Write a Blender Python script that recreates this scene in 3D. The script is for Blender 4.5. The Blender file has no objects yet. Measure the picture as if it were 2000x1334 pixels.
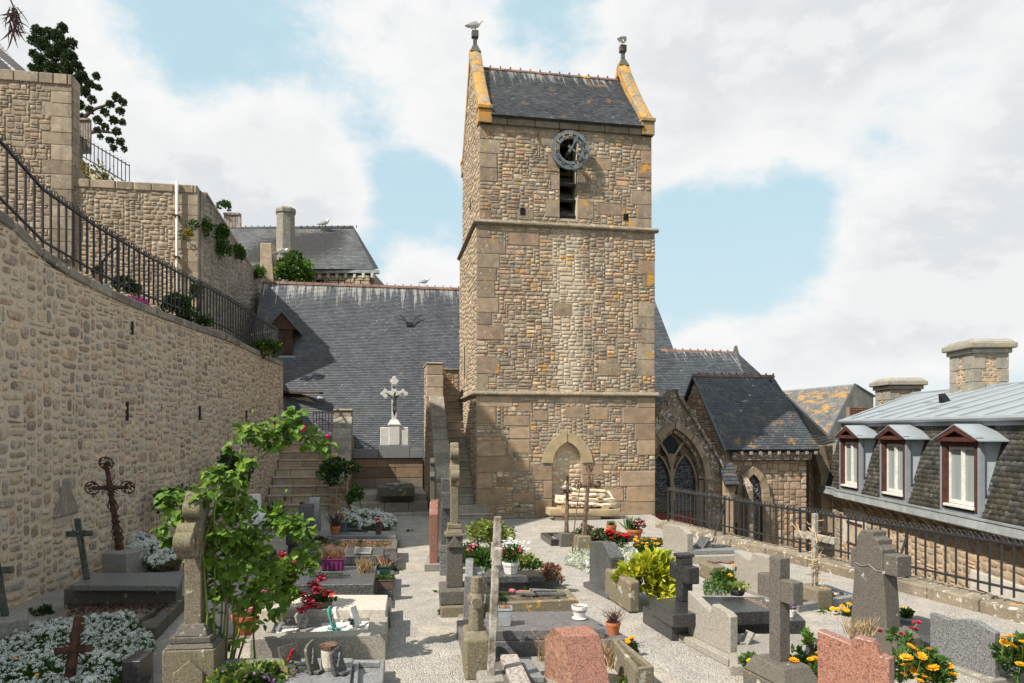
import bpy, math, random
import numpy as np
from mathutils import Vector, Matrix
random.seed(7); RN = np.random.default_rng(11)
K = 0.8                      # metres per build unit
F = 1400.0; HC = 2.4; YH = 838.0
SC = bpy.context.scene; COL = SC.collection
# ---------------------------------------------------------------- camera
cd = bpy.data.cameras.new('camera'); cam = bpy.data.objects.new('camera', cd); COL.objects.link(cam)
cam.location = (0, 0, HC*K); cam.rotation_euler = (math.pi/2, 0, 0)
cd.sensor_width = 36; cd.lens = 36*F/2000; cd.shift_y = (YH-667)/2000; cd.clip_end = 3000; cd.clip_start = .05
SC.camera = cam
# ---------------------------------------------------------------- light
SUN = Vector((-.537, -.376, .755)).normalized()
ld = bpy.data.lights.new('sun', 'SUN'); ld.energy = 5.0; ld.angle = math.radians(.5); ld.color = (1, .93, .83)
lo = bpy.data.objects.new('sun', ld); COL.objects.link(lo); lo.rotation_euler = SUN.to_track_quat('Z', 'Y').to_euler()
SC.view_settings.view_transform = 'Standard'; SC.view_settings.look = 'None'
SC.view_settings.exposure = 0.75; SC.view_settings.gamma = 1; SC.view_settings.use_curve_mapping = False
SC.cycles.use_denoising = True
SC.cycles.max_bounces = 6; SC.cycles.transparent_max_bounces = 6

class NT:
    """tiny node-tree writer"""
    def __init__(s, tree): s.t = tree; s.t.nodes.clear()
    def n(s, ty, ins=None, out=0, **props):
        nd = s.t.nodes.new(ty)
        for k, v in props.items(): setattr(nd, k, v)
        for k, v in (ins or {}).items():
            sk = nd.inputs[k]
            if isinstance(v, bpy.types.NodeSocket): s.t.links.new(v, sk)
            else:
                if sk.type == 'RGBA' and len(v) == 3: v = (*v, 1)
                sk.default_value = v
        return nd.outputs[out] if len(nd.outputs) else None
    def math(s, op, a, b=0.0, c=0.0, clamp=False):
        return s.n('ShaderNodeMath', {0: a, 1: b, 2: c}, operation=op, use_clamp=clamp)
    def vm(s, op, a, b=(0, 0, 0)):
        return s.n('ShaderNodeVectorMath', {0: a, 1: b}, operation=op)
    def ramp(s, fac, stops, interp='LINEAR'):
        nd = s.t.nodes.new('ShaderNodeValToRGB'); s.t.links.new(fac, nd.inputs[0]); cr = nd.color_ramp; cr.interpolation = interp
        while len(cr.elements) < len(stops): cr.elements.new(.5)
        for e, (p, c) in zip(cr.elements, stops):
            e.position = p; e.color = (*c, 1) if len(c) == 3 else c
        return nd.outputs[0]
    def mr(s, v, a, b, c=0.0, d=1.0, smooth=True):
        return s.n('ShaderNodeMapRange', {0: v, 1: a, 2: b, 3: c, 4: d}, interpolation_type='SMOOTHSTEP' if smooth else 'LINEAR')
    def mix(s, f, a, b, mode='MIX'):
        nd = s.t.nodes.new('ShaderNodeMix'); nd.data_type = 'RGBA'; nd.blend_type = mode
        for i, v in ((0, f), (6, a), (7, b)):
            if isinstance(v, bpy.types.NodeSocket): s.t.links.new(v, nd.inputs[i])
            else: nd.inputs[i].default_value = (*v, 1) if isinstance(v, tuple) and len(v) == 3 else v
        return nd.outputs[2]
    def noise(s, vec, scale, detail=4.0, rough=.6, out=0, dist=0.0):
        return s.n('ShaderNodeTexNoise', {'Vector': vec, 'Scale': scale, 'Detail': detail, 'Roughness': rough, 'Distortion': dist}, out)
    def voro(s, vec, scale, out=0, feature='F1'):
        return s.n('ShaderNodeTexVoronoi', {'Vector': vec, 'Scale': scale}, out, feature=feature)
# ---------------------------------------------------------------- sky with clouds
world = bpy.data.worlds.new('World'); SC.world = world; world.use_nodes = True
w = NT(world.node_tree)
sky = w.n('ShaderNodeTexSky', sky_type='NISHITA', sun_disc=False, sun_elevation=math.asin(SUN.z),
          sun_rotation=math.atan2(SUN.x, SUN.y), air_density=1.0, dust_density=1.6, ozone_density=1.0, altitude=20)
g = w.n('ShaderNodeTexCoord')
sx = w.t.nodes.new('ShaderNodeSeparateXYZ'); w.t.links.new(g, sx.inputs[0])
def pxdir(px, py): return Vector(((px-1000)/F, 1, (YH-py)/F)).normalized()
v = w.vm('MULTIPLY', g, (1.0, 1.0, 1.7)); v = w.vm('ADD', v, (3.1, .7, 1.9))
n1 = w.noise(v, 2.6, 12, .60, dist=.15)
n2 = w.noise(w.vm('ADD', v, (.035, 0, .06)), 2.6, 12, .60, dist=.15)
cov = w.math('ADD', w.math('ADD', n1, .03), w.math('MULTIPLY', w.math('SUBTRACT', w.noise(v, 8.5, 10, .65), .5), .22))
for px, py, rad, wt in ((300, 70, 8, -.10), (330, 160, 6, -.07), (480, 130, 6, -.06), (640, 210, 6, -.06), (760, 290, 6, -.10), (800, 360, 4, -.10), (1070, 30, 6, -.12), (1330, 480, 8, -.11), (1460, 460, 8, -.11), (1580, 480, 8, -.11), (1660, 420, 7, -.09), (1400, 580, 7, -.10), (1800, 260, 6, -.2), (870, 430, 5, -.14),
                        (860, 120, 9, .12), (420, 400, 12, .18), (600, 340, 7, .12), (1450, 190, 14, .16), (1250, 150, 10, .12), (1870, 420, 10, .2), (1750, 610, 10, .16), (1450, 690, 6, .12), (150, 160, 7, .1), (860, 520, 5, .12), (1900, 100, 14, .12)):
    d = pxdir(px, py)
    dt = w.n('ShaderNodeVectorMath', {0: g, 1: tuple(d)}, 1, operation='DOT_PRODUCT')
    cov = w.math('ADD', cov, w.mr(dt, math.cos(math.radians(rad)), 1.0, 0.0, wt))
mask = w.mr(cov, .42, .60, .12, 1.0)
dens = w.mr(cov, .56, .80)
edge = w.mr(w.math('SUBTRACT', n1, n2), -.045, .045)
ccol = w.mix(dens, (5.5, 5.5, 5.5), (4.5, 4.65, 4.8))
ccol = w.mix(w.math('MULTIPLY', edge, .55), ccol, (5.9, 5.85, 5.75))
skyc = w.mix(.85, sky, (3.0, 4.5, 5.15))
hz = w.mr(sx.outputs[2], 0.0, .42, .6, 0.0)
skyc = w.mix(hz, skyc, (4.0, 4.95, 5.25))
colr = w.mix(w.math('MULTIPLY', mask, .97), skyc, ccol)
gr = w.mr(sx.outputs[2], -.06, 0.0, 1.0, 0.0)
colr = w.mix(gr, colr, (1.6, 1.55, 1.45))
bg = w.n('ShaderNodeBackground', {0: colr, 1: .1})
w.n('ShaderNodeOutputWorld', {0: bg})

# ---------------------------------------------------------------- geometry helpers
def P(px, py, D): return ((px-1000)/F*D, D, HC-(py-YH)*D/F)
def T(px, py, z=0.0):
    D = F*(HC-z)/(py-YH); return ((px-1000)/F*D, D, z)
FR = {}
def tag(o, label=None, cat=None, group=None, kind=None):
    for k, v in (('label', label), ('category', cat), ('group', group), ('kind', kind)):
        if v: o[k] = v
    return o
def thing(name, label, cat, loc=(0, 0, 0), rot=0.0, group=None, kind=None):
    o = bpy.data.objects.new(name, None); COL.objects.link(o); o.empty_display_size = .2
    o.location = Vector(loc)*K; o.scale = (K, K, K); o.rotation_euler = (0, 0, rot)
    FR[o.name] = (Matrix.Translation(loc) @ Matrix.Rotation(rot, 4, 'Z'))
    return tag(o, label, cat, group, kind)
def root(o):
    while o.parent: o = o.parent
    return o
class MB:
    def __init__(s): s.V = []; s.F = []
    def add(s, vs, fs):
        b = len(s.V); s.V += [tuple(v) for v in vs]; s.F += [tuple(b+i for i in f) for f in fs]; return s
    def box(s, x0, x1, y0, y1, z0, z1, M=None):
        vs = [Vector((x, y, z)) for z in (z0, z1) for x, y in ((x0, y0), (x1, y0), (x1, y1), (x0, y1))]
        if M: vs = [M @ v for v in vs]
        return s.add(vs, [(3, 2, 1, 0), (4, 5, 6, 7), (0, 1, 5, 4), (1, 2, 6, 5), (2, 3, 7, 6), (3, 0, 4, 7)])
    def prism(s, pts, h, M=None):
        """polygon pts (3d) extruded by vector h"""
        a = [Vector(p) for p in pts]; b = [p+Vector(h) for p in a]; n = len(a)
        nrm = sum(((a[i]-a[0]).cross(a[(i+1) % n]-a[0]) for i in range(n)), Vector())
        if nrm.dot(Vector(h)) < 0: a, b = b, a
        if M: a = [M @ p for p in a]; b = [M @ p for p in b]
        return s.add(a+b, [tuple(range(n-1, -1, -1)), tuple(range(n, 2*n))]+[(i, (i+1) % n, n+(i+1) % n, n+i) for i in range(n)])
    def taper(s, pts, ctr, k, z0, z1):
        n = len(pts); a = [Vector((p[0], p[1], z0)) for p in pts]; b = [Vector((ctr[0]+(p[0]-ctr[0])*k, ctr[1]+(p[1]-ctr[1])*k, z1)) for p in pts]
        return s.add(a+b, [tuple(range(n-1, -1, -1)), tuple(range(n, 2*n))]+[(i, (i+1) % n, n+(i+1) % n, n+i) for i in range(n)])
    def tube(s, pts, r, n=6):
        pts = [Vector(p) for p in pts]; m = len(pts); rs = r if isinstance(r, (list, tuple)) else [r]*m
        rings = []; ref = None
        for i, p in enumerate(pts):
            d = (pts[min(i+1, m-1)]-pts[max(i-1, 0)]).normalized()
            if ref is None: ref = Vector((0, 0, 1)) if abs(d.z) < .9 else Vector((1, 0, 0))
            x = ref-d*ref.dot(d)
            x = x.normalized() if x.length > 1e-4 else d.orthogonal().normalized()
            ref = x; y = d.cross(x)
            rings.append([p+(x*math.cos(2*math.pi*k/n)+y*math.sin(2*math.pi*k/n))*rs[i] for k in range(n)])
        vs = [v for rg in rings for v in rg]
        fs = [(i*n+k, i*n+(k+1) % n, (i+1)*n+(k+1) % n, (i+1)*n+k) for i in range(m-1) for k in range(n)]
        return s.add(vs, fs+[tuple(range(n-1, -1, -1)), tuple((m-1)*n+k for k in range(n))])
    def lathe(s, prof, c=(0, 0, 0), n=16, M=None):
        c = Vector(c); vs = [c+Vector((r*math.cos(2*math.pi*k/n), r*math.sin(2*math.pi*k/n), z)) for r, z in prof for k in range(n)]
        if M: vs = [M @ (v-c)+c for v in vs]
        m = len(prof)
        return s.add(vs, [(i*n+k, i*n+(k+1) % n, (i+1)*n+(k+1) % n, (i+1)*n+k) for i in range(m-1) for k in range(n)]+[tuple(range(n-1, -1, -1)), tuple((m-1)*n+k for k in range(n))])
    def ball(s, c, r, n=8, sq=(1, 1, 1)):
        pr = [(max(1e-3, math.sin(math.pi*i/5)), -math.cos(math.pi*i/5)) for i in range(6)]
        c = Vector(c); vs = [c+Vector((a*math.cos(2*math.pi*k/n)*r*sq[0], a*math.sin(2*math.pi*k/n)*r*sq[1], z*r*sq[2])) for a, z in pr for k in range(n)]
        return s.add(vs, [(i*n+k, i*n+(k+1) % n, (i+1)*n+(k+1) % n, (i+1)*n+k) for i in range(5) for k in range(n)])
    def build(s, name, mat, parent=None, local=False, bevel=0, smooth=False, origin=None, **tg):
        V = np.array(s.V, float)
        return mesh_obj(name, V, s.F, mat, parent, local, bevel, smooth, origin, **tg)
def mesh_obj(name, V, Fc, mat, parent=None, local=False, bevel=0, smooth=False, origin=None, **tg):
    V = np.asarray(V, float)
    if parent is not None:
        if not local:
            Mi = np.array(FR[root(parent).name].inverted()); V = V @ Mi[:3, :3].T+Mi[:3, 3]
        loc = None
    else:
        loc = Vector(origin) if origin else Vector(((V[:, 0].min()+V[:, 0].max())/2, (V[:, 1].min()+V[:, 1].max())/2, V[:, 2].min()))
        V = V-np.array(loc)
    me = bpy.data.meshes.new(name)
    if isinstance(Fc, np.ndarray):
        me.vertices.add(len(V)); me.vertices.foreach_set('co', V.ravel())
        k = Fc.shape[1]; me.loops.add(Fc.size); me.loops.foreach_set('vertex_index', Fc.ravel().astype(np.int32))
        me.polygons.add(len(Fc)); me.polygons.foreach_set('loop_start', np.arange(0, Fc.size, k, dtype=np.int32))
        me.polygons.foreach_set('loop_total', np.full(len(Fc), k, dtype=np.int32)); me.update(calc_edges=True)
    else:
        me.from_pydata([tuple(v) for v in V], [], Fc); me.update()
    me.materials.append(mat)
    if smooth: me.polygons.foreach_set('use_smooth', [True]*len(me.polygons))
    o = bpy.data.objects.new(name, me); COL.objects.link(o)
    if parent is not None: o.parent = parent
    else:
        o.location = loc*K; o.scale = (K, K, K); FR[o.name] = Matrix.Translation(loc)
    if bevel:
        b = o.modifiers.new('bevel', 'BEVEL'); b.width = bevel; b.segments = 2; b.limit_method = 'ANGLE'; b.angle_limit = .6
        if not smooth:
            me.polygons.foreach_set('use_smooth', [True]*len(me.polygons)); b.harden_normals = True
    return tag(o, **tg)
def inst(me, name, parent, M, **tg):
    o = bpy.data.objects.new(name, me); COL.objects.link(o); o.parent = parent; o.matrix_local = M
    return tag(o, **tg)
def raw_mesh(name, V, Fc, mat, smooth=False):
    me = bpy.data.meshes.new(name); me.from_pydata([tuple(v) for v in V], [], Fc); me.update(); me.materials.append(mat)
    if smooth: me.polygons.foreach_set('use_smooth', [True]*len(me.polygons))
    return me
# templates merged by numpy: quads only
def merge(tV, tF, Ms):
    """tV (n,3), tF (m,k), Ms (N,4,4)"""
    N = len(Ms); n = len(tV)
    V = np.einsum('nij,vj->nvi', Ms[:, :3, :3], tV)+Ms[:, None, :3, 3]
    Fq = tF[None]+(np.arange(N)*n)[:, None, None]
    return V.reshape(-1, 3), Fq.reshape(-1, tF.shape[1])
# ---------------------------------------------------------------- masonry
def stone_template(rng, rnd_, jit):
    """unit stone: front faces -y; outline in x,z"""
    pts = []
    for sx_, sz_ in ((-1, -1), (1, -1), (1, 1), (-1, 1)):
        for a in ((1, 1-rnd_), (1-rnd_, 1)) if sx_*sz_ > 0 else ((1-rnd_, 1), (1, 1-rnd_)):
            pts.append((sx_*a[0]*.5*(1-jit*rng.random()), sz_*a[1]*.5*(1-jit*rng.random())))
    c = [(x, z) for x, z in pts]; V = []
    V += [(x, .6, z) for x, z in c]
    V += [(x, -.45, z) for x, z in c]
    ins_ = {.42: .74,   .26: .88, .06: .975}[rnd_]; V += [(x*(ins_-.06*rng.random()*(jit > .05)), -.9+.3*rng.random()*(jit > .05), z*(ins_-.07*rng.random()*(jit > .05))) for x, z in c]
    V.append(((rng.random()-.5)*.3, -1.05, (rng.random()-.5)*.3))
    Fc = [(i, (i+1) % 8, 8+(i+1) % 8, 8+i) for i in range(8)]+[(8+i, 8+(i+1) % 8, 16+(i+1) % 8, 16+i) for i in range(8)]
    Fc += [(16+2*i, 16+(2*i+1) % 8, 16+(2*i+2) % 8, 24) for i in range(4)]
    return np.array(V), np.array(Fc)
TPL = {'rubble': [stone_template(random, .42, .26) for _ in range(16)],
       'coursed': [stone_template(random, .26, .20) for _ in range(16)],
       'ashlar': [stone_template(random, .06, .012) for _ in range(5)]}
def pack(W, Z0, Z1, cw, ch, ws, hs, holes=(), inside=None, rng=random):
    """irregular bonded masonry: list of (u0,u1,z0,z1)"""
    nx = int(round(W/cw)); nz = int(round((Z1-Z0)/ch)); occ = np.zeros((nz, nx), bool); out = []
    for (a, b, c, d) in holes:
        occ[max(0, int(round((c-Z0)/ch))):max(0, int(round((d-Z0)/ch))), max(0, int(round(a/cw))):max(0, int(round(b/cw)))] = True
    for k in range(nz):
        for i in range(nx):
            if occ[k, i]: continue
            if inside and not inside((i+.5)*cw, Z0+(k+.5)*ch): continue
            w_ = rng.choice(ws); h_ = rng.choice(hs); ww = 0
            while ww < w_ and i+ww < nx and not occ[k, i+ww]: ww += 1
            if i+ww < nx and i+ww+1 >= nx: ww = nx-i if not occ[k, i:nx].any() else ww
            hh = 1
            while hh < h_ and k+hh < nz and not occ[k+hh, i:i+ww].any(): hh += 1
            if inside and not inside((i+ww/2)*cw, Z0+(k+hh)*ch): hh = 1
            occ[k:k+hh, i:i+ww] = True
            out.append((i*cw, (i+ww)*cw, Z0+k*ch, Z0+(k+hh)*ch))
    return out
CAMP = Vector((0, 0, HC)); PK = .6
class Masonry:
    def __init__(s, parent): s.parent = parent; s.items = []
    def face(s, origin, udir, n, rects, style, mat, proud=.03, gap=.012, name='stone', rowfn=None):
        """origin/udir/n in root-local frame"""
        R = FR[root(s.parent).name]; O = Vector(origin); U = Vector(udir); Nn = Vector(n)
        for (a, b, c, d) in rects:
            w_ = b-a-gap; h_ = d-c-gap
            if w_ <= .01 or h_ <= .01: continue
            pr = proud*PK*(.6+.8*random.random())
            ctr = O+U*((a+b)/2)+Vector((0, 0, (c+d)/2))
            tlt = (random.random()-.5)*(.10 if style == 'rubble' else .025 if style == 'coursed' else 0)
            M = Matrix(((U.x*w_, -Nn.x*pr, 0, ctr.x), (U.y*w_, -Nn.y*pr, 0, ctr.y), (0, -Nn.z*pr, h_, ctr.z), (0, 0, 0, 1)))
            if tlt: M = Matrix.Translation(ctr) @ Matrix.Rotation(tlt, 4, Nn) @ Matrix.Translation(-ctr) @ M
            wc = R @ ctr; vd = CAMP-wc; dist = vd.length; cosv = max(0, (R.to_3x3() @ Nn).dot(vd)/dist)
            px = 1000+F*wc.x/max(wc.y, .1)
            A = w_*h_*cosv*(F/dist)**2 if -100 < px < 2100 and wc.y > 1 else 0
            s.items.append((A, M, style, mat, name))
        return s
    def done(s, nmax=300, minA=45):
        by = {}
        for it in s.items: by.setdefault(it[4], []).append(it)
        cache = {}
        for nm, its in by.items():
            its.sort(key=lambda t: -t[0]); rest = {}
            for i, (A, M, st, mt, _) in enumerate(its):
                k = random.randrange(len(TPL[st]))
                if i < nmax and A > minA:
                    key = (st, k, mt.name)
                    if key not in cache: cache[key] = raw_mesh(nm, TPL[st][k][0], [tuple(f) for f in TPL[st][k][1]], mt)
                    o = bpy.data.objects.new(nm, cache[key]); COL.objects.link(o); o.parent = s.parent; o.matrix_local = M
                else: rest.setdefault((mt.name, st, k), []).append(np.array(M))
            bym = {}
            for (mn, st, k), Ms in rest.items():
                V, Fq = merge(*TPL[st][k], np.array(Ms)); bym.setdefault(mn, []).append((V, Fq))
            for mn, lst in bym.items():
                off = 0; Vs = []; Fs = []
                for V, Fq in lst: Vs.append(V); Fs.append(Fq+off); off += len(V)
                mesh_obj(nm+'work', np.vstack(Vs), np.vstack(Fs), bpy.data.materials[mn], s.parent, True, kind='stuff')
# ---------------------------------------------------------------- slates
def slates(parent, BL, BR, TL, TR, rh, sw, mat, name='slates', local=False, jit=.5, base=None, thick=.014):
    BL, BR, TL, TR = (np.array(p, float) for p in (BL, BR, TL, TR))
    nrm = np.cross(BR-BL, TL-BL); nrm /= np.linalg.norm(nrm)
    L = np.linalg.norm((TL+TR)/2-(BL+BR)/2); n = max(2, int(L/rh)); sl = ((TL+TR)/2-(BL+BR)/2)/L
    V = []; Fq = []
    for i in range(n):
        a = BL+(TL-BL)*i/n; b = BR+(TR-BR)*i/n; W = np.linalg.norm(b-a)
        if W < sw*.3: continue
        d = (b-a)/W; m = int(W/sw)+2; e = np.arange(-1, m)*sw+(sw*.5 if i % 2 else 0)+RN.normal(0, .012*sw*4, m+1)
        lo_ = np.clip(e[:-1], 0, W); hi_ = np.clip(e[1:]-.05*sw, 0, W); ok = hi_-lo_ > .1*sw; lo_ = lo_[ok]; hi_ = hi_[ok]; q = len(lo_)
        if not q: continue
        dn = RN.normal(0, jit*.035*rh, (q, 1)); lift = thick*(1+.5*RN.random((q, 1))*jit); tw = RN.normal(0, .0025*jit, (q, 1))
        b0 = a-sl*dn+nrm*(lift+tw); b1 = a-sl*dn+nrm*(lift-tw); t = a+sl*(L/n*1.12)+nrm*.002
        p = np.stack([b0+d*lo_[:, None], b1+d*hi_[:, None], t+d*hi_[:, None], t+d*lo_[:, None], a-sl*dn-nrm*.004+d*lo_[:, None], a-sl*dn-nrm*.004+d*hi_[:, None]], 1)
        k = len(V)*0+sum(len(x) for x in V)
        V.append(p.reshape(-1, 3)); idx = np.arange(q)[:, None]*6+k
        Fq.append(np.concatenate([idx+np.array([0, 1, 2, 3]), idx+np.array([4, 5, 1, 0])]))
    o = mesh_obj(name, np.vstack(V), np.vstack(Fq), mat, parent, local, kind='stuff')
    MB().prism([BL-nrm*.006, BR-nrm*.006, TR-nrm*.006, TL-nrm*.006], -nrm*.06).build('roof_deck', base or M_['deck'], parent, local)
    return o
def ridge_tiles(parent, A, B, mat, r=.09, step=.33, local=False, name='ridge_tile', knob=True):
    A = Vector(A); B = Vector(B); L = (B-A).length; n = max(1, int(L/step)); d = (B-A)/L; sd = d.cross(Vector((0, 0, 1))).normalized()
    for i in range(n):
        m = MB(); p0 = A+d*(L*i/n+.01); p1 = A+d*(L*(i+1)/n-.008)
        sec = [sd*r-Vector((0, 0, r*.8)), sd*r*.55-Vector((0, 0, r*.05)), Vector((0, 0, r*.35)), -sd*r*.55-Vector((0, 0, r*.05)), -sd*r-Vector((0, 0, r*.8))]
        m.prism([p0+x for x in sec], p1-p0)
        if knob: m.prism([p1+sd*.022+Vector((0, 0, r*.2)), p1-sd*.022+Vector((0, 0, r*.2)), p1-sd*.022+Vector((0, 0, r*.95)), p1+sd*.022+Vector((0, 0, r*.95))], -d*.04)
        m.build(name, mat, parent, local)
# ---------------------------------------------------------------- materials
M_ = {}
def mat(name, fn, rough=.85, spec=.25, bstr=.3, bdist=.01, metal=0.0, trans=0.0):
    m = bpy.data.materials.new(name); m.use_nodes = True; t = NT(m.node_tree)
    r = fn(t); col, h = (r if isinstance(r, tuple) else (r, None))
    ins = {'Base Color': col, 'Roughness': rough, 'Specular IOR Level': spec, 'Metallic': metal}
    if h is not None: ins['Normal'] = t.n('ShaderNodeBump', {'Height': h, 'Strength': bstr, 'Distance': bdist})
    sh = t.n('ShaderNodeBsdfPrincipled', ins)
    if trans:
        tr = t.n('ShaderNodeBsdfTranslucent', {0: col}); sh = t.n('ShaderNodeMixShader', {0: trans, 1: sh, 2: tr})
    t.n('ShaderNodeOutputMaterial', {0: sh}); M_[name] = m
    return m
def POS(t): return t.n('ShaderNodeNewGeometry')
def RND(t):
    nd = t.t.nodes.new('ShaderNodeNewGeometry'); oi = t.t.nodes.new('ShaderNodeObjectInfo')
    return t.math('FRACT', t.math('ADD', nd.outputs['Random Per Island'], oi.outputs['Random']))
def pal(cols): n = len(cols); return [(i/n, c) for i, c in enumerate(cols)]
def br_(cols, k): return [tuple(x*k for x in c) for c in cols]
def stone_fn(cols, var=.30, lichen=0.0, lscale=2.2, lcol=(.50, .25, .03), white=0.0, grain=70, bumpk=1.0, dark=0.0, zwash=None, smear=None, mot=0.0):
    cols = br_(cols, 1.22)
    def fn(t):
        p = POS(t); r = RND(t); c = t.ramp(r, pal(cols), 'CONSTANT')
        r2 = t.math('FRACT', t.math('MULTIPLY', r, 17.3)); 
        c = t.mix(t.math('MULTIPLY', t.noise(p, 9, 3), .35), c, cols[len(cols)//2])
        c = t.mix(1.0, c, t.ramp(r2, [(0, (1-var*.6,)*3), (1, (1+var*.55,)*3)]), 'MULTIPLY')
        nz = t.noise(p, 5.5, 5, .65); c = t.mix(1.0, c, t.ramp(nz, [(.25, (.68, .67, .66)), (.75, (1.25, 1.24, 1.2))]), 'MULTIPLY')
        gr_ = t.noise(p, grain, 3, .7); c = t.mix(1.0, c, t.ramp(gr_, [(.3, (.66, .66, .66)), (.7, (1.28, 1.27, 1.25))]), 'MULTIPLY')
        if mot: c = t.mix(1.0, c, t.ramp(t.noise(t.vm('ADD', p, (3, 3, 9)), 26, 4, .75), [(.34, (1-mot,)*3), (.5, (1, 1, 1)), (.66, (1+mot*.9, 1+mot*.86, 1+mot*.8))]), 'MULTIPLY')
        if smear: c = t.mix(t.mr(t.noise(t.vm('ADD', p, (7, 2, 5)), smear[3], 7, .72), .50, .60, 0, smear[4]), c, smear[:3])
        if zwash:
            sp = t.t.nodes.new('ShaderNodeSeparateXYZ'); t.t.links.new(p, sp.inputs[0])
            band = t.mr(t.math('ABSOLUTE', t.math('SUBTRACT', sp.outputs[0], 1.22)), .05, .75, .27, 0); zz = t.mr(sp.outputs[2], 2.3, 3.2, .0, 1.0); z2 = t.mr(sp.outputs[2], 6.0, 6.6, 1.0, .0)
            wv = t.noise(t.vm('MULTIPLY', p, (1, 1, .4)), 2.2, 5, .6)
            c = t.mix(t.mr(t.math('ADD', wv, t.math('MULTIPLY', band, t.math('MULTIPLY', zz, z2))), .56, .80, 0, zwash), c, (.56, .48, .36))
        if dark: c = t.mix(t.mr(t.noise(t.vm('MULTIPLY', p, (1, 1, .35)), 1.5, 6, .7), .49, .66, 0, dark), c, (.075, .066, .055))
        if lichen:
            ln = t.noise(p, lscale, 7, .72); f = t.mr(ln, .66-.12*lichen, .70-.12*lichen, 0, .9); c = t.mix(f, c, lcol)
            c = t.mix(t.mr(t.noise(t.vm('ADD', p, (9, 4, 2)), lscale*3.2, 4, .6), .70-.07*lichen, .735-.07*lichen, 0, .85), c, (lcol[0]*.8, lcol[1]*1.15, lcol[2]*1.5))
        if white:
            c = t.mix(t.mr(t.noise(t.vm('ADD', p, (1, 7, 3)), 14, 5, .6), .70-.10*white, .74-.10*white, 0, .8), c, (.50, .49, .45))
        h = t.math('ADD', t.math('MULTIPLY', nz, 1.2), t.math('MULTIPLY', gr_, .5))
        return c, h
    return fn
def granite_fn(c0, c1, c2, scale=90, dirt=.4, dcol=(.12, .11, .09), lich=0.0):
    def fn(t):
        p = POS(t); v_ = t.voro(p, scale, 1); sv = t.t.nodes.new('ShaderNodeSeparateColor'); t.t.links.new(v_, sv.inputs[0])
        c = t.ramp(sv.outputs[0], [(0, c2), (.20, c0), (.66, c1), (.92, tuple(min(.8, x*1.25) for x in c1))], 'CONSTANT')
        c = t.mix(.28, c, c0)
        n_ = t.noise(p, 3.2, 6, .65)
        c = t.mix(t.mr(n_, .45, .75, 0, dirt), c, dcol)
        c = t.mix(t.mr(t.noise(t.vm('MULTIPLY', p, (22, 22, 1.5)), 1.0, 3), .58, .8, 0, dirt*.7), c, dcol)
        if lich:
            c = t.mix(t.mr(t.noise(p, 7, 6, .6), .66-.05*lich, .69-.05*lich, 0, .8), c, (.40, .38, .30))
            c = t.mix(t.mr(t.noise(t.vm('ADD', p, (5, 5, 5)), 5, 6, .6), .70-.08*lich, .73-.08*lich, 0, .85), c, (.42, .22, .04))
        c = t.mix(t.mr(t.noise(t.vm('ADD', p, (2, 8, 4)), 11, 4, .55), .735, .76, 0, .7), c, (.6, .6, .57))
        return c, t.math('ADD', t.noise(p, 130, 2), t.math('MULTIPLY', n_, .5))
    return fn
def plain_fn(c, var=.25, scale=8, c2=None, grain=60):
    def fn(t):
        p = POS(t); n_ = t.noise(p, scale, 5, .65)
        k = t.mix(t.mr(n_, .3, .7), tuple(x*(1-var) for x in c), c2 or tuple(min(1, x*(1+var)) for x in c))
        g_ = t.noise(p, grain, 3); k = t.mix(1.0, k, t.ramp(g_, [(.3, (.85,)*3), (.7, (1.13,)*3)]), 'MULTIPLY')
        return k, t.math('ADD', n_, g_)
    return fn
def leaf_fn(cols, edge=None):
    def fn(t):
        r = RND(t); c = t.ramp(r, pal(cols), 'LINEAR')
        return t.mix(1.0, c, t.ramp(t.noise(POS(t), 6, 3), [(.3, (.8,)*3), (.7, (1.2,)*3)]), 'MULTIPLY')
    return fn
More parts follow.
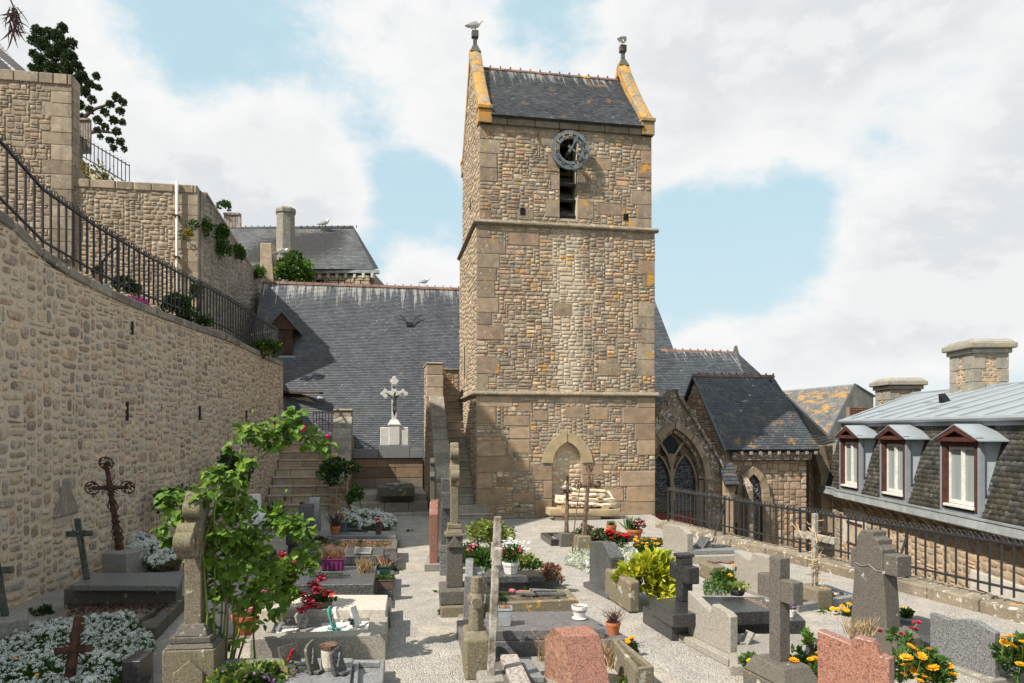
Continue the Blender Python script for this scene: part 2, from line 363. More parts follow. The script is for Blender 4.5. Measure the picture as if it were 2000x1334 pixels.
def slate_fn(c0, c1, var=.5, streak=0.0, zr=10.0, span=1.5, lichen=0.0, lz=None, moss=0.0, specks=.5, lsc=1.6):
    """object space: x along the ridge, z height"""
    def fn(t):
        r = RND(t); p = POS(t)
        ob = t.n('ShaderNodeTexCoord', None, 3); sp = t.t.nodes.new('ShaderNodeSeparateXYZ'); t.t.links.new(ob, sp.inputs[0])
        c = t.mix(r, c0, c1); c = t.mix(1.0, c, t.ramp(t.math('FRACT', t.math('MULTIPLY', r, 13.7)), [(0, (1-var*.45,)*3), (1, (1+var*.4,)*3)]), 'MULTIPLY')
        c = t.mix(1.0, c, t.ramp(t.noise(p, 1.5, 5), [(.3, (.8, .8, .82)), (.7, (1.2, 1.2, 1.17))]), 'MULTIPLY')
        if moss: c = t.mix(t.mr(t.noise(t.vm('MULTIPLY', p, (2, 2, .7)), 1.5, 6, .7), .44, .62, 0, moss), c, (.095, .08, .025))
        if lichen:
            f = t.mr(t.noise(p, lsc, 8, .75), .63-.1*lichen, .67-.1*lichen, 0, .9)
            if lz: f = t.math('MULTIPLY', f, t.mr(sp.outputs[2], lz[0], lz[1], 1.0, .0))
            c = t.mix(t.math('MULTIPLY', f, .78), c, (.38, .21, .045))
        if specks: c = t.mix(t.mr(t.noise(t.vm('ADD', p, (4, 1, 6)), 6.5, 5, .7), .68-.04*specks, .70-.04*specks, 0, .75), c, (.5, .5, .48))
        if streak:
            cx = t.n('ShaderNodeCombineXYZ', {0: t.math('MULTIPLY', sp.outputs[0], 7.5), 1: t.math('MULTIPLY', sp.outputs[2], .55)})
            s1 = t.noise(cx, 1.0, 5, .75)
            cl = t.noise(t.n('ShaderNodeCombineXYZ', {0: t.math('MULTIPLY', sp.outputs[0], .7)}), 1.0, 3, .6)
            gz = t.mr(sp.outputs[2], zr-span, zr, 0, .27*streak, smooth=False)
            s2 = t.math('ADD', t.math('ADD', s1, gz), t.math('MULTIPLY', cl, .18))
            f = t.mr(s2, .80, .92, 0, .66); f = t.math('MULTIPLY', f, t.mr(sp.outputs[2], zr-span*1.4, zr-span*.8, 0, 1))
            c = t.mix(f, c, (.58, .56, .52))
        return c, t.noise(p, 35, 4)
    return fn
TOW = [(.34, .25, .165), (.225, .165, .12), (.29, .24, .18), (.40, .27, .16), (.30, .195, .14), (.42, .335, .235), (.19, .15, .115), (.33, .27, .20), (.37, .22, .13), (.26, .22, .17)]
mat('tower_stone', stone_fn(TOW, .42, lichen=.6, lscale=3.4, white=.6, zwash=.7, dark=.5, smear=(.22, .19, .15, 5.0, .8), mot=.42), bstr=.5, bdist=.02)
mat('tower_ashlar', stone_fn(br_([(.30, .235, .165), (.25, .19, .14), (.33, .27, .20), (.27, .215, .16), (.31, .21, .155), (.20, .15, .115)], .85), .3, lichen=.6, white=.7, grain=110, dark=.4), bstr=.35, bdist=.012)
mat('tower_base_ashlar', stone_fn([(.26, .185, .12), (.22, .16, .11), (.30, .22, .15), (.28, .21, .15)], .25, white=.35, grain=110), bstr=.35, bdist=.012)
mat('tower_left_stone', stone_fn([(.30, .235, .165), (.26, .205, .15), (.33, .27, .19), (.23, .18, .135), (.29, .235, .18)], .3, lichen=.2, white=.3), bstr=.5, bdist=.02)
def mortar_tower(t):
    p = POS(t); n_ = t.noise(p, 7, 5, .65); c = t.mix(t.mr(n_, .35, .65), (.20, .17, .135), (.29, .245, .195))
    wv = t.noise(t.vm('MULTIPLY', p, (1, 1, .35)), 1.6, 5, .6)
    sp = t.t.nodes.new('ShaderNodeSeparateXYZ'); t.t.links.new(p, sp.inputs[0])
    band = t.mr(t.math('ABSOLUTE', t.math('SUBTRACT', sp.outputs[0], 1.34)), .1, .75, .25, 0)
    c = t.mix(t.mr(t.math('ADD', wv, band), .60, .72, 0, .8), c, (.44, .38, .29))
    return c, t.noise(p, 60, 4)
mat('tower_mortar', mortar_tower, bstr=.5)
mat('niche_stone', stone_fn([(.50, .43, .33), (.48, .39, .28), (.46, .32, .19), (.54, .48, .38)], .2), bstr=.5, bdist=.02)
mat('niche_mortar', plain_fn((.46, .39, .30)))
mat('arch_stone', plain_fn((.36, .28, .17), .15, 4, grain=120), bstr=.3)
mat('lichen_coping', stone_fn([(.22, .18, .13), (.19, .155, .115)], .1, lichen=1.45, lscale=4.0, white=.7, lcol=(.42, .21, .035)), bstr=.5)
mat('string_stone', stone_fn([(.17, .145, .11)], .1, lichen=.5, lscale=3.0, white=.7), bstr=.4)
mat('cornice_stone', plain_fn((.17, .14, .105), .25, 4, grain=100))
mat('wall_stone', stone_fn(br_([(.30, .235, .18), (.25, .195, .155), (.27, .24, .205), (.33, .235, .17), (.23, .17, .14), (.32, .265, .21), (.24, .225, .205), (.36, .27, .18), (.20, .15, .13)], 1.3), .4, white=.3, grain=55, dark=.35, smear=(.50, .42, .32, 5.5, .75), mot=.32), bstr=.6, bdist=.02)
def wall_mortar(t):
    p = POS(t); c = t.mix(t.noise(p, 3, 5, .65), (.46, .38, .28), (.60, .50, .38)); c = t.mix(1.0, c, t.ramp(t.noise(p, 45, 3), [(.3, (.85,)*3), (.7, (1.13,)*3)]), 'MULTIPLY')
    c = t.mix(t.mr(t.noise(t.vm('MULTIPLY', p, (1, 1, .22)), 1.6, 6, .68), .50, .70, 0, .5), c, (.24, .21, .165))
    return c, t.noise(p, 45, 4)
mat('wall_mortar', wall_mortar, bstr=.6, bdist=.015)
mat('wall_coping', stone_fn([(.20, .18, .155), (.17, .155, .135), (.235, .21, .17)], .3, white=.8, dark=.5), bstr=.6, bdist=.02)
mat('upper_stone', stone_fn([(.32, .26, .19), (.27, .22, .165), (.35, .29, .22), (.29, .215, .155), (.24, .195, .15), (.33, .25, .185)], .3, white=.3, dark=.35, smear=(.31, .26, .2, 4.5, .7), mot=.35), bstr=.6, bdist=.02)
mat('upper_mortar', plain_fn((.33, .275, .21), .18, 3), bstr=.5)
mat('upper_quoin', stone_fn([(.27, .22, .165), (.24, .195, .145), (.29, .24, .185), (.22, .175, .13)], .3, white=.7, grain=110, dark=.45), bstr=.4)
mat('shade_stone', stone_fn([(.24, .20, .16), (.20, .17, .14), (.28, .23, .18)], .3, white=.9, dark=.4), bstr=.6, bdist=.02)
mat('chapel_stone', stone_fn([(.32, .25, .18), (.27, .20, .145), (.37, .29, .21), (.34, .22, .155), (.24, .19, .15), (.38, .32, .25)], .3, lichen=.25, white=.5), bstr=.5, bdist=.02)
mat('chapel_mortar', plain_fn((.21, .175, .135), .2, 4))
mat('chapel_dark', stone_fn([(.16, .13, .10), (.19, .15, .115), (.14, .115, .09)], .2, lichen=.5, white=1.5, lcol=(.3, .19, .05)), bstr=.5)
mat('chapel_dressed', stone_fn([(.24, .19, .135), (.27, .21, .15), (.21, .165, .12)], .2, white=.4, grain=110), bstr=.3)
mat('house_stone', stone_fn(br_([(.36, .28, .19), (.31, .235, .16), (.40, .30, .20), (.38, .25, .16), (.29, .23, .17)], 0.8), .3), bstr=.6, bdist=.02)
mat('house_mortar', plain_fn((.38, .31, .225), .15, 4))
mat('white_dressed', plain_fn((.46, .43, .38), .12, 5, grain=120))
mat('chimney_dressed', stone_fn(br_([(.33, .31, .27)], 0.62), .1, lichen=.5, white=.6, grain=110, lcol=(.36, .27, .06)), bstr=.3)
mat('cream_stone', stone_fn([(.56, .48, .36), (.60, .53, .42), (.52, .44, .32)], .2), bstr=.7, bdist=.03)
mat('step_stone', stone_fn(br_([(.25, .195, .14), (.29, .235, .175), (.23, .19, .15), (.27, .20, .135)], 1.25), .2, white=.3, grain=100), bstr=.35)
mat('step_grey', stone_fn([(.29, .27, .24), (.25, .23, .20), (.27, .24, .20)], .2, white=.35, grain=100), bstr=.35)
mat('parapet_stone', stone_fn([(.19, .16, .12), (.165, .14, .105)], .2, white=1.1, dark=.5, lichen=.2), bstr=.5)
mat('calvary_stone', stone_fn([(.21, .14, .085), (.25, .17, .105), (.17, .12, .085), (.23, .2, .165)], .3, grain=110), bstr=.35)
mat('slate_tower', slate_fn((.052, .058, .066), (.085, .09, .098), .6, streak=.95, zr=13.15, span=1.3, lichen=.35, specks=.5), rough=.55, spec=.4)
mat('slate_church', slate_fn((.078, .087, .101), (.112, .121, .136), .4, streak=1.05, zr=8.45, span=1.7, lichen=.12, lsc=4.5, specks=.35), rough=.5, spec=.45)
mat('slate_chapel', slate_fn((.052, .060, .070), (.082, .09, .10), .4, lichen=.75, lz=(2.0, 3.4), lsc=3.0, specks=.7, streak=.55, zr=4.2, span=1.6), rough=.5, spec=.45)
mat('slate_nave', slate_fn((.052, .060, .070), (.082, .09, .10), .4, streak=.8, zr=5.6, span=1.5, specks=.4), rough=.5, spec=.45)
mat('slate_far', slate_fn((.10, .105, .115), (.14, .145, .15), .4, streak=1.0, zr=14.9, span=3.0, lichen=.2), rough=.6)
mat('slate_lichen', slate_fn((.085, .09, .095), (.12, .12, .12), .4, lichen=1.15, lsc=2.2, specks=.4), rough=.6)
mat('slate_mansard', slate_fn((.036, .036, .036), (.09, .086, .08), .9, moss=.32, specks=.3), rough=.85)
mat('deck', plain_fn((.03, .03, .03)))
mat('ridge_clay', stone_fn([(.13, .08, .065), (.15, .09, .07), (.12, .075, .06)], .3, lichen=.3, white=.3))
mat('ridge_clay_dark', stone_fn([(.10, .06, .05), (.12, .07, .055)], .3, lichen=.7, white=.4))
def zinc(t):
    p = POS(t); n_ = t.noise(p, 2.2, 5, .6); c = t.mix(n_, (.20, .225, .245), (.32, .35, .375))
    return t.mix(t.mr(t.noise(p, 30, 4, .7), .66, .70, 0, .6), c, (.6, .6, .58)), t.noise(p, 1.5, 3)
mat('zinc', zinc, rough=.45, spec=.5, metal=.25, bstr=.4, bdist=.05)
mat('zinc_light', plain_fn((.38, .42, .45), .1, 5), rough=.5, spec=.4, metal=.1)
mat('skylit_tread', stone_fn([(.36, .31, .25), (.32, .275, .22), (.34, .30, .25)], .2, white=.4, grain=100), bstr=.35)  # paler step stone: light from the sky on the treads, put into the colour
mat('zinc_gutter', plain_fn((.30, .325, .33), .2, 4), rough=.45, spec=.5, metal=.25)
mat('red_wood', plain_fn((.066, .025, .019), .3, 9, grain=90), rough=.75)
mat('brown_wood', plain_fn((.06, .038, .028), .35, 7), rough=.8)
mat('grey_wood', plain_fn((.25, .21, .18), .35, 7), rough=.85)
mat('white_paint', plain_fn((.55, .525, .48), .12, 12, grain=40), rough=.55)
mat('plaster', plain_fn((.52, .45, .35), .15, 2.5), bstr=.7)
mat('stucco_grey', plain_fn((.27, .245, .21), .3, 1.2))
mat('brick', stone_fn([(.22, .09, .06), (.18, .08, .055), (.25, .12, .08)], .3, white=.2))
mat('iron', plain_fn((.016, .016, .018), .3, 20), rough=.5, spec=.5)
mat('rust', plain_fn((.075, .036, .026), .5, 14, c2=(.13, .065, .042), grain=120), rough=.95, bstr=1.0, bdist=.02)
mat('rust_pale', plain_fn((.17, .095, .065), .5, 14, c2=(.26, .17, .12), grain=120), rough=.95, bstr=1.0, bdist=.02)
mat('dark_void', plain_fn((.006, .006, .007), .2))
def curtain(t):
    tc = t.n('ShaderNodeNewGeometry'); wv = t.noise(t.vm('MULTIPLY', tc, (1, 26, .4)), 1.0, 2)
    return t.mix(wv, (.17, .205, .195), (.30, .34, .33))
mat('curtained_glass', curtain, rough=.06, spec=.6)
def glassdark(t):
    p = POS(t); return t.mix(t.noise(p, 5, 3), (.008, .01, .013), (.03, .036, .05))
mat('leaded_glass', glassdark, rough=.12, spec=.6)
mat('red_glass', plain_fn((.16, .008, .01), .3), rough=.12, spec=.6)
mat('lead', plain_fn((.17, .18, .19), .3), rough=.6)
mat('bronze', plain_fn((.045, .05, .042), .4, 14, c2=(.09, .105, .09)), rough=.55, spec=.5, metal=.3)
mat('clock_metal', plain_fn((.13, .155, .165), .25, 9, grain=60), rough=.6, spec=.4, metal=.2)
mat('gold_paint', plain_fn((.42, .27, .15), .3, 25), rough=.5)
def gravel(t):
    p = POS(t); v_ = t.voro(p, 95, 1); sv = t.t.nodes.new('ShaderNodeSeparateColor'); t.t.links.new(v_, sv.inputs[0])
    c = t.ramp(sv.outputs[0], [(0, (.25, .235, .215)), (.2, (.36, .34, .31)), (.6, (.43, .405, .37)), (.88, (.50, .47, .42)), (.96, (.52, .45, .35))], 'CONSTANT')
    c = t.mix(t.mr(t.noise(p, 1.0, 6, .7), .47, .68, 0, .6), c, (.50, .42, .31))
    c = t.mix(1.0, c, t.ramp(t.noise(p, 4, 4), [(.3, (.84,)*3), (.7, (1.1,)*3)]), 'MULTIPLY')
    d_ = t.voro(p, 95, 0); return c, t.math('SUBTRACT', t.noise(p, 25, 3), t.math('MULTIPLY', d_, 2.0))
mat('gravel', gravel, bstr=.8, bdist=.012)
mat('white_gravel', lambda t: (t.ramp(t.noise(t.n('ShaderNodeTexVoronoi', {'Vector': POS(t), 'Scale': 75.0}, 1), 6, 1), [(.3, (.5, .49, .46)), (.6, (.75, .74, .71))]), t.math('SUBTRACT', 1.0, t.voro(POS(t), 75, 0))), bstr=1, bdist=.015)
mat('soil', plain_fn((.10, .07, .048), .5, 9, c2=(.18, .14, .10)), bstr=1, bdist=.03)
mat('dark_soil', plain_fn((.05, .038, .03), .5, 12, c2=(.13, .08, .05)), bstr=1, bdist=.03)
mat('paving', stone_fn([(.16, .14, .12)], .1, white=.3, dark=.5), bstr=.4)
mat('field', plain_fn((.13, .12, .08), .3, .3))
G_ = granite_fn
mat('light_granite', G_((0.260, 0.239, 0.205), (0.310, 0.291, 0.254), (0.136, 0.124, 0.105), 130, .35, (.25, .22, .17)), rough=.55)
mat('pale_slab', G_((0.425, 0.383, 0.327), (0.476, 0.433, 0.374), (0.323, 0.281, 0.238), 60, .15, (.36, .31, .25)), rough=.55)
mat('grey_granite', G_((0.167, 0.171, 0.174), (0.229, 0.232, 0.236), (0.074, 0.074, 0.077), 130, .3), rough=.38, spec=.45)
mat('mid_granite', G_((0.124, 0.127, 0.127), (0.205, 0.208, 0.208), (0.046, 0.046, 0.050), 130, .3), rough=.3, spec=.5)
mat('dark_granite', G_((0.058, 0.059, 0.059), (0.105, 0.106, 0.107), (0.025, 0.025, 0.026), 80, .25, (.16, .14, .12)), rough=.28, spec=.5)
mat('black_granite', G_((.022, .022, .024), (.045, .045, .048), (.012, .012, .013), 90, .25, (.085, .07, .055)), rough=.16, spec=.55)
mat('purple_slate', G_((0.116, 0.109, 0.112), (0.150, 0.143, 0.146), (0.075, 0.071, 0.074), 60, .2, (.1, .09, .085)), rough=.4, spec=.4)
mat('red_granite', G_((0.248, 0.108, 0.074), (0.291, 0.155, 0.112), (0.062, 0.043, 0.040), 150, .12, (.2, .1, .07)), rough=.25, spec=.5)
mat('red_granite_side', G_((.25, .13, .09), (.30, .17, .12), (.13, .08, .06), 58, .5, (.14, .09, .06)), rough=.6)
mat('pink_granite', G_((0.300, 0.262, 0.232), (0.390, 0.360, 0.330), (0.120, 0.098, 0.090), 70, .1), rough=.5)
mat('concrete', G_((0.097, 0.088, 0.074), (0.126, 0.115, 0.097), (0.063, 0.056, 0.047), 110, .55, (.10, .088, .07), lich=.4), rough=.9, bstr=.5)
mat('concrete_lichen', G_((0.155, 0.133, 0.093), (0.198, 0.171, 0.118), (0.093, 0.077, 0.056), 110, .45, (.13, .12, .05), lich=1.0), rough=.9, bstr=.6)
mat('concrete_pale', G_((0.205, 0.192, 0.171), (0.248, 0.232, 0.205), (0.136, 0.124, 0.108), 110, .4, (.16, .14, .11), lich=.4), rough=.9)
mat('white_marble', G_((0.527, 0.518, 0.493), (0.595, 0.586, 0.561), (0.425, 0.416, 0.391), 60, .2, (.4, .39, .35)), rough=.6)
mat('worn_wood', plain_fn((.22, .17, .125), .5, 9, c2=(.42, .39, .34), grain=70), rough=.9, bstr=.8)
mat('old_grey_wood', plain_fn((.30, .275, .235), .35, 14, grain=90), rough=.95, bstr=.8)
mat('terracotta', plain_fn((.40, .135, .055), .2, 10), rough=.8)
mat('white_plastic', plain_fn((.66, .65, .61), .08, 10), rough=.45)
mat('purple_plastic', plain_fn((.14, .022, .09), .15, 6), rough=.5)
mat('green_plastic', plain_fn((.022, .07, .05), .2, 6), rough=.5)
mat('grey_plastic', plain_fn((.27, .30, .31), .15, 6), rough=.5)
mat('blue_plastic', plain_fn((.07, .12, .17), .2, 6), rough=.5)
mat('brown_plastic', plain_fn((.10, .065, .05), .3, 6), rough=.7)
mat('candle_glass', plain_fn((.45, .42, .33), .1, 6), rough=.3)
mat('teal_glass', plain_fn((.05, .28, .22), .1, 6), rough=.15, spec=.6)
mat('dark_plaque', G_((.05, .05, .052), (.09, .09, .09), (.02, .02, .02), 90, .2), rough=.2, spec=.5)
mat('rose_leaf', leaf_fn([(.075, .155, .016), (.13, .23, .025), (.05, .115, .014), (.20, .30, .04), (.09, .18, .02)]), rough=.5, spec=.3, trans=.38)
mat('dark_leaf', leaf_fn([(.022, .055, .014), (.04, .085, .02), (.03, .07, .016)]), rough=.5, spec=.35, trans=.2)
mat('mid_leaf', leaf_fn([(.05, .11, .02), (.08, .15, .03), (.035, .08, .016)]), rough=.5, spec=.35, trans=.3)
mat('cypress_leaf', leaf_fn([(.018, .036, .014), (.035, .06, .022), (.05, .08, .028)]), rough=.7, spec=.2, trans=.15)
mat('yellow_leaf', leaf_fn([(.42, .42, .02), (.30, .36, .02), (.52, .50, .05), (.20, .28, .02), (.46, .44, .03)]), rough=.4, spec=.45, trans=.35)
mat('variegated_leaf', leaf_fn([(.34, .36, .07), (.10, .17, .03), (.42, .42, .12), (.16, .22, .04)]), rough=.5, trans=.3)
mat('silver_leaf', leaf_fn([(.38, .42, .32), (.52, .54, .44), (.30, .36, .25), (.58, .60, .52)]), rough=.8, trans=.3)
mat('broom_leaf', leaf_fn([(.40, .34, .02), (.48, .38, .02), (.12, .15, .03)]), rough=.6, trans=.3)
mat('dry_stem', leaf_fn([(.40, .28, .15), (.32, .20, .10), (.5, .38, .22)]), rough=.9, trans=.2)
mat('red_dry', leaf_fn([(.26, .10, .05), (.34, .16, .09), (.40, .24, .13)]), rough=.9, trans=.2)
mat('heather', leaf_fn([(.11, .06, .05), (.16, .09, .07), (.08, .05, .045)]), rough=.9, trans=.2)
mat('sedum_leaf', leaf_fn([(.24, .085, .06), (.17, .12, .05), (.30, .13, .09)]), rough=.7, trans=.2)
mat('white_flower', leaf_fn([(.70, .72, .68), (.60, .63, .58), (.75, .76, .73)]), rough=.8, trans=.3)
mat('gold_flower', leaf_fn([(.80, .40, .01), (.85, .50, .02), (.78, .33, .01)]), rough=.6, trans=.3)
mat('yellow_flower', leaf_fn([(.80, .55, .03), (.82, .48, .03)]), rough=.6, trans=.3)
mat('red_flower', leaf_fn([(.55, .02, .02), (.45, .015, .02), (.62, .05, .04)]), rough=.6, trans=.3)
mat('crimson_flower', leaf_fn([(.42, .03, .06), (.52, .06, .09), (.34, .02, .045)]), rough=.6, trans=.3)
mat('pink_flower', leaf_fn([(.62, .10, .18), (.55, .16, .25), (.66, .25, .30)]), rough=.6, trans=.3)
mat('rose_pink', leaf_fn([(.68, .03, .12), (.6, .02, .1)]), rough=.6, trans=.3)
mat('violet_flower', leaf_fn([(.12, .05, .35), (.25, .06, .22)]), rough=.6, trans=.3)
mat('green_stem', plain_fn((.12, .16, .03), .3, 12), rough=.6)
mat('brown_stem', plain_fn((.15, .10, .06), .3, 12), rough=.8)
mat('bark', plain_fn((.09, .065, .045), .3, 12), rough=.9)
mat('feather_white', plain_fn((.68, .68, .66), .08, 20), rough=.8)
mat('feather_grey', plain_fn((.33, .34, .35), .12, 20), rough=.8)
mat('beak', plain_fn((.6, .35, .06), .1), rough=.6)
mat('skin', plain_fn((.45, .26, .18), .08), rough=.6)
mat('hair', plain_fn((.025, .016, .012), .3, 40), rough=.7)
mat('shirt_blue', plain_fn((.38, .46, .55), .2, 12), rough=.9)
mat('shirt_pink', plain_fn((.45, .06, .24), .3, 20), rough=.9)
mat('cloth_blue', plain_fn((.04, .13, .35), .3, 20), rough=.9)
# ================================================================= SETTING
TO = (-.965, 19.3, 0); TR = math.radians(10.2); MT = Matrix.Translation(TO) @ Matrix.Rotation(TR, 4, 'Z')
def L(a, b, z): return tuple(MT @ Vector((a, b, z)))
MTi = MT.inverted()
def LL(p): return MTi @ Vector(p)
MB().box(-1500, 1500, -1200, 1800, -5.2, -4.2).build('ground', M_['field'], kind='structure')
gp = [(-8.2, -6), (11.2, -6), (6.72, 8.9), (3.95, 17.6), (3.9, 20.6), (4.5, 26), (-8.3, 26)]
MB().prism([(x, y, -4.19) for x, y in gp], (0, 0, 4.19)).build('cemetery_gravel', M_['gravel'], kind='structure')
# loose pebbles so that the gravel is not a flat sheet
tv = np.array([(-.5, -.4, 0), (.5, -.5, 0), (.45, .5, 0), (-.4, .45, 0), (-.25, -.2, .5), (.25, -.25, .55), (.2, .25, .5), (-.2, .2, .45)]); tf = np.array([(0, 1, 5, 4), (1, 2, 6, 5), (2, 3, 7, 6), (3, 0, 4, 7), (4, 5, 6, 7)])
Ms = []
for i in range(36000):
    D = 6.4+11.5*random.random()**1.5; X = random.uniform(-6.0, 6.0)
    if X > 3.3+(17.6-D)*.3: continue
    s_ = random.uniform(.006, .014)*(1+.5*(random.random() < .1)); M = Matrix.Translation((X, D, -.002)) @ Matrix.Rotation(random.random()*6.3, 4, 'Z') @ Matrix.Diagonal((s_, s_*random.uniform(.6, 1), s_*.6, 1)); Ms.append(np.array(M))
mat('pebble', stone_fn([(.34, .32, .30), (.20, .185, .17), (.46, .43, .40), (.40, .33, .25), (.28, .265, .245), (.40, .38, .345)], .2))
V_, F_ = merge(tv, tf, np.array(Ms)); mesh_obj('loose_gravel', V_, F_, M_['pebble'], kind='stuff', label='grey and buff loose gravel lying on the cemetery paths', cat='gravel')

def arch_pts(cx, w, z0, z1, n=8):
    h = z1-z0; c = (h*h-w*w)/(2*w); R = w+c; th = math.atan2(h, c); pts = []
    for i in range(n+1):
        a = th*i/n; pts.append((cx-(-c+R*math.cos(a)), z0+R*math.sin(a)))
    return pts+[(2*cx-x, z) for x, z in reversed(pts[:-1])]
def xz(pts, y): return [(x, y, z) for x, z in pts]
def in_arch(u, z, cx, w, z0, z1):
    if z <= z0: return abs(u-cx) < w
    if z >= z1: return False
    h = z1-z0; c = (h*h-w*w)/(2*w); R = w+c; return abs(u-cx)+c < math.sqrt(max(0, R*R-(z-z0)**2))
def arch_ring(parent, cx, wi, wo, z0, zi, zo, y0, y1, mt, parts=1, local=True, name='arch_stone'):
    """voussoirs of a pointed arch"""
    n = 5*parts; ai = arch_pts(cx, wi, z0, zi, n); ao = arch_pts(cx, wo, z0, zo, n); k = 5
    for s in range(2*parts):
        m = MB(); i0 = s*k; i1 = i0+k
        a = ai[i0:i1+1]; b = ao[i0:i1+1]
        # shrink slightly for a joint
        a = [(x, z) for x, z in a]; b = [(x, z) for x, z in b]
        g = .012
        def sh(p, q, t): return (p[0]+(q[0]-p[0])*t, p[1]+(q[1]-p[1])*t)
        a[0] = sh(a[0], a[1], .12); b[0] = sh(b[0], b[1], .12); a[-1] = sh(a[-1], a[-2], .12); b[-1] = sh(b[-1], b[-2], .12)
        for i in range(k): m.prism(xz([a[i], a[i+1], b[i+1], b[i]], y0), (0, y1-y0, 0))
        m.build(name, M_[mt], parent, local)

# ================================================================= BELL TOWER
tw = thing('bell_tower', 'square granite bell tower with slate saddleback roof and round clock face', 'tower', TO, TR)
W_ = 5.08; DP = 4.27; Z1, Z2, Z3 = 3.39, 8.02, 10.66
na = arch_pts(2.53, .42, 1.45, 2.06, 6)
front = [(0, -.3), (2.11, -.3)]+na+[(2.95, -.3), (W_, -.3), (W_, Z1), (0, Z1)]
m = MB(); m.prism(xz(front, 0), (0, .3, 0)); m.box(0, W_, .301, DP, -.3, Z1); m.build('base_wall', M_['tower_mortar'], tw, True)
MB().box(2.05, 3.0, .16, .29, -.3, 2.1).build('niche_infill', M_['niche_mortar'], tw, True)
m = MB(); m.box(.01, W_-.01, .01, DP-.01, Z1, Z2); m.build('shaft_wall', M_['tower_mortar'], tw, True)
OA, OB, OZ = 2.33, 2.83, 8.22
S0, S1 = .1, 5.0
m = MB()
m.prism(xz([(S0, Z2), (S1, Z2), (S1, Z3), (OB, Z3), (OB, OZ), (OA, OZ), (OA, Z3), (S0, Z3)], .08), (0, .45, 0))
m.box(S0, S1, 1.3, DP-.08, Z2, 10.9); m.box(S0, OA-.05, .531, 1.299, Z2, 10.9); m.box(OB+.05, S1, .531, 1.299, Z2, 10.9)
# gable triangles
for x0 in (S0, S1-.3):
    m.prism([(x0, .08, 10.9), (x0, DP-.08, 10.9), (x0, 2.13, 13.15)], (.3, 0, 0))
m.build('belfry_wall', M_['tower_mortar'], tw, True)
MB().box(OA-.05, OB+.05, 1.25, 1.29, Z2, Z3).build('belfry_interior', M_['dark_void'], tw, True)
# quoins + stones
ms = Masonry(tw)
def quoins(z0, z1, x0, x1, hh=(.32, .5), ww=(.45, .85)):
    out = []; z = z0; i = 0
    while z < z1-.12:
        h = min(random.uniform(*hh), z1-z)
        if z1-(z+h) < .15: h = z1-z
        w0 = random.uniform(*ww) if i % 2 else random.uniform(ww[0]*.7, ww[1]*.75); w1 = random.uniform(*ww) if (i+1) % 2 else random.uniform(ww[0]*.7, ww[1]*.75)
        out.append((x0, x0+w0, z, z+h, 0)); out.append((x1-w1, x1, z, z+h, 1)); z += h; i += 1
    return out
def stage(x0, x1, z0, z1, qz, hole, inside, y, big=0, st='tower_stone', qs='tower_ashlar', cw=.062, ch=.052, ws=(2, 3, 3, 4, 4, 5, 6, 7), hs=(1, 2, 2, 2, 2, 3)):
    q = quoins(z0, z1, x0, x1, *qz); q = [r for r in q if random.random() > .16]
    ms.face((0, y, 0), (1, 0, 0), (0, -1, 0), [r[:4] for r in q], 'ashlar', M_[qs], .03, .014, 'quoin')
    bigs = []
    tries = 0
    while len(bigs) < big and tries < 400:
        tries += 1; a = random.uniform(x0+.5, x1-1.4); z = random.uniform(z0, z1-.4); b = a+random.uniform(.35, .95); d = z+random.uniform(.25, .42)
        if z < 2.4 and y == 0 and a < 3.3 and b > 1.75: continue
        if any(a < h[1]+.02 and b > h[0]-.02 and z < h[3]+.02 and d > h[2]-.02 for h in [r[:4] for r in q]+bigs+list(hole)): continue
        bigs.append((a, b, z, d))
    ms.face((0, y, 0), (1, 0, 0), (0, -1, 0), bigs, 'ashlar', M_[qs], .028, .016, 'stone')
    holes = [(h[0]-x0, h[1]-x0, h[2], h[3]) for h in [r[:4] for r in q]+bigs+list(hole)]
    r = pack(x1-x0, z0, z1, cw, ch, ws, hs, holes, inside=(lambda u, z: inside(u+x0, z)) if inside else None)
    ms.face((x0, y, 0), (1, 0, 0), (0, -1, 0), r, 'coursed', M_[st], .026, .020)
    return q
arch_out = lambda u, z: not in_arch(u, z, 2.53, .74, 1.45, 2.30) and not (abs(u-2.53) < .45 and z < 1.5)
jb = [(1.62, 2.10, 0.0, .48), (1.86, 2.10, .5, .98), (1.55, 2.10, 1.0, 1.42), (2.96, 3.2, .0, .42), (2.96, 3.5, .44, .82), (2.96, 3.25, .84, 1.12), (2.96, 3.55, 1.14, 1.42)]
ms.face((0, 0, 0), (1, 0, 0), (0, -1, 0), jb, 'ashlar', M_['tower_base_ashlar'], .03, .012, 'jamb_stone')
stage(0, W_, 0, Z1-.1, ((.34, .5), (.5, 1.15)), jb, arch_out, 0, 14, qs='tower_base_ashlar')
stage(.01, W_-.01, Z1, Z2-.12, ((.32, .5), (.45, .85)), [], None, .01, 3)
clk = (2.573, 10.03)
jb3 = [(1.93, OA, 8.24, 8.72), (2.1, OA, 9.0, 9.42), (OB, 3.3, 8.24, 8.78), (OB, 3.22, 8.95, 9.5), (1.63, 2.3, 10.2, 10.62), (2.0, 2.3, 9.5, 10.0), (OB, 3.05, 9.6, 10.1)]
ms.face((0, .08, 0), (1, 0, 0), (0, -1, 0), jb3, 'ashlar', M_['tower_ashlar'], .03, .012, 'jamb_stone')
stage(S0, S1, Z2, Z3-.02, ((.28, .42), (.4, .7)), jb3+[(OA, OB, 8.2, Z3)], None, .08, 3)
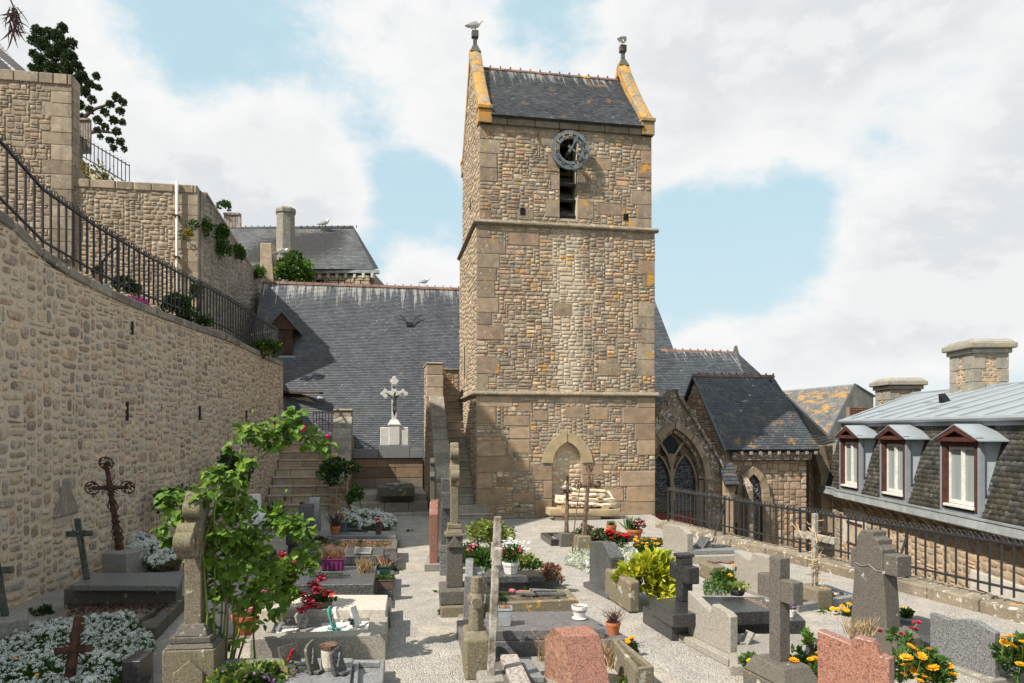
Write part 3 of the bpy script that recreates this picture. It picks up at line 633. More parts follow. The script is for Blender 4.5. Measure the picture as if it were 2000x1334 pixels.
# niche stones
r = pack(.84, 0, 2.02, .07, .065, (2, 3, 4), (1, 2, 2), (), inside=lambda u, z: in_arch(u+2.11, z, 2.53, .40, 1.42, 2.02))
ms.face((2.11, .16, 0), (1, 0, 0), (0, -1, 0), r, 'rubble', M_['niche_stone'], .04, .016, 'infill_stone')
# left side (only seen at a glancing angle)
for (z0, z1, b0, b1, x) in ((0, Z1-.1, 0, DP, 0), (Z1, Z2-.12, .01, DP-.01, .01), (Z2, 10.9, .08, DP-.08, S0)):
    dr = [(DP-3.0, DP-2.45, 3.9, 4.95)] if z0 == Z1 else []
    r = pack(b1-b0, z0, z1, .085, .075, (2, 3, 4), (1, 2, 2), [(h[0], h[1], h[2], h[3]) for h in dr])
    ms.face((x, b1, 0), (0, -1, 0), (-1, 0, 0), r, 'coursed', M_['tower_left_stone'], .03, .013)
r = pack(DP-.16, 10.9, 13.1, .085, .075, (2, 3, 4), (1, 2), (), inside=lambda u, z: abs(u-2.05) < (13.1-z)/2.2*2.05)
ms.face((S0, DP-.08, 0), (0, -1, 0), (-1, 0, 0), r, 'coursed', M_['tower_left_stone'], .03, .013)
# right side
for (z0, z1, x) in ((-.2, Z1-.1, W_), (Z1, Z2-.12, W_-.01), (Z2, 10.9, S1)):
    ms.face((x, 0.08, 0), (0, 1, 0), (1, 0, 0), pack(DP-.16, z0, z1, .17, .15, (2, 3, 4), (1, 2, 2)), 'coursed', M_['tower_stone'], .03, .013)
ms.done(300)
arch_ring(tw, 2.53, .42, .72, 1.45, 2.06, 2.33, -.045, .16, 'arch_stone', 1)
for a, b, z0, z1 in ((1.22, 1.36, 8.26, 8.44), (4.17, 4.31, 8.26, 8.44)):
    MB().box(a, b, .058, .1, z0, z1).build('putlog_hole', M_['dark_void'], tw, True)
# loop slits on the left side
m = MB(); m.box(-.02, .02, 2.25, 2.65, 3.95, 4.9); m.build('side_window', M_['dark_void'], tw, True)
m = MB(); m.box(-.04, .02, 2.66, 2.9, 3.7, 5.0); m.box(-.04, .02, 2.0, 2.24, 3.7, 5.0); m.build('window_jamb', M_['tower_left_stone'], tw, True)
MB().box(S0-.03, S0+.02, 1.9, 2.0, 8.9, 9.15).build('vent_slit', M_['dark_void'], tw, True)
# string courses: sloped top, undercut
def string(z, x0, x1, y0, y1, pr=.095):
    prof = [(0, .045), (pr, -.025), (pr, -.055), (.03, -.10), (0, -.10)]
    xs = np.linspace(x0-pr, x1+pr, 9)
    for i in range(8):
        m = MB(); m.prism([(xs[i]+.004, y0-p, z+q+random.uniform(-.006, .006)) for p, q in prof], (xs[i+1]-xs[i]-.008, 0, 0)); m.build('string_course', M_['string_stone'], tw, True)
    for q_ in ([(x0-p, y0, z+q) for p, q in prof], [(x1+p, y0, z+q) for p, q in prof]): MB().prism(q_, (0, y1-y0, 0)).build('string_course', M_['string_stone'], tw, True)
string(Z1, 0, W_, 0, DP); string(Z2, .01, W_-.01, .01, DP)
# cornice blocks
xs = [S0, .85, 1.62, 2.3, 2.86, 3.6, 4.3, S1]
for i in range(7):
    MB().box(xs[i]+.006, xs[i+1]-.006, -.02, .5, 10.66, 10.895).build('cornice_stone', M_['cornice_stone'], tw, True, bevel=.015)
# roof
rz = 13.2; RB = 2.13
def rpt(x, t): return (x, -.1+(RB+.1)*t, 10.86+(rz-10.86)*t)
slates(tw, (S0+.3, -.1, 10.87), (S1-.28, -.1, 10.87), (S0+.3, RB, rz), (S1-.28, RB, rz), .082, .15, M_['slate_tower'], local=True)
slates(tw, (S1-.28, DP+.1, 10.87), (S0+.3, DP+.1, 10.87), (S1-.28, RB, rz), (S0+.3, RB, rz), .16, .3, M_['slate_tower'], local=True)
ridge_tiles(tw, (S0+.33, RB, rz+.03), (S1-.3, RB, rz+.03), M_['ridge_clay_dark'], local=True, r=.085, step=.3)
for side, x0 in ((0, S0-.03), (1, S1-.31)):
    for fb in (0, 1):
        n = 5
        for i in range(n):
            t0 = i/n; t1 = (i+1)/n-.006
            def cp(t):
                y = .02+(RB-.02)*t; z = 11.12+(13.72-11.12)*t+(.10*(2*t-1)**2-.02)
                return (y if not fb else DP-y, z)
            (ya, za), (yb, zb) = cp(t0), cp(t1)
            m = MB(); m.prism([(x0, ya, za-.42), (x0, yb, zb-.42), (x0, yb, zb-.03), (x0+.17, yb, zb+.05), (x0+.34, yb, zb-.03), (x0+.34, yb, zb-.42), ][:0] or [(x0, ya, za-.40), (x0, ya, za-.02), (x0+.17, ya, za+.05), (x0+.34, ya, za-.02), (x0+.34, ya, za-.40)], (0, yb-ya, zb-za))
            m.build('coping_stone', M_['lichen_coping'], tw, True, bevel=.02)
        # kneeler
        yk = -.02 if not fb else DP-.28
        m = MB(); m.box(x0-.02, x0+.36, yk-.04, yk+.34, 10.66, 11.02); m.prism([(x0-.04, yk-.08, 11.03), (x0+.38, yk-.08, 11.03), (x0+.38, yk+.3, 11.03), (x0-.04, yk+.3, 11.03)], (0, .0, .10)); m.prism([(x0, yk-.02, 11.13), (x0+.34, yk-.02, 11.13), (x0+.34, yk+.22, 11.13), (x0, yk+.22, 11.13)], (0, .06, .09))
        m.build('kneeler', M_['lichen_coping'], tw, True, bevel=.02)
    xc = x0+.17
    m = MB(); m.taper([(xc-.17, RB-.17), (xc+.17, RB-.17), (xc+.17, RB+.17), (xc-.17, RB+.17)], (xc, RB), .42, 13.62, 13.86); m.box(xc-.055, xc+.055, RB-.055, RB+.055, 13.86, 14.12); m.box(xc-.10, xc+.10, RB-.09, RB+.09, 14.1, 14.3)
    m.build('finial', M_['concrete'], tw, True, bevel=.012)
# clock
cc = Matrix.Translation((clk[0], -.14, clk[1])) @ Matrix.Rotation(math.pi/2, 4, 'X')
def annulus(r0, r1, z0, z1, n=40):
    m = MB(); pr = [(r0, z0), (r1, z0), (r1, z1), (r0, z1)]
    vs = [Vector((r*math.cos(2*math.pi*k/n), r*math.sin(2*math.pi*k/n), z)) for r, z in pr for k in range(n)]
    return m.add([cc @ v for v in vs], [(i*n+k, i*n+(k+1) % n, ((i+1) % 4)*n+(k+1) % n, ((i+1) % 4)*n+k) for i in range(4) for k in range(n)])
cl = annulus(.43, .535, -.04, .04).build('clock_ring', M_['clock_metal'], tw, True)
annulus(.315, .395, -.03, .03).build('inner_ring', M_['clock_metal'], cl, True)
ROM = ['XII', 'I', 'II', 'III', 'IIII', 'V', 'VI', 'VII', 'VIII', 'IX', 'X', 'XI']
for h, s in enumerate(ROM):
    m = MB(); wd = {'I': .026, 'V': .05, 'X': .055}; tot = sum(wd[c] for c in s); x = -tot/2; Rh = cc @ Matrix.Rotation(-2*math.pi*h/12, 4, 'Z') @ Matrix.Translation((0, .412, .05))
    for c in s:
        w0 = wd[c]; xm = x+w0/2
        def bar(xa, xb): m.prism([Rh @ Vector(p) for p in ((xa-.0065, -.055, -.012), (xa+.0065, -.055, -.012), (xb+.0065, .055, -.012), (xb-.0065, .055, -.012))], Rh.to_3x3() @ Vector((0, 0, .022)))
        if c == 'I': bar(xm, xm)
        elif c == 'V': bar(xm, xm-.018); bar(xm, xm+.018)
        else: bar(xm-.019, xm+.019); bar(xm+.019, xm-.019)
        x += w0
    m.build('numeral', M_['gold_paint' if h in (0, 10, 11, 9, 5) else 'clock_metal'], cl, True)
for ang, ln, wd in ((26, .49, .034), (124, .50, .040)):
    Rh = cc @ Matrix.Rotation(-math.radians(ang), 4, 'Z'); m = MB()
    pl = [(-.012, -.02), (-.03, .1), (-.012, .14), (-wd, .25), (-.012, .34), (-.022, .40), (0, ln), (.022, .40), (.012, .34), (wd, .25), (.012, .14), (.03, .1), (.012, -.02)]
    m.prism([Rh @ Vector((x, y, .10+.02*(ang > 90))) for x, y in pl], Rh.to_3x3() @ Vector((0, 0, .018))); m.build('hand', M_['clock_metal'], cl, True)
m = MB()
for ang in (-45, 216):
    Rh = cc @ Matrix.Rotation(-math.radians(ang), 4, 'Z'); m.prism([Rh @ Vector(p) for p in ((-.018, 0, .1), (-.035, .11, .1), (.035, .11, .1), (.018, 0, .1))], Rh.to_3x3() @ Vector((0, 0, .03)))
m.lathe([(.045, -.2), (.045, .05), (.03, .14), (.002, .15)], M=None, n=10); m.V = [tuple(cc @ Vector(v)) if i >= 16 else v for i, v in enumerate(m.V)]
m.tube([cc @ Vector((0, 0, -.05)), cc @ Vector((0, 0, -.9))], .03)
m.build('clock_hub', M_['clock_metal'], cl, True)
m = MB()
for a in (45, 135, 225, 315):
    c_, s_ = math.cos(math.radians(a)), math.sin(math.radians(a)); m.tube([cc @ Vector((c_*.48, s_*.48, 0)), cc @ Vector((c_*.48, s_*.48, -.22))], .02)
    m.tube([cc @ Vector((c_*.38, s_*.38, 0)), cc @ Vector((c_*.45, s_*.45, 0))], .012, 4)
m.build('clock_bracket', M_['clock_metal'], cl, True)
# louvres
for i, z in enumerate((8.36, 8.80, 9.24)):
    m = MB(); m.prism([(OA+.01, .22, z-.05), (OA+.01, .24, z), (OA+.01, .95, z+.46), (OA+.01, .95, z+.40)], (OB-OA-.02, 0, 0)); lv = m.build('louvre', M_['grey_wood'], tw, True)
    slates(lv, (OA+.015, .2, z-.02), (OB-.015, .2, z-.02), (OA+.015, .9, z+.44), (OB-.015, .9, z+.44), .09, .12, M_['slate_mansard'], local=True)
m = MB(); m.box(OA+.02, OA+.09, .62, .72, 9.6, 10.6); m.box(OB-.13, OB-.04, .6, .72, 9.5, 10.6); m.box(OA, OB, .55, .7, 9.58, 9.68); m.build('bell_frame', M_['brown_wood'], tw, True)
m = MB()
for i in range(14): m.tube([(OA+.03+i*.034, .09, OZ+.01), (OA+.03+i*.034, .07, OZ+.12)], .003, 3)
m.build('bird_spikes', M_['iron'], tw, True)
MB().box(1.7, 1.71, .02, .06, 10.33, 10.5, ).build('sundial_pin', M_['iron'], tw, True)

# ================================================================= STAIR BESIDE THE TOWER
ts = thing('tower_stairs', 'steep straight flight of granite steps climbing along the left side of the tower', 'stairs', TO, TR)
for i in range(16):
    z = .11+.2267*i; y = -.25+.295*i; x1 = .42 if i == 0 else .30 if i == 1 else -.005
    if i < 3: m = MB().box(-.62, x1, y, min(y+.32, -.012) if False else y+.31, z-.227, z)
    else: m = MB().box(-.62, x1, y, y+.31, z-.24, z)
    if i < 2: m = MB().box(-.62, x1, y, -.035 if y+.31 > -.03 else y+.31, z-.227, z)
    m.build('step', M_['step_grey' if i < 4 else 'step_stone'], ts, True, bevel=.018)
    MB().box(-.62, x1, y-.025, min(y+.3, -.036) if i < 2 else y+.3, z+.001, z+.03).build('tread', M_['skylit_tread'], ts, True, bevel=.01)  # lighter plate paints the sky's light on top of each step
MB().prism([(-.61, .1, -.1), (-.61, 4.2, -.1), (-.61, 4.2, 3.2), (-.61, .1, .02)], (.6, 0, 0)).build('stair_core', M_['tower_mortar'], ts, True)
sp_ = Masonry(ts)
pw = [(.0, -.1), (3.0, -.1), (3.0, 3.3), (0, .98)]
m = MB(); m.prism([(-1.07, b-.05, z) for b, z in pw], (.42, 0, 0)); m.build('parapet_core', M_['upper_mortar'], ts, True)
n = 7
for i in range(n):
    b0 = -.08+i*(2.93/n); b1 = b0+2.93/n-.012; f = lambda b: 1.0+(b+.08)*(2.34/2.93)
    MB().prism([(-1.09, b0, f(b0)-.02), (-1.09, b1, f(b1)-.02), (-1.09, b1, f(b1)+.10), (-1.09, b0, f(b0)+.10)], (.46, 0, 0)).build('coping_stone', M_['wall_coping'], ts, True, bevel=.03)
sp_.face((-1.07, -.05, 0), (1, 0, 0), (0, -1, 0), pack(.42, 0, .95, .07, .08, (2, 3), (1, 2)), 'coursed', M_['upper_stone'], .03)
sp_.face((-1.07, 2.9, 0), (0, -1, 0), (-1, 0, 0), pack(2.9, 0, 3.2, .1, .08, (2, 3, 4), (1, 2, 2), inside=lambda u, z: z < .9+(2.9-u)*.8), 'coursed', M_['upper_stone'], .03)
m = MB(); m.box(-1.13, -.68, 2.86, 4.5, 0, 4.38); m.build('pier_core', M_['upper_mortar'], ts, True)
z = 2.4
while z < 4.35:
    h = min(random.uniform(.3, .5), 4.38-z); h = 4.38-z if 4.38-z-h < .15 else h
    MB().box(-1.16, -.65, 2.82, 3.3, z+.006, z+h-.006).build('pier_stone', M_['upper_quoin'], ts, True, bevel=.02); z += h
MB().box(-1.18, -.63, 2.8, 4.52, 4.385, 4.44).build('pier_cap', M_['upper_quoin'], ts, True, bevel=.02)
sp_.face((-1.13, 4.5, 0), (0, -1, 0), (-1, 0, 0), pack(1.6, 0, 4.38, .1, .08, (2, 3, 4), (1, 2, 2)), 'coursed', M_['upper_stone'], .03)
m = MB(); m.box(-.64, 0, 4.5, 4.9, 0, 4.34); m.build('landing_wall', M_['tower_mortar'], ts, True)
sp_.face((-.64, 4.5, 0), (1, 0, 0), (0, -1, 0), pack(.64, 3.3, 4.32, .08, .07, (2, 3), (1, 2)), 'coursed', M_['tower_stone'], .03)
MB().box(-.68, .0, 4.44, 4.95, 4.345, 4.42).build('landing_coping', M_['wall_coping'], ts, True, bevel=.02)
sp_.done(300)

# ================================================================= CHURCH (long slate roof)
ch = thing('church', 'granite church with long steep slate roof behind the tower', 'church', TO, TR)
RBc, RZc, SLP = 12.0, 8.48, 1.14
def roofz(b): return RZc-SLP*(RBc-b)
A0, A1 = -7.4, 9.7
MB().prism([(A0, 5.62, .9), (A0, RBc, 8.3), (A0, 18.4, .9), (A0, 18.4, -4.2), (A0, 5.62, -4.2)], (A1-A0-.1, 0, 0)).build('church_wall', M_['chapel_mortar'], ch, True)
slates(ch, (A0, 5.3, roofz(5.3)), (A1, 5.3, roofz(5.3)), (A0, RBc, RZc), (A1, RBc, RZc), .087, .155, M_['slate_church'], local=True, thick=.02, name='slates')
slates(ch, (A1, 18.7, roofz(5.3)), (A0, 18.7, roofz(5.3)), (A1, RBc, RZc), (A0, RBc, RZc), .3, .4, M_['slate_church'], local=True)
ridge_tiles(ch, (A0, RBc, RZc+.05), (A1, RBc, RZc+.05), M_['ridge_clay'], local=True, r=.11, step=.34)
def roof_hit(px, py, off=0.0):
    """point of the church roof plane seen at a pixel"""
    d = Vector(((px-1000)/F, 1, -(py-YH)/F)); n = (MT.to_3x3() @ Vector((0, -SLP, 1))); p0 = Vector(L(0, RBc, RZc+off))
    return LL(CAMP+d*((p0-CAMP).dot(n)/d.dot(n)))
# little dormer
q = roof_hit(555, 695); dz = q.z; dx0 = q.x-.42; dx1 = q.x+.30; yb = q.y-.02
dm = MB().box(dx0, dx1, yb+.02, yb+1.2, dz, dz+1.05).build('dormer', M_['brown_wood'], ch, True)
for i in range(5): MB().box(dx0+.06+i*.12, dx0+.17+i*.12, yb-.01, yb+.018, dz+.06, dz+.95).build('board', M_['brown_wood'], dm, True)
MB().prism([(dx0-.2, yb-.1, dz+1.0), (dx1+.2, yb-.1, dz+1.0), ((dx0+dx1)/2, yb-.1, dz+1.62)], (0, .12, 0)).build('pediment', M_['brown_wood'], dm, True)
m = MB()
xm = (dx0+dx1)/2
for sgn in (-1, 1):
    xe = xm+sgn*((dx1-dx0)/2+.28); m.prism([(xm, yb-.2, dz+1.72), (xe, yb-.2, dz+.98), (xe, yb-.2, dz+.88), (xm, yb-.2, dz+1.62)], (0, 1.9, 0))
m.build('dormer_roof', M_['slate_church'], dm, True)
MB().box(dx0, dx1+.12, yb-.06, yb+.1, dz-.28, dz-.0).build('flashing', M_['zinc'], dm, True)
MB().box(dx0+.08, dx1-.08, yb-.03, yb-.012, dz+.10, dz+.16).build('batten', M_['brown_wood'], dm, True)
# roof hook with small box
q = roof_hit(800, 636); m = MB(); m.box(q.x-.13, q.x+.13, q.y-.12, q.y+.1, q.z-.02, q.z+.12)
for sgn in (-1, 1): m.tube([(q.x+sgn*.12, q.y-.05, q.z+.1), (q.x+sgn*.22, q.y+.08, q.z+.33), (q.x+sgn*.42, q.y+.16, q.z+.46), (q.x+sgn*.55, q.y+.22, q.z+.44)], [.03, .035, .025, .015])
m.build('roof_vent', M_['iron'], ch, True)
# nave roof and tall slope seen right of the tower
zr2 = 5.68
P0 = Vector(P(1290, 683, 30)); P1 = Vector(P(1437, 688, 30.6)); B1 = Vector(P(1476, 790, 27.6)); B0 = Vector(P(1250, 792, 27.2)); B2 = Vector(P(1560, 800, 29.5))
slates(ch, B0, B1, P0, P1, .11, .19, M_['slate_nave'])
slates(ch, B1, B2, P1, P1+Vector((.05, .05, 0)), .11, .19, M_['slate_nave'])
ridge_tiles(ch, P0, P1, M_['ridge_clay'], r=.1, step=.33)
m = MB(); m.taper([(P1.x-.12, P1.y-.12), (P1.x+.12, P1.y-.12), (P1.x+.12, P1.y+.12), (P1.x-.12, P1.y+.12)], (P1.x, P1.y), .4, P1.z-.1, P1.z+.28); m.build('ridge_finial', M_['concrete'], ch, bevel=.02)
MB().prism([B0+Vector((0, .1, -.1)), B1+Vector((0, .1, -.1)), P1-Vector((0, -.1, .15)), P0-Vector((0, -.1, .15))], (0, 2.5, -1.5)).build('nave_wall', M_['chapel_mortar'], ch)

# ================================================================= SIDE CHAPEL
cp = thing('side_chapel', 'low stone chapel with slate gable roof and pointed traceried window right of the tower', 'chapel', TO, TR)
mc = Masonry(cp)
EB, EZ, RB2, RZ2, V0, V1 = 1.62, 1.75, 3.95, 4.23, 8.03, 11.15
MB().prism([(V0+.05, 1.9, -4.2), (V0+.05, 1.9, 1.85), (V0+.05, RB2, 4.1), (V0+.05, 6.0, 1.85), (V0+.05, 6.0, -4.2)], (V1-V0-.25, 0, 0)).build('chapel_wall', M_['chapel_mortar'], cp, True)
MB().box(W_+.25, V0+.1, 1.75, 5.0, -4.2, 1.2).build('bay_wall', M_['chapel_mortar'], cp, True)
slates(cp, (V0, EB, EZ), (V1+.12, EB, EZ), (V0-.02, RB2, RZ2), (V1-.15, RB2, RZ2), .098, .17, M_['slate_chapel'], local=True)
slates(cp, (V1+.1, 6.3, EZ), (V0, 6.3, EZ), (V1-.15, RB2, RZ2), (V0, RB2, RZ2), .3, .4, M_['slate_chapel'], local=True)
ridge_tiles(cp, (V0-.05, RB2, RZ2+.04), (V1-.12, RB2, RZ2+.04), M_['ridge_clay'], local=True, r=.09, step=.26)
MB().prism([(V0-.06, EB-.03, EZ-.1), (V0-.06, RB2, RZ2-.06), (V0-.06, RB2, RZ2+.03), (V0-.06, EB-.03, EZ)], (.07, 0, 0)).build('verge_board', M_['slate_nave'], cp, True)
MB().prism([(V0-.06, 6.3, EZ-.1), (V0-.06, RB2, RZ2-.06), (V0-.06, RB2, RZ2+.03), (V0-.06, 6.3, EZ)], (.07, 0, 0)).build('verge_board', M_['slate_nave'], cp, True)
mc.face((V0+.05, 6.0, 0), (0, -1, 0), (-1, 0, 0), pack(4.1, 1.1, 4.0, .09, .08, (2, 3, 4), (1, 2), inside=lambda u, z: abs(u-2.05) < (4.05-z)*.95), 'coursed', M_['chapel_stone'], .03)
m = MB(); m.box(V0+.3, V1-.1, 1.72, 1.9, 1.42, 1.66); m.build('wall_plate', M_['chapel_dark'], cp, True)
for i in range(9): MB().box(V0+.5+i*.32, V0+.58+i*.32, 1.6, 1.95, 1.60, 1.70).build('rafter_end', M_['grey_wood'], cp, True)
# body wall face b=1.9, lancet window
lc = 9.05; lw = .33; lz0 = .35; lz1 = .98
mc.face((V0+.05, 1.9, 0), (1, 0, 0), (0, -1, 0), pack(V1-V0-.25, -3.2, 1.4, .1, .085, (2, 3, 3, 4), (2, 2, 3), [(0, .28, -3.2, .9)], inside=lambda u, z: not in_arch(u+V0+.05, z, lc, lw+.24, lz0, lz1+.25)), 'coursed', M_['chapel_stone'], .03, .013)
def window(parent, cx, w, z0, z1, zb, y, ring, mt, lights=1, mull=None):
    ap = arch_pts(cx, w, z0, z1, 8); m = MB(); m.prism(xz([(cx-w, zb)]+ap+[(cx+w, zb)], y-.03), (0, .02, 0)); wd = m.build('window', M_['leaded_glass'], parent, True)
    arch_ring(parent, cx, w, w+ring, z0, z1, z1+ring*1.1, y-.14, y+.02, mt, 2)
    z = zb; 
    while z < z0-.02:
        h = min(random.uniform(.32, .5), z0-z); h = z0-z if z0-z-h < .12 else h
        for sx_ in (-1, 1):
            e = random.choice((0, .1)); x0 = cx+sx_*w; x1 = cx+sx_*(w+ring+e); MB().box(min(x0, x1), max(x0, x1), y-.14, y+.02, z+.005, z+h-.005).build('jamb_stone', M_[mt], parent, True)
        z += h
    # leading: irregular came network
    lead = MB(); rr = random.Random(int(cx*100)); pts = []
    st = .085
    nx = int(2*w/st)+1; nz = int((z1-zb)/st)+1; G2 = {}
    for i in range(nx+1):
        for k in range(nz+1):
            G2[i, k] = (cx-w+i*st+rr.uniform(-.03, .03), zb+k*st+rr.uniform(-.035, .035))
    for (i, k), (x, z) in G2.items():
        for di, dk in ((1, 0), (0, 1), (1, 1)):
            if (i+di, k+dk) in G2 and rr.random() < (.85 if di+dk == 1 else .35):
                x2, z2 = G2[i+di, k+dk]
                if in_arch(x, z, cx, w-.02, z0, z1-.03) and in_arch(x2, z2, cx, w-.02, z0, z1-.03) :
                    lead.tube([(x, y-.035, z), (x2, y-.035, z2)], .0075, 3)
    lead.build('leading', M_['lead'], wd, True, kind='stuff')
    for z in np.arange(zb+.35, z1-.1, .5):
        if in_arch(cx-w+.03, z, cx, w, z0, z1): MB().box(cx-w, cx+w, y-.06, y-.045, z, z+.018).build('glazing_bar', M_['iron'], wd, True)
    return wd
window(cp, lc, lw, lz0, lz1, -2.2, 1.9, .22, 'chapel_dressed')
# buttresses on the body wall
m = MB(); m.box(V0+.62, V0+.78, 1.35, 1.9, -4.2, .62); m.prism([(V0+.62, 1.35, .62), (V0+.62, 1.9, .62), (V0+.62, 1.9, 1.0)], (.16, 0, 0)); m.build('buttress', M_['chapel_dark'], cp, True)
# window bay: gabled stone front, plane b=1.3
bc = 6.22; bw = .98; bz0 = .85; bz1 = 2.45
outer = [(W_+.02, -4.2)]+[(W_+.02, 1.85), (bc+.02, 3.52), (7.72, 1.25), (7.72, -4.2)]
hole = [(bc+bw, -3.2)]+list(reversed(arch_pts(bc, bw, bz0, bz1, 8)))+[(bc-bw, -3.2)]
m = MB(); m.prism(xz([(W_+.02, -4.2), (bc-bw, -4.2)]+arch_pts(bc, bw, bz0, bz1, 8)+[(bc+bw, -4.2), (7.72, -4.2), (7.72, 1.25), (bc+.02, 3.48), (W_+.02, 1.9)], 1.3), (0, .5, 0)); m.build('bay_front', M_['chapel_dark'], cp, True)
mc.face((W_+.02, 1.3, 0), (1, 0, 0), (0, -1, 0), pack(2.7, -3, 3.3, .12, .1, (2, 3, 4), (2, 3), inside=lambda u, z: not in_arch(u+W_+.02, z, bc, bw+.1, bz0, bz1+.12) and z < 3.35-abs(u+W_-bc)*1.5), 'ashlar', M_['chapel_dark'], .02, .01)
arch_ring(cp, bc, bw-.02, bw+.16, bz0, bz1-.02, bz1+.2, 1.24, 1.45, 'chapel_dressed', 3)
arch_ring(cp, bc, bw-.14, bw-.02, bz0, bz1-.16, bz1-.02, 1.42, 1.62, 'chapel_dark', 2)
for sx_ in (-1, 1): MB().box(*sorted((bc+sx_*(bw-.14), bc+sx_*bw)), 1.4, 1.62, -3.2, bz0-.01).build('jamb', M_['chapel_dressed'], cp, True)
# two lights with tracery
gw = .37
for sx_ in (-1, 1): window(cp, bc+sx_*.42, gw, bz0-.15, bz0+.75, -3.0, 1.66, .05, 'chapel_dressed')
m = MB(); m.prism(xz(arch_pts(bc, .34, bz0+.72, bz1-.22, 5), 1.645), (0, .02, 0)); m.build('window', M_['leaded_glass'], cp, True)
m = MB(); m.prism(xz([(bc-bw, -3)]+arch_pts(bc, bw-.05, bz0, bz1-.1, 8)+[(bc+bw, -3)], 1.68), (0, .05, 0)); m.build('tracery_plate', M_['chapel_dressed'], cp, True)
tr = MB()
tr.box(bc-.05, bc+.05, 1.5, 1.66, -3.0, bz0+.55)
for sx_ in (-1, 1):
    tr.tube([(bc, 1.56, bz0+.3), (bc+sx_*.10, 1.56, bz0+.72), (bc+sx_*.34, 1.56, bz0+1.1), (bc+sx_*.55, 1.56, bz0+1.15)], .045, 5)
    tr.tube([(bc+sx_*.0, 1.56, bz0+.5), (bc-sx_*.04, 1.56, bz0+.8)], .04, 5)
tr.build('mullion', M_['chapel_dressed'], cp, True)
m = MB(); m.box(bc-.75, bc+.8, 1.6, 1.635, -.55, -.2)
m.build('red_pane', M_['red_glass'], cp, True)
# coping of the bay gable
for (p, q_) in (((W_+.02, 1.95), (bc, 3.55)), ((7.78, 1.25), (bc+.03, 3.55))):
    for i in range(4):
        a = Vector((p[0]+(q_[0]-p[0])*i/4, 1.2, p[1]+(q_[1]-p[1])*i/4)); b = Vector((p[0]+(q_[0]-p[0])*((i+1)/4-.01), 1.2, p[1]+(q_[1]-p[1])*((i+1)/4-.01)))
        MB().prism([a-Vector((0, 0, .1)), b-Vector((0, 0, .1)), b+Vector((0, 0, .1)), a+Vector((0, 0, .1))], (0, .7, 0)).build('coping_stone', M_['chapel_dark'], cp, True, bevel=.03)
# buttress with slate cap between bay and body
MB().box(7.73, 8.06, 1.1, 1.95, -4.2, 1.05).build('buttress', M_['chapel_stone'], cp, True)
mc.face((7.73, 1.1, 0), (1, 0, 0), (0, -1, 0), pack(.33, -3, 1.0, .11, .12, (1, 2, 3), (2, 3)), 'ashlar', M_['chapel_stone'], .02, .01)
slates(cp, (7.66, .9, .72), (8.12, .9, .72), (7.66, 1.35, 1.35), (8.12, 1.35, 1.35), .12, .16, M_['slate_nave'], local=True)
mc.done(300)
# lean-to roof and wall farther right
ln = thing('apse', 'small slate roofed stone apse at the right end of the chapel', 'chapel', P(1600, 900, 25.5))
slates(ln, P(1566, 877, 24.4), P(1632, 864, 26.9), P(1505, 740, 24.9), P(1532, 768, 27.4), .11, .18, M_['slate_chapel'])
wp = Vector(P(1580, 872, 24.0)); we = Vector(P(1626, 868, 26.0)); u_ = (we-wp); u_.z = 0; lnw = u_.length; u_.normalize()
MB().prism([(wp.x, wp.y, -4.2), (we.x, we.y, -4.2), (we.x, we.y, 1.82), (wp.x, wp.y, 1.82)], (.1, .9, 0)).build('apse_wall', M_['chapel_mortar'], ln)
ma = Masonry(ln); Mi = FR[ln.name].inverted(); nn = u_.cross(Vector((0, 0, 1)))
ma.face(Mi @ Vector((wp.x, wp.y, 0)), u_, nn, pack(lnw, -3, 1.75, .12, .1, (2, 3, 4), (2, 3)), 'coursed', M_['chapel_stone'], .03); ma.done(200)
m = MB()
for p, q_ in (((1588, 872, 23.6), (1596, 900, 23.7)), ((1596, 900, 23.7), (1604, 930, 23.8)), ((1604, 930, 23.8), (1606, 1040, 23.8))):
    a = Vector(P(*p)); b = Vector(P(*q_)); m.prism([a, b, b+Vector((.35, 0, 0)), a+Vector((.35, 0, 0))], (0, 1.0, 0))
m.build('flying_buttress', M_['chapel_dressed'], ln)
# distant slate roof with orange lichen
fh = thing('distant_house', 'house with old slate roof coated in orange lichen behind the chapel', 'house', P(1610, 900, 38))
a0, a1, b0, b1 = P(1528, 766, 40), P(1670, 753, 38), P(1500, 850, 36), P(1612, 858, 34)
slates(fh, b0, b1, a0, a1, .14, .22, M_['slate_lichen'])
MB().prism([P(1670, 754, 38), P(1706, 775, 39.5), P(1706, 860, 39.5), P(1614, 860, 34.1)], (.1, .3, 0)).build('gable_wall', M_['stucco_grey'], fh)
MB().prism([P(1614, 858, 34), P(1670, 753, 37.95), P(1672, 750, 37.95), P(1618, 858, 34)], (-.1, -.05, .05)).build('verge', M_['slate_nave'], fh)
MB().tube([P(1528, 765, 40), P(1671, 751.5, 38)], .07).build('ridge', M_['zinc'], fh)
MB().tube([P(1671, 751.5, 38), P(1708, 774, 39.5)], .07).build('verge', M_['slate_nave'], fh)
MB().prism([P(1500, 856, 36.2), P(1614, 860, 34.1), P(1614, 1000, 34.1), P(1500, 1000, 36.2)], (0, .3, 0)).build('house_wall', M_['stucco_grey'], fh)
br = thing('brick_wall', 'small red brick wall standing against the chimney behind the zinc roof', 'wall', P(1680, 830, 30))
MB().prism([P(1659, 795, 30), P(1706, 795, 31), P(1706, 880, 31), P(1659, 880, 30)], (0, .3, 0)).build('mortar_core', M_['chapel_mortar'], br)
mb_ = Masonry(br); pa = Vector(P(1659, 795, 30)); pb = Vector(P(1706, 795, 31)); u_ = pb-pa; u_.z = 0; lw_ = u_.length; u_.normalize()
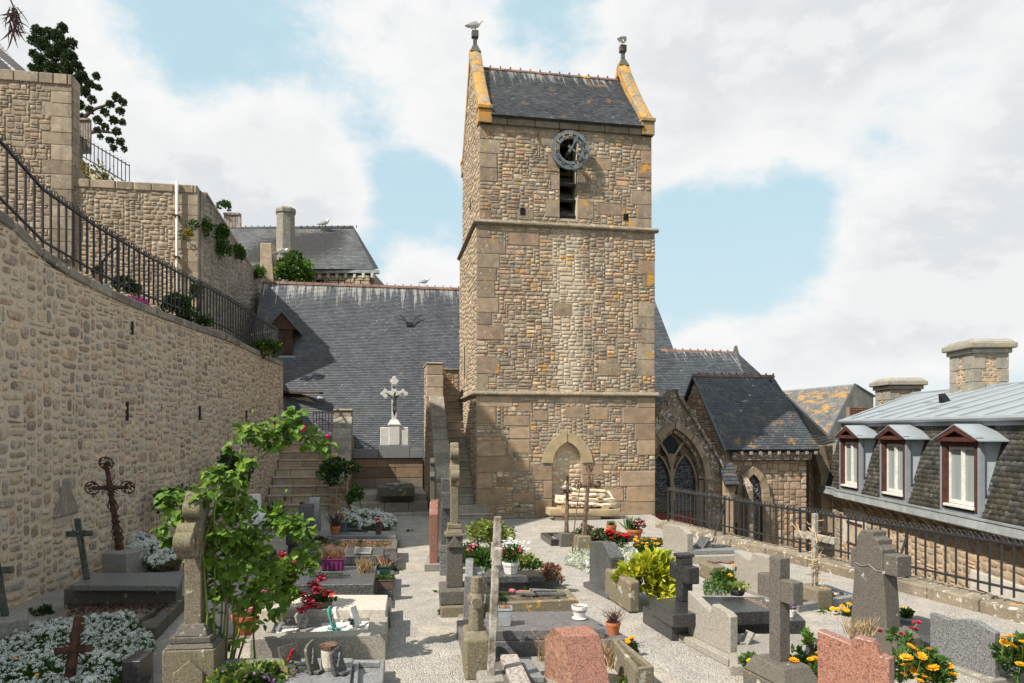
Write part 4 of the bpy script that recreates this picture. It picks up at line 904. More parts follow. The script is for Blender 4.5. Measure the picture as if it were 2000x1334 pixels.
mb_.face(FR[br.name].inverted() @ Vector((pa.x, pa.y, 0)), u_, u_.cross(Vector((0, 0, 1))), pack(lw_, 1.6, pa.z-.02, .11, .075, (2,), (1,)), 'ashlar', M_['brick'], .02, .014, 'brick'); mb_.done(100, 20)

# ================================================================= MANSARD HOUSE (right)
MRot = math.atan2(1, .0407)
mh = thing('mansard_house', 'stone house with zinc topped mansard roof and three dark red dormers', 'house', (9.3, 0, 0), MRot)
# local: x = along the facade (depth), y = outwards (-X world)
def mz(xp, s, z): return (s, -(xp-9.3), z)
s0, s1 = 8.6, 23.9
MB().box(s0, s1-.25, -5.5, -.35, -4.2, .5).build('house_wall', M_['house_mortar'], mh, True)
mm = Masonry(mh)
wins = [(21.3, 22.9, -1.2, -.1), (14.0, 16.1, -1.75, -.75), (11.6, 12.3, -1.5, -.9)]
mm.face((s1-.25, -.35, 0), (-1, 0, 0), (0, 1, 0), pack(s1-s0-.3, -3.2, .35, .1, .08, (2, 3, 4, 5), (1, 2, 2, 3), [(s1-.25-b, s1-.25-a, c, d) for a, b, c, d in wins]), 'rubble', M_['house_stone'], .035, .02)
for (a, b, c, d) in wins:
    MB().box(a, b, -.4, -.325, d-.38, d).build('lintel', M_['white_dressed'], mh, True, bevel=.01)
    MB().box(a, a+.22, -.4, -.327, c, d-.385).build('window_jamb', M_['white_dressed'], mh, True)
    MB().box(b-.22, b, -.4, -.327, c, d-.385).build('window_jamb', M_['white_dressed'], mh, True)
    wf = MB().box(a+.24, b-.24, -.39, -.352, c, d-.39).build('window', M_['dark_void'], mh, True)
    MB().box(a+.24, b-.24, -.36, -.335, d-.46, d-.39).build('frame', M_['red_wood'], wf, True)
    MB().box(a+.24, b-.24, -.36, -.335, c, c+.07).build('frame', M_['red_wood'], wf, True)
for i in range(10):
    z = -3.0+i*.36; e = .25 if i % 2 else .45
    MB().box(s1-.25-e, s1-.22, -.5, -.315, z+.005, z+.35).build('quoin', M_['upper_quoin'], mh, True, bevel=.01)
mm.done(300)
# gutter
m = MB(); pr = [(.0, .545), (.05, .545), (.05, .50), (.03, .49), (.06, .31), (.0, .27), (-.30, .27), (-.30, .31), (-.04, .33)]
for k, (a, b, dy, dz) in enumerate(((22.6, 24.0, .0, .0), (s0, 22.55, .06, -.02))):
    MB().prism([(a, y+dy, z+dz) for y, z in pr], (b-a, 0, 0)).build('gutter', M_['zinc_gutter'], mh, True)
MB().box(s0, 24.0, -.36, -.3, .2, .56).build('fascia', M_['zinc_gutter'], mh, True)
for s in np.arange(9.5, 22.5, 1.45): MB().box(s, s+.03, .04, .1, .28, .53).build('gutter_joint', M_['zinc_gutter'], mh, True)
for s in np.arange(s0+.3, 23.4, .62):
    MB().prism([(s, -.35, .28), (s, -.02, .28), (s, -.03, .18), (s, -.16, .12), (s, -.35, -.12)], (.17, 0, 0)).build('corbel', M_['chapel_dressed'], mh, True, bevel=.015)
MB().box(s0, 23.6, -.36, -.08, .285, .335).build('soffit', M_['chapel_dark'], mh, True)
# mansard slope
slates(mh, (s1, -.13, .48), (s0, -.13, .48), (s1-.0, -.75, 2.62), (s0, -.75, 2.62), .115, .19, M_['slate_mansard'], local=True, thick=.0018, jit=.9)
slates(mh, (s1, -4.2, .48), (s1, -.13, .48), (s1-.1, -4.2, 2.6), (s1, -.75, 2.6), .2, .3, M_['slate_mansard'], local=True)
# dormers
def dormer(sa, sb):
    z0, z1, y0 = .70, 2.14, -.10
    d = MB().box(sa+.02, sb-.02, -1.3, y0-.14, z0-.2, z1).build('dormer', M_['zinc_light'], mh, True)
    sw = .17
    for (a, b) in ((sa, sa+sw), (sb-sw, sb)): MB().box(a, b, y0-.12, y0, z0-.12, z1).build('post', M_['red_wood'], d, True, bevel=.01)
    MB().box(sa, sb, y0-.12, y0+.02, z1-.12, z1+.02).build('head', M_['red_wood'], d, True)
    # casements
    a, b = sa+sw, sb-sw; c = (a+b)/2
    MB().box(a, b, y0-.14, y0-.115, z0, z1-.14).build('window', M_['curtained_glass'], d, True)
    for (u, v_) in ((a, a+.055), (c-.065, c-.005), (c+.005, c+.065), (b-.055, b)): MB().box(u, v_, y0-.112, y0-.075, z0, z1-.13).build('window_frame', M_['white_paint'], d, True, bevel=.006)
    for (zz, h) in ((z0, .085), (z1-.20, .06)): MB().box(a, b, y0-.112, y0-.078, zz, zz+h).build('window_frame', M_['white_paint'], d, True)
    MB().box(c-.02, c+.02, y0-.075, y0-.05, z0, z1-.14).build('window_frame', M_['white_paint'], d, True)
    MB().box(a-.03, b+.03, y0-.1, y0+.05, z0-.07, z0-.012).build('sill', M_['white_paint'], d, True, bevel=.01)
    MB().box(sa-.02, sb+.02, y0-.15, y0-.02, z0-.30, z0-.13).build('flashing', M_['zinc'], d, True)
    MB().box(sa-.05, sa+.02, y0-.1, y0+.012, z0-.2, z1).build('flashing', M_['zinc'], d, True); MB().box(sb-.02, sb+.045, y0-.1, y0+.012, z0-.2, z1).build('flashing', M_['zinc'], d, True)
    # cheek steps
    for sd, sg in ((sa, -1), (sb, 1)):
        for i in range(9):
            t = i/9; yy = -.16-.60*t; zz = .62+1.5*t; MB().box(*sorted((sd+sg*.01, sd+sg*.07)), yy-.12, yy+.02, zz, zz+.12).build('soaker', M_['zinc'], d, True)
    # pediment
    m_ = (sa+sb)/2; e = .13; zt = z1+.0
    pe = MB()
    for (p, q_) in (((sa-e, zt), (m_, zt+.34)), ((sb+e, zt), (m_, zt+.34))): pe.prism([(p[0], y0-.05, p[1]), (q_[0], y0-.05, q_[1]), (q_[0], y0-.05, q_[1]-.12), (p[0]+(m_-p[0])*.2, y0-.05, p[1])], (0, .16, 0))
    pe.box(sa-e+.04, sb+e-.04, y0-.05, y0+.10, zt-.02, zt+.075)
    pe.build('pediment', M_['red_wood'], d, True)
    MB().prism([(sa-e+.3, y0-.04, zt+.05), (sb+e-.3, y0-.04, zt+.05), (m_, y0-.04, zt+.25)], (0, -.05, 0)).build('pediment_panel', M_['red_wood'], d, True)
    for sg, se in ((-1, sa-e-.08), (1, sb+e+.08)):
        MB().prism([(se, y0+.12, zt-.01), (m_, y0+.12, zt+.35), (m_, y0+.12, zt+.375), (se, y0+.12, zt+.012)], (0, -.92, 0)).build('dormer_roof', M_['zinc'], d, True)
dormer(15.42, 16.85); dormer(18.5, 19.85); dormer(21.2, 22.55)
# zinc roof
zE, zR = 2.62, 3.62
def zr_(s, t): return (s+2.3*t*0, -.70-3.5*t, zE+(zR-zE)*t)
m = MB(); m.prism([(s0, -.6, zE-.02), (23.7, -.6, zE-.02), (26.3, -4.2, zR), (s0, -4.2, zR)], (0, 0, .05)); m.prism([(s0, -4.21, zR), (26.3, -4.21, zR), (23.7, -7.8, zE), (s0, -7.8, zE)], (0, 0, .05)); m.build('zinc_roof', M_['zinc'], mh, True)
m = MB(); m.prism([(23.7, -.6, zE-.03), (26.3, -4.2, zR-.03), (26.3, -4.2, -1), (23.7, -.6, -1)], (-.3, -.2, 0)); m.build('end_wall', M_['house_mortar'], mh, True)
for i, s in enumerate(np.arange(9.2, 24.5, 1.02)):
    t0 = 0 if s < 23.7 else (s-23.7)/2.6
    a = Vector((s, -.6-3.6*t0, zE+.05+(zR-zE)*t0)); b = Vector((s, -4.2, zR+.05))
    MB().tube([a, b], .05, 6).build('roll', M_['zinc'], mh, True)
MB().tube([(23.7, -.6, zE+.05), (26.3, -4.2, zR+.05)], .045).build('roll', M_['zinc'], mh, True)
MB().tube([(s0, -4.2, zR+.06), (26.3, -4.2, zR+.06)], .06).build('ridge_roll', M_['zinc'], mh, True)
for i, (s, t0) in enumerate([(s_, random.choice((.3, .55, .75))) for s_ in np.arange(9.2, 23, 1.02)]): MB().box(s+.05, s+.97, -.6-3.6*t0-.02, -.6-3.6*t0+.01, zE+.05+t0, zE+.068+t0).build('seam', M_['zinc'], mh, True)
MB().tube([(s0, -.56, zE+.02), (23.7, -.56, zE+.02)], .075, 8).build('eaves_roll', M_['zinc'], mh, True)
MB().box(s0, 23.7, -.74, -.6, zE-.14, zE-.06).build('eaves_band', M_['zinc'], mh, True)
q = (20.9, -2.4, zE+.05+.5); MB().prism([(q[0], q[1], q[2]), (q[0]+.3, q[1], q[2]), (q[0]+.3, q[1]+.02, q[2]+.26)], (0, -.2, 0.02)).build('roof_vent', M_['dark_void'], mh, True)
# chimneys
def chimney(label, x0, x1, y0, y1, zb, zt, dressed):
    c = thing('chimney', label, 'chimney', MTm @ Vector(((x0+x1)/2, (y0+y1)/2, zb)), MRot)
    Mi2 = FR[c.name].inverted() @ MTm
    def bx(a, b, c_, d, e, f, nm, mt, bv=0): MB().box(a, b, c_, d, e, f, Mi2).build(nm, M_[mt], c, True, bevel=bv)
    bx(x0, x1, y0, y1, zb-.5, zt, 'mortar_core', 'house_mortar')
    mk = Masonry(c); Z_ = zb
    i = 0
    while Z_ < zt-.35:
        h = random.uniform(.34, .42); e = .45 if i % 2 else .28
        if zt-.2-Z_-h < .2: h = zt-.2-Z_
        for ya, yb in ((y0-.03, y0+e*.75), (y1-e*.75, y1+.03)): bx(x0-.03, x0+e+.1, ya, yb, Z_+.006, Z_+h-.006, 'quoin', 'chimney_dressed', .012)
        bx(x1-e, x1+.03, y1-.3, y1+.03, Z_+.006, Z_+h-.006, 'quoin', 'chimney_dressed', .012)
        Z_ += h; i += 1
    R = Mi2.to_3x3()
    mk.face(Mi2 @ Vector((x1, y1, 0)), R @ Vector((-1, 0, 0)), R @ Vector((0, 1, 0)), pack(x1-x0, zb, zt-.2, .09, .08, (2, 3, 4), (1, 2), [(0, .36, zb, zt), (x1-x0-.36, x1-x0, zb, zt)]), 'rubble', M_['house_stone'], .03)
    mk.face(Mi2 @ Vector((x0, y1, 0)), R @ Vector((0, -1, 0)), R @ Vector((-1, 0, 0)), pack(y1-y0, zb, zt-.2, .08, .065, (2, 3, 4), (1, 2)), 'rubble', M_['house_stone'], .02)
    mk.done(120)
    bx(x0-.1, x1+.1, y0-.1, y1+.1, zt-.2, zt-.06, 'cap_moulding', 'chimney_dressed', .03)
    bx(x0-.2, x1+.2, y0-.2, y1+.2, zt-.055, zt+.12, 'cap', 'chimney_dressed', .04)
    m = MB(); a, b, cc_, d = x0-.16, x1+.16, y0-.16, y1+.16
    m.taper([(a, cc_), (b, cc_), (b, d), (a, d)], ((a+b)/2, (cc_+d)/2), .82, zt+.12, zt+.24); m.V = [tuple(Mi2 @ Vector(v)) for v in m.V]; m.build('cap_top', M_['chimney_dressed'], c, True, bevel=.03)
MTm = FR[mh.name]
if 1:
    # in house coordinates; chimney A sits on the ridge
    chimney('large stone chimney with weathered cap on the zinc roof ridge', 21.9, 23.1, -4.8, -3.8, 3.1, 4.9, 1)
    chimney('lower stone chimney farther back with flat pale cap', 26.9, 28.0, -4.8, -3.7, 2.4, 4.08, 1)

# ================================================================= PARAPET + FENCE (right)
pl0 = Vector((3.62, 17.25, 0)); pl1 = Vector((6.32, 8.84, 0)); pd = (pl1-pl0).normalized(); pn = Vector((-pd.y, pd.x, 0))  # pn points outwards (+X)
if pn.x < 0: pn = -pn
pe = pl1+pd*6; ps = pl0-pd*.3
pw_ = thing('parapet', 'low weathered stone kerb wall carrying the right hand iron railing', 'wall', tuple(ps), math.atan2(pd.y, pd.x))
x = 0; LP = (pe-ps).length
while x < LP:
    l = random.uniform(.75, 1.3)
    o = MB(); z = .17+random.uniform(-.012, .012); e = random.uniform(-.02, .02)
    o.prism([(x+.008, -.04+e*0, -.35), (x+l-.008, -.04, -.35), (x+l-.008, .42, -.35), (x+.008, .42, -.35)], (0, 0, z+.35)); o.build('kerb_stone', M_['parapet_stone'], pw_, True, bevel=.03)
    x += l
if (FR[pw_.name].to_3x3() @ Vector((0, 1, 0))).dot(pn) < 0: raise RuntimeError('parapet side')
def scroll(m, c, u, r=.035, w=.008):
    c = Vector(c); u = Vector(u); z = Vector((0, 0, 1)); pts = []
    for i in range(8):
        a = math.radians(-60+i*48); rr = r*(1-.055*i); pts.append(c+u*math.cos(a)*rr+z*(math.sin(a)*rr))
    m.tube(pts, w, 4)
def railing(label, path, rail_z, bot_z, foot_z, sp=.16, group=None, posts=(), scr=.055, rad=.0155, name='iron_railing', cat='railing', drop=0):
    """path: function s -> (x,y,zbase); z offsets from zbase"""
    n = int(path.L/sp); p0 = path(0)
    t = thing(name, label, cat, p0)
    rl = [path(i*sp) for i in range(n+1)]
    up = lambda p, z: (p[0], p[1], p[2]+z)
    MB().tube([up(p, rail_z) for p in rl], rad*1.35, 6).build('top_rail', M_['iron'], t)
    MB().tube([up(p, bot_z) for p in rl], rad*1.2, 6).build('bottom_rail', M_['iron'], t)
    for i, p in enumerate(rl):
        pst = i in posts
        f = foot_z if not pst else foot_z-drop
        MB().tube([up(p, f), up(p, rail_z+.06)], rad*(1.7 if pst else 1), 6 if pst else 5).build('post' if pst else 'baluster', M_['iron'], t)
        if i < n:
            q_ = rl[i+1]; u = (Vector(q_)-Vector(p)); u.z = 0; u.normalize(); m = MB(); c = up(p, rail_z+.05)
            scroll(m, Vector(c)+u*(scr*.8), u, scr*.68, rad*.38); scroll(m, Vector(c)+u*(sp-scr*.8), -u, scr*.68, rad*.38)
            m.build('scroll', M_['iron'], t)
    return t, rl
class Line:
    def __init__(s, pts): s.p = [Vector(p) for p in pts]; s.l = [0]; [s.l.append(s.l[-1]+Vector(((b-a).x, (b-a).y, 0)).length) for a, b in zip(s.p, s.p[1:])]; s.L = s.l[-1]
    def __call__(s, d):
        for i in range(len(s.p)-1):
            if d <= s.l[i+1] or i == len(s.p)-2: return tuple(s.p[i].lerp(s.p[i+1], (d-s.l[i])/(s.l[i+1]-s.l[i])))
fp0 = pl0+pn*.16; fp1 = pl1+pn*.16+pd*4.5
t, rl = railing('black wrought iron railing with scrolled top on the low kerb at right', Line([fp0, fp1]), .93, .36, .25, .165, posts=(0, 14, 28, 42, 56, 70), drop=.1)
for i in (14, 42):
    p = Vector(rl[i]); MB().tube([p+Vector((0, 0, .8)), p+Vector((0, 0, .72))-pn*.03, p-pn*.3+Vector((0, 0, .02))], .018, 5).build('brace', M_['iron'], t)
# ================================================================= RETAINING WALL (left) and its railing
def wallX(D): return -6.24-.0485*D
wd_ = Vector((-.0485, 1, 0)).normalized(); WR = math.atan2(wd_.y, wd_.x); wo = (wallX(2.5), 2.5, 0)
rw = thing('retaining_wall', 'tall rubble stone retaining wall with dark coping on the shaded left side', 'wall', wo, WR)
TOPP = [(2.0, 4.7), (7.0, 4.75), (8.2, 5.4), (9.35, 5.33), (10.5, 4.93), (12, 4.8), (13.8, 4.75), (18, 4.75), (22.95, 4.55)]
def topz(D):
    for (a, za), (b, zb) in zip(TOPP, TOPP[1:]):
        if D <= b: return za+(zb-za)*(D-a)/(b-a)
    return TOPP[-1][1]
cosW = wd_.y; LW = (22.95-2.5)/cosW
prof = [(0, -.3)]+[(LW, -.3)]+[((D-2.5)/cosW, z-.16) for D, z in reversed(TOPP) if D > 2.5]+[(0, topz(2.5)-.16)]
MB().prism(xz(prof, 0), (0, .55, 0)).build('mortar_core', M_['wall_mortar'], rw, True)
mr_ = Masonry(rw)
tri = (4.05, 5.0, .75, 1.3)
r = pack(LW, -.05, 5.6, .075, .06, (2, 2, 3, 3, 4, 5, 6), (1, 2, 2, 2, 3, 3, 4), [], inside=lambda u, z: z < topz(2.5+u*cosW)-.16)
random.seed(3)
r2 = []
for (a, b, c, d) in r:
    k = random.uniform(.02, .12) if random.random() < .6 else .0
    r2.append((a+k*(b-a)*random.random(), b-k*(b-a)*random.random(), c+k*(d-c)*random.random(), d-k*(d-c)*random.random()))
mr_.face((0, 0, 0), (1, 0, 0), (0, -1, 0), r2, 'rubble', M_['wall_stone'], .036, .032)
# end quoins
mr_.face((0, 0, 0), (1, 0, 0), (0, -1, 0), [(LW-random.uniform(.25, .45), LW+.01, z, z+.33) for z in np.arange(0, 4.3, .34)], 'ashlar', M_['wall_stone'], .05, .012, 'quoin')
x = 0
while x < LW-.1:
    l = min(random.uniform(.45, .8), LW-x); D0 = 2.5+x*cosW; D1 = 2.5+(x+l)*cosW; za, zb = topz(D0), topz(D1)
    MB().prism([(x+.01, -.03, za-.17), (x+l-.01, -.03, zb-.17), (x+l-.01, -.04, zb-.03), (x+l-.01, .05, zb), (x+.01, .05, za), (x+.01, -.04, za-.03)][:0] or [(x+.01, -.035, za-.17), (x+l-.01, -.035, zb-.17), (x+l-.01, -.035, zb-.01), (x+.01, -.035, za-.01)], (0, .6, 0)).build('coping_stone', M_['wall_coping'], rw, True, bevel=.035)
    x += l
MB().prism([(LW, -.3, -.3)][:0] or xz([(LW, -.3), (LW+.45, -.3), (LW+.45, 4.3), (LW, 4.35)], .3), (0, 5, 0)).build('return_wall', M_['wall_mortar'], rw, True)
for D, z, h in ((12.72, 2.55, .42), (16.05, 2.6, .4), (19.3, 2.6, .38), (12.9, 4.1, .3), (22, 2.55, .4)):
    u = (D-2.5)/cosW; MB().box(u, u+.028, -.045, .02, z, z+h*.8).build('weep_slot', M_['iron'], rw, True)
mr_.done(300)
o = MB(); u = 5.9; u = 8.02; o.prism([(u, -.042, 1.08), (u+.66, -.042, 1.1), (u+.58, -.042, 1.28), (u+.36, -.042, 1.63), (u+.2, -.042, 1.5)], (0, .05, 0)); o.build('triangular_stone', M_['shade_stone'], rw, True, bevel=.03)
# upper terrace path behind the wall
MB().prism([(-25, 4, 3.2), (wallX(4)-.5, 4, 3.2), (wallX(22.9)-.5, 22.9, 3.2), (-9.5, 34, 3.2), (-25, 34, 3.2)], (0, 0, .9)).build('terrace_path', M_['gravel'], kind='structure')
lf = Line([(wallX(D)-.12, D, topz(D)+.0) for D in (5.5, 8.2, 9.35, 10.5, 12, 13.8, 18, 22.8)])
t, rl = railing('black wrought iron railing with scrolled top along the retaining wall coping', lf, .98, .22, .10, .2, posts=(18, 36, 55, 75), drop=.15, rad=.019, scr=.075)
for i in (18, 36, 55, 75):
    p = Vector(rl[i]); MB().tube([p+Vector((0, 0, .85)), p+Vector((-.12, -.05, .72)), p+Vector((-.22, -.1, .55)), p+Vector((-.24, -.1, -.05))], .02, 5).build('brace', M_['iron'], t)
# return of the railing at the end
e = Vector((wallX(22.8)-.12, 22.8, 4.55))
railing('short black iron railing closing the end of the upper path', Line([e+Vector((.0, .06, 0)), e+Vector((-1.3, 1.2, 0))]), .98, .22, .05, .13, rad=.014, scr=.06)

# ================================================================= UPPER WALLS (frame aligned with the tower)
CB = Vector((-10.76, 24.5, 0)); MB_ = Matrix.Translation(CB) @ Matrix.Rotation(TR, 4, 'Z')
ub = thing('terrace_wall', 'high sunlit rubble wall with drainpipe rising behind the upper path', 'wall', tuple(CB), TR)
mu = Masonry(ub); ZB = 10.73; LBf = 8
MB().box(-LBf, 0, 0, .6, 3.0, ZB-.02).build('mortar_core', M_['upper_mortar'], ub, True)
q = []; z = 3.5; i = 0
while z < ZB-.1:
    h = min(random.uniform(.3, .48), ZB-.0-z); h = ZB-z if ZB-z-h < .15 else h
    q.append((-(.75 if i % 2 else .45), .03, z, z+h)); z += h; i += 1
mu.face((0, 0, 0), (1, 0, 0), (0, -1, 0), q, 'ashlar', M_['upper_quoin'], .035, .014, 'quoin')
mu.face((-LBf, 0, 0), (1, 0, 0), (0, -1, 0), pack(LBf, 4.0, ZB-.3, .085, .07, (2, 2, 3, 4, 5), (1, 2, 2, 3), [(a+LBf, b+LBf, c, d) for a, b, c, d in q]), 'rubble', M_['upper_stone'], .04, .022)
x = -4.0
while x < -.02:
    l = min(random.uniform(.5, .9), -x); MB().box(x+.01, x+l-.01, -.05, .65, ZB-.29, ZB).build('coping_stone', M_['upper_quoin'], ub, True, bevel=.04); x += l
m = MB(); m.tube([(-.62, -.12, 3.9), (-.62, -.12, ZB+.08)], .045, 8); m.build('drainpipe', M_['white_paint'], ub, True, smooth=True)
for z in (5.0, 6.6, 8.2, 9.6): MB().box(-.7, -.54, -.2, 0, z, z+.05).build('pipe_clip', M_['rust'], ub, True)
# receding face
us = thing('hillside_wall', 'long grey lichened rubble wall receding up the hillside towards the church roof', 'wall', tuple(CB), math.radians(-1.6))
LS = 7.6; mu2 = Masonry(us); random.seed(5)
def hz(v): return ZB-.02+(.0 if v < 9 else 0)
sz = lambda v: ZB-max(0, v-.6)*.40
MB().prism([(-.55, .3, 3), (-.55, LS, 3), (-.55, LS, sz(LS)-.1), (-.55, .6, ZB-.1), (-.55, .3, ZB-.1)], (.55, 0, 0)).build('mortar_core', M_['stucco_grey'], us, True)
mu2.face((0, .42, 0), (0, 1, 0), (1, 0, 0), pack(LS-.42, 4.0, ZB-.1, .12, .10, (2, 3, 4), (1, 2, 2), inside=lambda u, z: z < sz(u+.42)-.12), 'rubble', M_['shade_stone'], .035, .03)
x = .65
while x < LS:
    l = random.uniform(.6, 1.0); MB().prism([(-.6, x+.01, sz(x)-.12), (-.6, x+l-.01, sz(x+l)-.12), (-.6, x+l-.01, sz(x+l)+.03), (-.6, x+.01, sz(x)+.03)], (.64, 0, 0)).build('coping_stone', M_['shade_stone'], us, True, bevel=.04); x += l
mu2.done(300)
mu.done(300)
# wall A: taller pier wall
aC = MB_ @ Vector((-3.88, -.02, 0)); ZA = 14.1
ua = thing('pier_wall', 'tall squared stone wall with projecting pilaster at upper left', 'wall', tuple(aC), TR); mu3 = Masonry(ua)
LA = 8.0
MB().box(-LA, -.02, -.1, .5, 8.0, ZA-.02).build('mortar_core', M_['upper_mortar'], ua, True)
q = []; z = 8.2; i = 0
while z < ZA-.36:
    h = min(random.uniform(.32, .55), ZA-.34-z); h = ZA-.34-z if ZA-.34-z-h < .15 else h
    q.append((-(.62 if i % 2 else .9), .02, z, z+h)); z += h; i += 1
mu3.face((0, -.1, 0), (1, 0, 0), (0, -1, 0), q, 'ashlar', M_['upper_quoin'], .035, .014, 'quoin')
pil = (-1.62, -1.50)
mu3.face((-LA, -.1, 0), (1, 0, 0), (0, -1, 0), pack(LA, 8.0, ZA-.36, .09, .075, (2, 3, 4, 5), (1, 2, 2, 3), [(a+LA, b+LA, c, d) for a, b, c, d in q]), 'coursed', M_['upper_stone'], .04, .018)
mu3.face((-.0, .5, 0), (0, -1, 0), (1, 0, 0), [], 'ashlar', M_['upper_quoin'])
for zz in np.arange(8.2, ZA-.3, .42): MB().box(-.02, .035, -.09, .48, zz+.006, zz+.414).build('quoin', M_['upper_quoin'], ua, True, bevel=.015)
x = -LA
while x < .02:
    l = min(random.uniform(.4, .75), .04-x); MB().box(x+.01, x+l-.01, -.16, .55, ZA-.35, ZA).build('coping_stone', M_['upper_quoin'], ua, True, bevel=.03); x += l
MB().box(-2.55, -2.42, -.22, -.1, 4, ZA-.02).build('pilaster_edge', M_['upper_quoin'], ua, True)
MB().box(-4.6, -2.43, -.20, -.12, 4, ZA-.02).build('pilaster', M_['upper_mortar'], ua, True)
mu3.face((-4.6, -.2, 0), (1, 0, 0), (0, -1, 0), pack(2.17, 7.0, ZA-.36, .09, .075, (2, 3, 4, 5), (1, 2, 2, 3)), 'coursed', M_['upper_stone'], .04, .018)
mu3.done(300)
# sloping plaster ramp with iron rail, fence posts and far wall piece
rp = thing('sloping_ramp', 'pale plaster ramp wall descending beside the tall pier', 'wall', P(180, 340, 24))
MB().prism([P(140, 290, 26), P(212, 362, 26), P(212, 400, 26), P(140, 400, 26)], (-.2, .6, 0)).build('ramp_wall', M_['plaster'], rp)
r0 = Vector(P(143, 300, 23.6)); r1 = Vector(P(264, 372, 23.6)); r0.z -= .1
railing('black iron handrail running down the sloping ramp beside the tall pier', Line([P(146, 302, 25.7), P(258, 368, 25.7)]), .75, .1, .05, .14, rad=.016, scr=.02)
fw = thing('stepped_wall', 'short sunlit stone wall top beyond the sloping iron handrail', 'wall', P(326, 400, 26.5), TR); mf = Masonry(fw)
zt = P(0, 330, 26.5)[2]
MB().box(-2.6, 0, 0, .6, 8, zt-.1).build('mortar_core', M_['upper_mortar'], fw, True); mf.face((-2.6, 0, 0), (1, 0, 0), (0, -1, 0), pack(2.6, 9.6, zt-.15, .12, .1, (2, 3, 4), (1, 2)), 'coursed', M_['upper_stone'], .04); mf.done(120)
for i in range(4): MB().box(-2.6+i*.65+.01, -2.6+i*.65+.64, -.05, .65, zt-.14, zt).build('coping_stone', M_['upper_quoin'], fw, True, bevel=.03)
for (x0, x1, yt, yb, D, lab) in ((149, 172, 232, 300, 26.6, 'weathered timber fence panel behind the tall pier'), (437, 466, 417, 445, 31, 'pale timber fence panel standing on the hillside wall')):
    f = thing('timber_fence', lab, 'fence', P((x0+x1)/2, yb, D)); n = 5
    for i in range(n):
        xa = x0+(x1-x0)*i/n; xb = x0+(x1-x0)*(i+.8)/n; MB().prism([P(xa, yt+2, D), P(xb, yt+2, D), P(xb, yb, D), P(xa, yb, D)], (0, .06, 0)).build('board', M_['grey_wood'], f)
    MB().prism([P(x0-1, yt-2, D-.05), P(x1+1, yt-2, D-.05), P(x1+1, yt+2, D-.05), P(x0-1, yt+2, D-.05)], (0, .2, 0)).build('top_rail', M_['grey_wood'], f)
    MB().prism([P(x1+1, yt, D), P(x1+4, yt, D), P(x1+4, yb, D), P(x1+1, yb, D)], (0, .1, 0)).build('post', M_['grey_wood'], f)
# upper left house: roof edge in view; the added unseen house below shades the cemetery
hs = thing('hillside_house', 'slate roofed house whose eaves show above the wall at the far left', 'house', P(-60, 200, 24))
slates(hs, P(-120, 190, 25), P(60, 156, 25.2), P(-220, 20, 29), P(-20, 60, 29), .2, .3, M_['slate_church'])
MB().prism([P(-40, 62, 24.6), P(62, 150, 24.6), P(62, 162, 24.6), P(-40, 78, 24.6)], (0, .5, 0)).build('eaves_board', M_['iron'], hs)
MB().prism([P(-120, 100, 25), P(56, 160, 25), P(56, 260, 25), P(-120, 260, 25)], (0, 3, 0)).build('house_wall', M_['upper_mortar'], hs)

th = thing('unseen_house', 'unseen tall house added left of the view, shaped to shade the stairs', 'house', (-14, 12, 4))  # unseen caster inferred from the shadows, outline and height fitted to throw them
fpl = [(-12.9, 7), (-10.2, 12.2), (-10.5, 14), (-12.7, 16.0), (-20, 16), (-20, 7)]
MB().prism([(x, y, 3.5) for x, y in fpl], (0, 0, 12.7)).build('house_wall', M_['upper_mortar'], th)
MB().taper([(x-(.2 if x < -15 else -.1), y) for x, y in fpl], (-12.3, 12.3), .12, 16.21, 18.6).build('roof', M_['slate_church'], th)

# ================================================================= FAR MANOR with chimney
fm = thing('manor_house', 'grey manor with steep hipped slate roof beyond the church ridge', 'house', P(610, 560, 45))
def PD(px, py, D): return P(px, py, D)
slates(fm, P(430, 524, 43.6), P(730, 526, 45.5), P(450, 446, 47.2), P(690, 445, 48.8), .17, .28, M_['slate_far'])
slates(fm, P(730, 526, 45.5), P(739, 524, 49.5), P(690, 445, 48.8), P(692, 445, 49.2), .17, .28, M_['slate_far'])
MB().tube([P(430, 447, 47.1), P(691, 444, 48.8)], .12).build('ridge', M_['slate_nave'], fm)
for x in range(480, 700, 12):
    if 535 < x < 580: continue
    MB().tube([P(x, 445, 48), P(x, 440, 48)], .03, 4).add([], []).build('ridge_crest', M_['iron'], fm); 
MB().prism([P(600, 526, 45.0), P(739, 527, 45.4), P(739, 533, 45.4), P(600, 532, 45.0)], (0, .4, 0)).build('gutter', M_['zinc_gutter'], fm)
MB().prism([P(560, 533, 45.5), P(731, 534, 46), P(727, 600, 46), P(560, 600, 45.5)], (0, 4, 0)).build('house_wall', M_['chapel_mortar'], fm)
for x in np.arange(620, 735, 17.3): MB().prism([P(x, 533, 45.3), P(x+6, 533, 45.3), P(x+6, 543, 45.3), P(x, 543, 45.3)], (0, .5, 0)).build('corbel', M_['white_dressed'], fm, bevel=.05)
mf = Masonry(fm); a = Vector(P(612, 546, 45.4)); rr_ = pack(3.6, 0, .8, .2, .16, (1, 2, 3), (1, 2)); mf.face(FR[fm.name].inverted() @ Vector((a.x, a.y-.02, a.z-.55)), (1, 0, 0), (0, -1, 0), rr_, 'coursed', M_['upper_stone'], .05); mf.done(60, 20)
MB().prism([P(618, 546, 45.3), P(632, 546, 45.3), P(632, 556, 45.3), P(618, 556, 45.3)], (0, .1, 0)).build('window', M_['dark_void'], fm)
fc = thing('manor_chimney', 'tall octagonal grey stone chimney in front of the manor roof', 'chimney', P(558, 520, 42))
cx_, cy_, _ = P(558, 500, 42); pz = lambda y: P(558, y, 42)[2]
